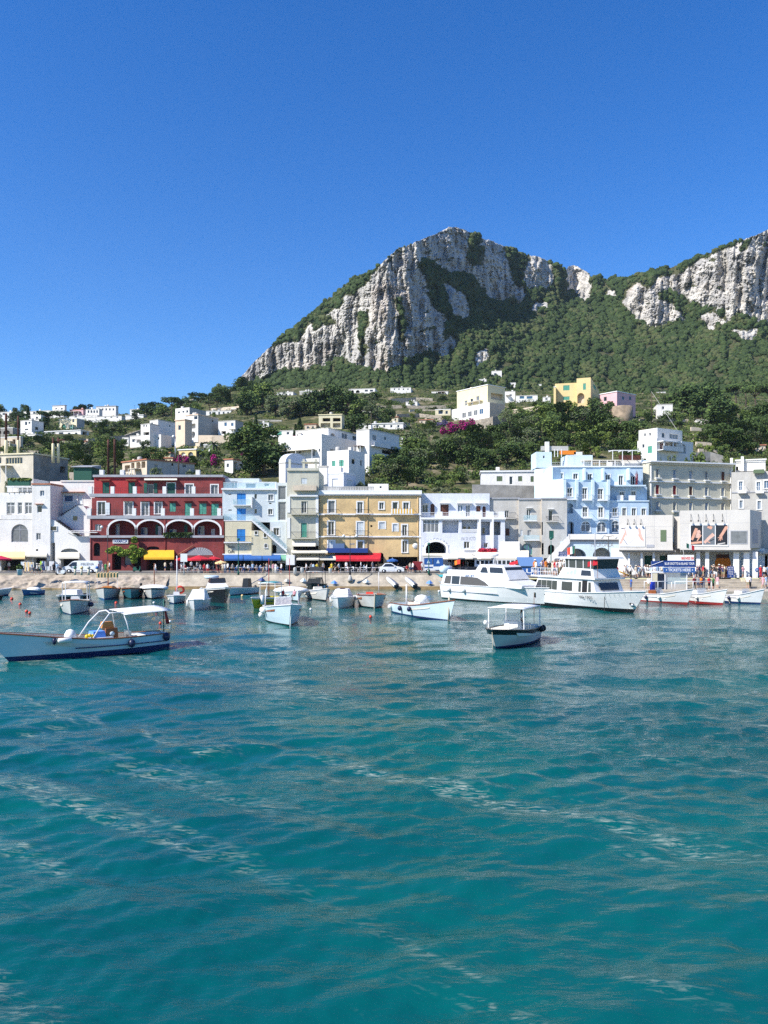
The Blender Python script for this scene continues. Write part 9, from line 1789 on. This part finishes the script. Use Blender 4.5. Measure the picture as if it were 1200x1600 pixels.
 for i,m in enumerate((GREENS,TRIM,RCLOTH)):a=q4+Vector((-.55+.36*i,0,0));zz=z0-.12*i;mb.hexa([Vector((a.x,a.y,zz-.35)),Vector((a.x+.36,a.y+.05,zz-.47)),Vector((a.x+.36,a.y+.07,zz-.47)),Vector((a.x,a.y+.02,zz-.35))],[Vector((a.x,a.y,zz+.3)),Vector((a.x+.36,a.y+.05,zz+.15)),Vector((a.x+.36,a.y+.07,zz+.15)),Vector((a.x,a.y+.02,zz+.3))],m)
 mb.build('flag',e)
 fr4=between(790,105.5,890,105.5);e=empty('ticket_tent',fr4.p(fr4.hit(838),0,2.1),'blue-grey awning tent with a navy BLUE banner between the two ferries','tent');mb=MB();r_=fr4.rect(812,871,853,885);P=fr4.p;mb.hexa([P(r_[0],.0,r_[2]),P(r_[1],0,r_[2]),P(r_[1],-2.5,r_[3]-.1),P(r_[0],-2.5,r_[3]-.1)],[P(r_[0],.0,r_[2]+.06),P(r_[1],0,r_[2]+.06),P(r_[1],-2.5,r_[3]),P(r_[0],-2.5,r_[3])],mat('grey_blue_canvas',(.10,.19,.36),.8));mb.build('canopy',e)
 for a in(813,852):mb=MB();u=fr4.hit(a);mb.box(fr4,u-.04,u+.04,-.1,-.02,2.1,r_[2],IRON);mb.build('post',e)
 for a in(813,852):mb=MB();u=fr4.hit(a);mb.box(fr4,u-.04,u+.04,-2.55,-2.5,2.1,r_[3],IRON);mb.build('post',e)
 mb=MB();r_=fr4.rect(802,887,843,898);mb.box(fr4,r_[0],r_[1],.05,.12,r_[2],r_[3],BCLOTH);bn=mb.build('banner',e);text(bn,'BLUE',fr4.p((r_[0]+r_[1])/2,.13,(r_[2]+r_[3])/2),.85,TRIM,fr4.u,(r_[1]-r_[0])*.9,.02)
 fr5=between(870,104.9,900,104.9);e=empty('notice_sign',fr5.p(fr5.hit(879),0,2.1),'small navy two-line sign at the head of the ferry crowd','sign');mb=MB();r_=fr5.rect(873,862,886,870);mb.box(fr5,r_[0],r_[1],0,.06,r_[2],r_[3],NAVY);bd=mb.build('board',e);text(bd,'BLUE GROTTO',fr5.p((r_[0]+r_[1])/2,.07,r_[3]-.22),.26,TRIM,fr5.u,(r_[1]-r_[0])*.8);text(bd,'ISLAND TOUR',fr5.p((r_[0]+r_[1])/2,.07,r_[2]+.2),.26,TRIM,fr5.u,(r_[1]-r_[0])*.8);mb=MB();u=fr5.hit(879.5);mb.box(fr5,u-.04,u+.04,-.06,-.002,2.1,r_[3],IRON);mb.build('post',e)
 a,c=spot(1000,913,.96),spot(968,903.5,2.1);mb=MB();mb.tube([a+Vector((0,0,.6)),c+Vector((0,0,.9))],.09,YCLOTH,6);mb.tube([a+Vector((0,0,.6)),a+Vector((0,0,0))],.06,YCLOTH,6);tag(mb.build('boom',None,a),'yellow boom leaning beside the right ferry','boom')
 mb=MB();u=spot(1165,917,.96);fr6=Frame((u.x-.5,u.y),(1,0));mb.box(fr6,0,.9,-.5,0,.96,2.0,CREAM);tag(mb.build('cabinet',None,u),'cream utility cabinet on the landing stage','cabinet')
 for x0,x1,lab in((1006,1050,'white rope rail left of the ticket kiosk'),(1054,1112,'white rope rail right of the ticket kiosk')):
  fr7=between(x0,94.6,x1,94.6);u1=fr7.hit(x1);mb=MB();z=fr7.hit(x0,908.5)[1];mb.tube([fr7.p(0,0,z),fr7.p(u1,0,z)],.045,RAILW,6);o=empty('railing',fr7.p(0,0,.96),lab,'railing');mb.build('rail',o)
  for k in range(3):mb=MB();uu=.05+(u1-.1)*k/2;mb.tube([fr7.p(uu,0,.95),fr7.p(uu,0,z)],.035,RAILW,6);mb.build('post',o)
 for x,y,m,lab in((409,905.5,NAVY,'small navy folded tender high on the sea wall'),(448.5,907,GREY,'small dark box fixed to the sea wall'),(474,906.5,GELB,'pale blue crumpled cover on the sea wall'),(522,910,BLUET,'tiny blue cloth lying on the sea wall, left of the lamp'),(572,908,GELB,'pale turquoise float lying on the sea wall, centre'),(671,910,BLUET,'blue cloth heap on the sea wall near the painted boats')):
  t=(y-899)/22;q=at(x,y,116.3-2.7*t);mb=MB();rs=random.Random(int(x));mb.mesh([q+Vector((-.55,-.1,-.12)),q+Vector((.6,-.1,-.15)),q+Vector((.1,-.25,.32)),q+Vector((-.2,.1,.2)),q+Vector((.0,-.45,-.2))],[(0,4,2),(4,1,2),(0,2,3),(2,1,3),(0,1,4),(0,3,1)],m);tag(mb.build('stowed_gear',None,q),lab,'gear')
 a=at(403,911,115);c=at(441,911,115);mb=MB();mb.tube([a,c],.1,TRIM,6);tag(mb.build('white_boom',None,a),'long white pole lying along the sea wall','pole')
 mb=MB();q=at(547,902,115.4);mb.lathe(q,[(.45,-.6),(.3,-.1),(.1,.35),(.02,.4)],GREY,8);tag(mb.build('wall_bracket',None,q),'grey cone bracket under the twin lamp on the sea wall','bracket')
CAFE=[]
furniture()
# ================================================================== LABELS for repeats: look first, then place, then order from the left
ORD=['','first','second','third','fourth','fifth','sixth','seventh','eighth','ninth','tenth','eleventh','twelfth']
def ordinal(i):
 if i<len(ORD):return ORD[i]
 return '%d%s'%(i,'th' if 10<=i%100<=20 else{1:'st',2:'nd',3:'rd'}.get(i%10,'th'))
def scr(o):
 p=o.matrix_world.translation if False else o.location;return 600+F*p.x/max(p.y,.1)
def number(items):
 """items: (object, singular, plural, place)"""
 by={}
 for it in items:by.setdefault((it[1],it[3]),[]).append(it)
 for(sg,pl),l in by.items():
  l.sort(key=lambda t:scr(t[0]))
  for i,(o,s,p,place)in enumerate(l):
   o['label']=('%s %s'%(s,place))if len(l)==1 else('%s from left, %s %s'%(ordinal(i+1),p,place))
LAND=[(43,648,'by the cypress on the left ridge'),(90,655,'below the left ridge houses'),(75,700,'on the far left shrub slope'),(150,712,'above the red building'),(178,668,'under the long left ridge house'),(228,640,'by the white ridge cube'),(230,690,'by the stepped white house'),(205,716,'behind the tall flue pipes'),(300,635,'along the ridge'),(310,665,'near the peach house'),(335,715,'around the palm'),(395,715,'right of the red building'),(405,630,'under the cliff foot'),(470,625,'under the wooded cliff'),(530,650,'by the striped loggia house'),(585,640,'above the white cube house'),(650,640,'on the terraces'),(600,735,'behind the ochre house'),(655,725,'above the arcade house'),(710,715,'in the central wood'),(780,700,'above the green-windowed house'),(725,665,'under the yellow villa'),(820,645,'between the yellow houses'),(830,680,'in the wood left of the hotel'),(900,650,'below the cubist house'),(950,675,'below the pink house'),(900,710,'behind the blue hotel'),(975,712,'left of the arched villa'),(1040,650,'above the arched villa'),(1095,630,'on the right hill'),(1170,625,'on the far right skyline'),(1150,680,'on the far right slope'),(1130,712,'behind the beige house'),(10,740,'over the white house')]
KN={'dark':('dark broadleaf tree','dark broadleaf trees'),'green':('mid green leafy tree','mid green leafy trees'),'olive':('grey-green olive tree','grey-green olive trees'),'fresh':('bright green leafy tree','bright green leafy trees'),'pine':('flat-topped umbrella pine','flat-topped umbrella pines'),'cypress':('slim dark cypress','slim dark cypresses'),'bush':('round green shrub','round green shrubs'),'palm':('palm tree','palm trees'),'magenta':('magenta bougainvillea','magenta bougainvilleas'),'pinkish':('pink flowering oleander','pink flowering oleanders'),'violet':('violet flowering bush','violet flowering bushes')}
GN={'dark':'broadleaf trees on the hillside','green':'broadleaf trees on the hillside','olive':'olive trees on the hillside','fresh':'leafy trees on the hillside','pine':'umbrella pines on the ridge','cypress':'cypresses on the hillside','bush':'shrubs on the terraces','palm':'palm trees','magenta':'bougainvilleas','pinkish':'oleanders','violet':'violet bushes'}
its=[]
for o,k,px,py,h in TREES:
 if o.name=='palm_tree' and px>1100:pl='over the ticket hall roof'
 else:pl=min(LAND,key=lambda t:(t[0]-px)**2+(1.6*(t[1]-py))**2)[2]
 o['group']=GN[k];its.append((o,*KN[k],pl))
number(its)
its=[];PO={'stand':'standing','walk':'walking','carry':'with raised hand','sit':'sitting','helm':'steering'}
for d in PEOPLE:
 lo='%s %s'%(d['bottom'],'trousers' if d['long']else 'shorts');s='in %s top, %s'%(d['top'],lo)
 if d['top']==d['bottom']=='red' and d['long']:s='in red dress-like outfit'
 if d['hat']:s='in %s top, %s hat'%(d['top'],d['hat'])
 elif d['bag']:s='in %s top, %s backpack'%(d['top'],d['bag'])
 o=d['o'];its.append((o,'person '+s,'people '+s,d['area']));o['group']='people '+d['area']
number(its)
its=[]
for o,kind,m in CAFE:
 px=scr(o);pl='at the red parasols' if px<345 else 'under the blue awnings' if px<445 else 'under the cream awnings' if px<520 else 'under the red awning' if px<600 else 'under the long white canopy'
 c={'white_rail':'white','blue_canvas':'blue','dark_iron':'dark'}.get(m.name,'white')
 if kind=='c':its.append((o,c+' cafe chair',c+' cafe chairs',pl));o['group']='cafe chairs'
 else:its.append((o,'round white cafe table','round white cafe tables',pl));o['group']='cafe tables'
number(its)
# ================================================================== AIR
def haze():
 zt=float(MT[4].max())+12;yt=float(MT[3].max())+300;xr=float(MT[2].max())+320
 mb=MB();fr=Frame((-620,-30),(1,0));mb.box(fr,0,620+xr,-yt-30,0,-6,zt,MATS['skin']);o=mb.build('haze');o['kind']='stuff';o['label']='thin blue summer haze over the harbour';o['category']='haze'
 m=bpy.data.materials.new('haze_air');m.use_nodes=True;nt=m.node_tree;nt.nodes.remove(nt.nodes['Principled BSDF']);v=nt.nodes.new('ShaderNodeVolumePrincipled');v.inputs['Color'].default_value=(.62,.80,1,1);v.inputs['Density'].default_value=.00006;v.inputs['Anisotropy'].default_value=.1
 nt.links.new(v.outputs[0],nt.nodes['Material Output'].inputs['Volume']);o.data.materials.clear();o.data.materials.append(m)
haze()
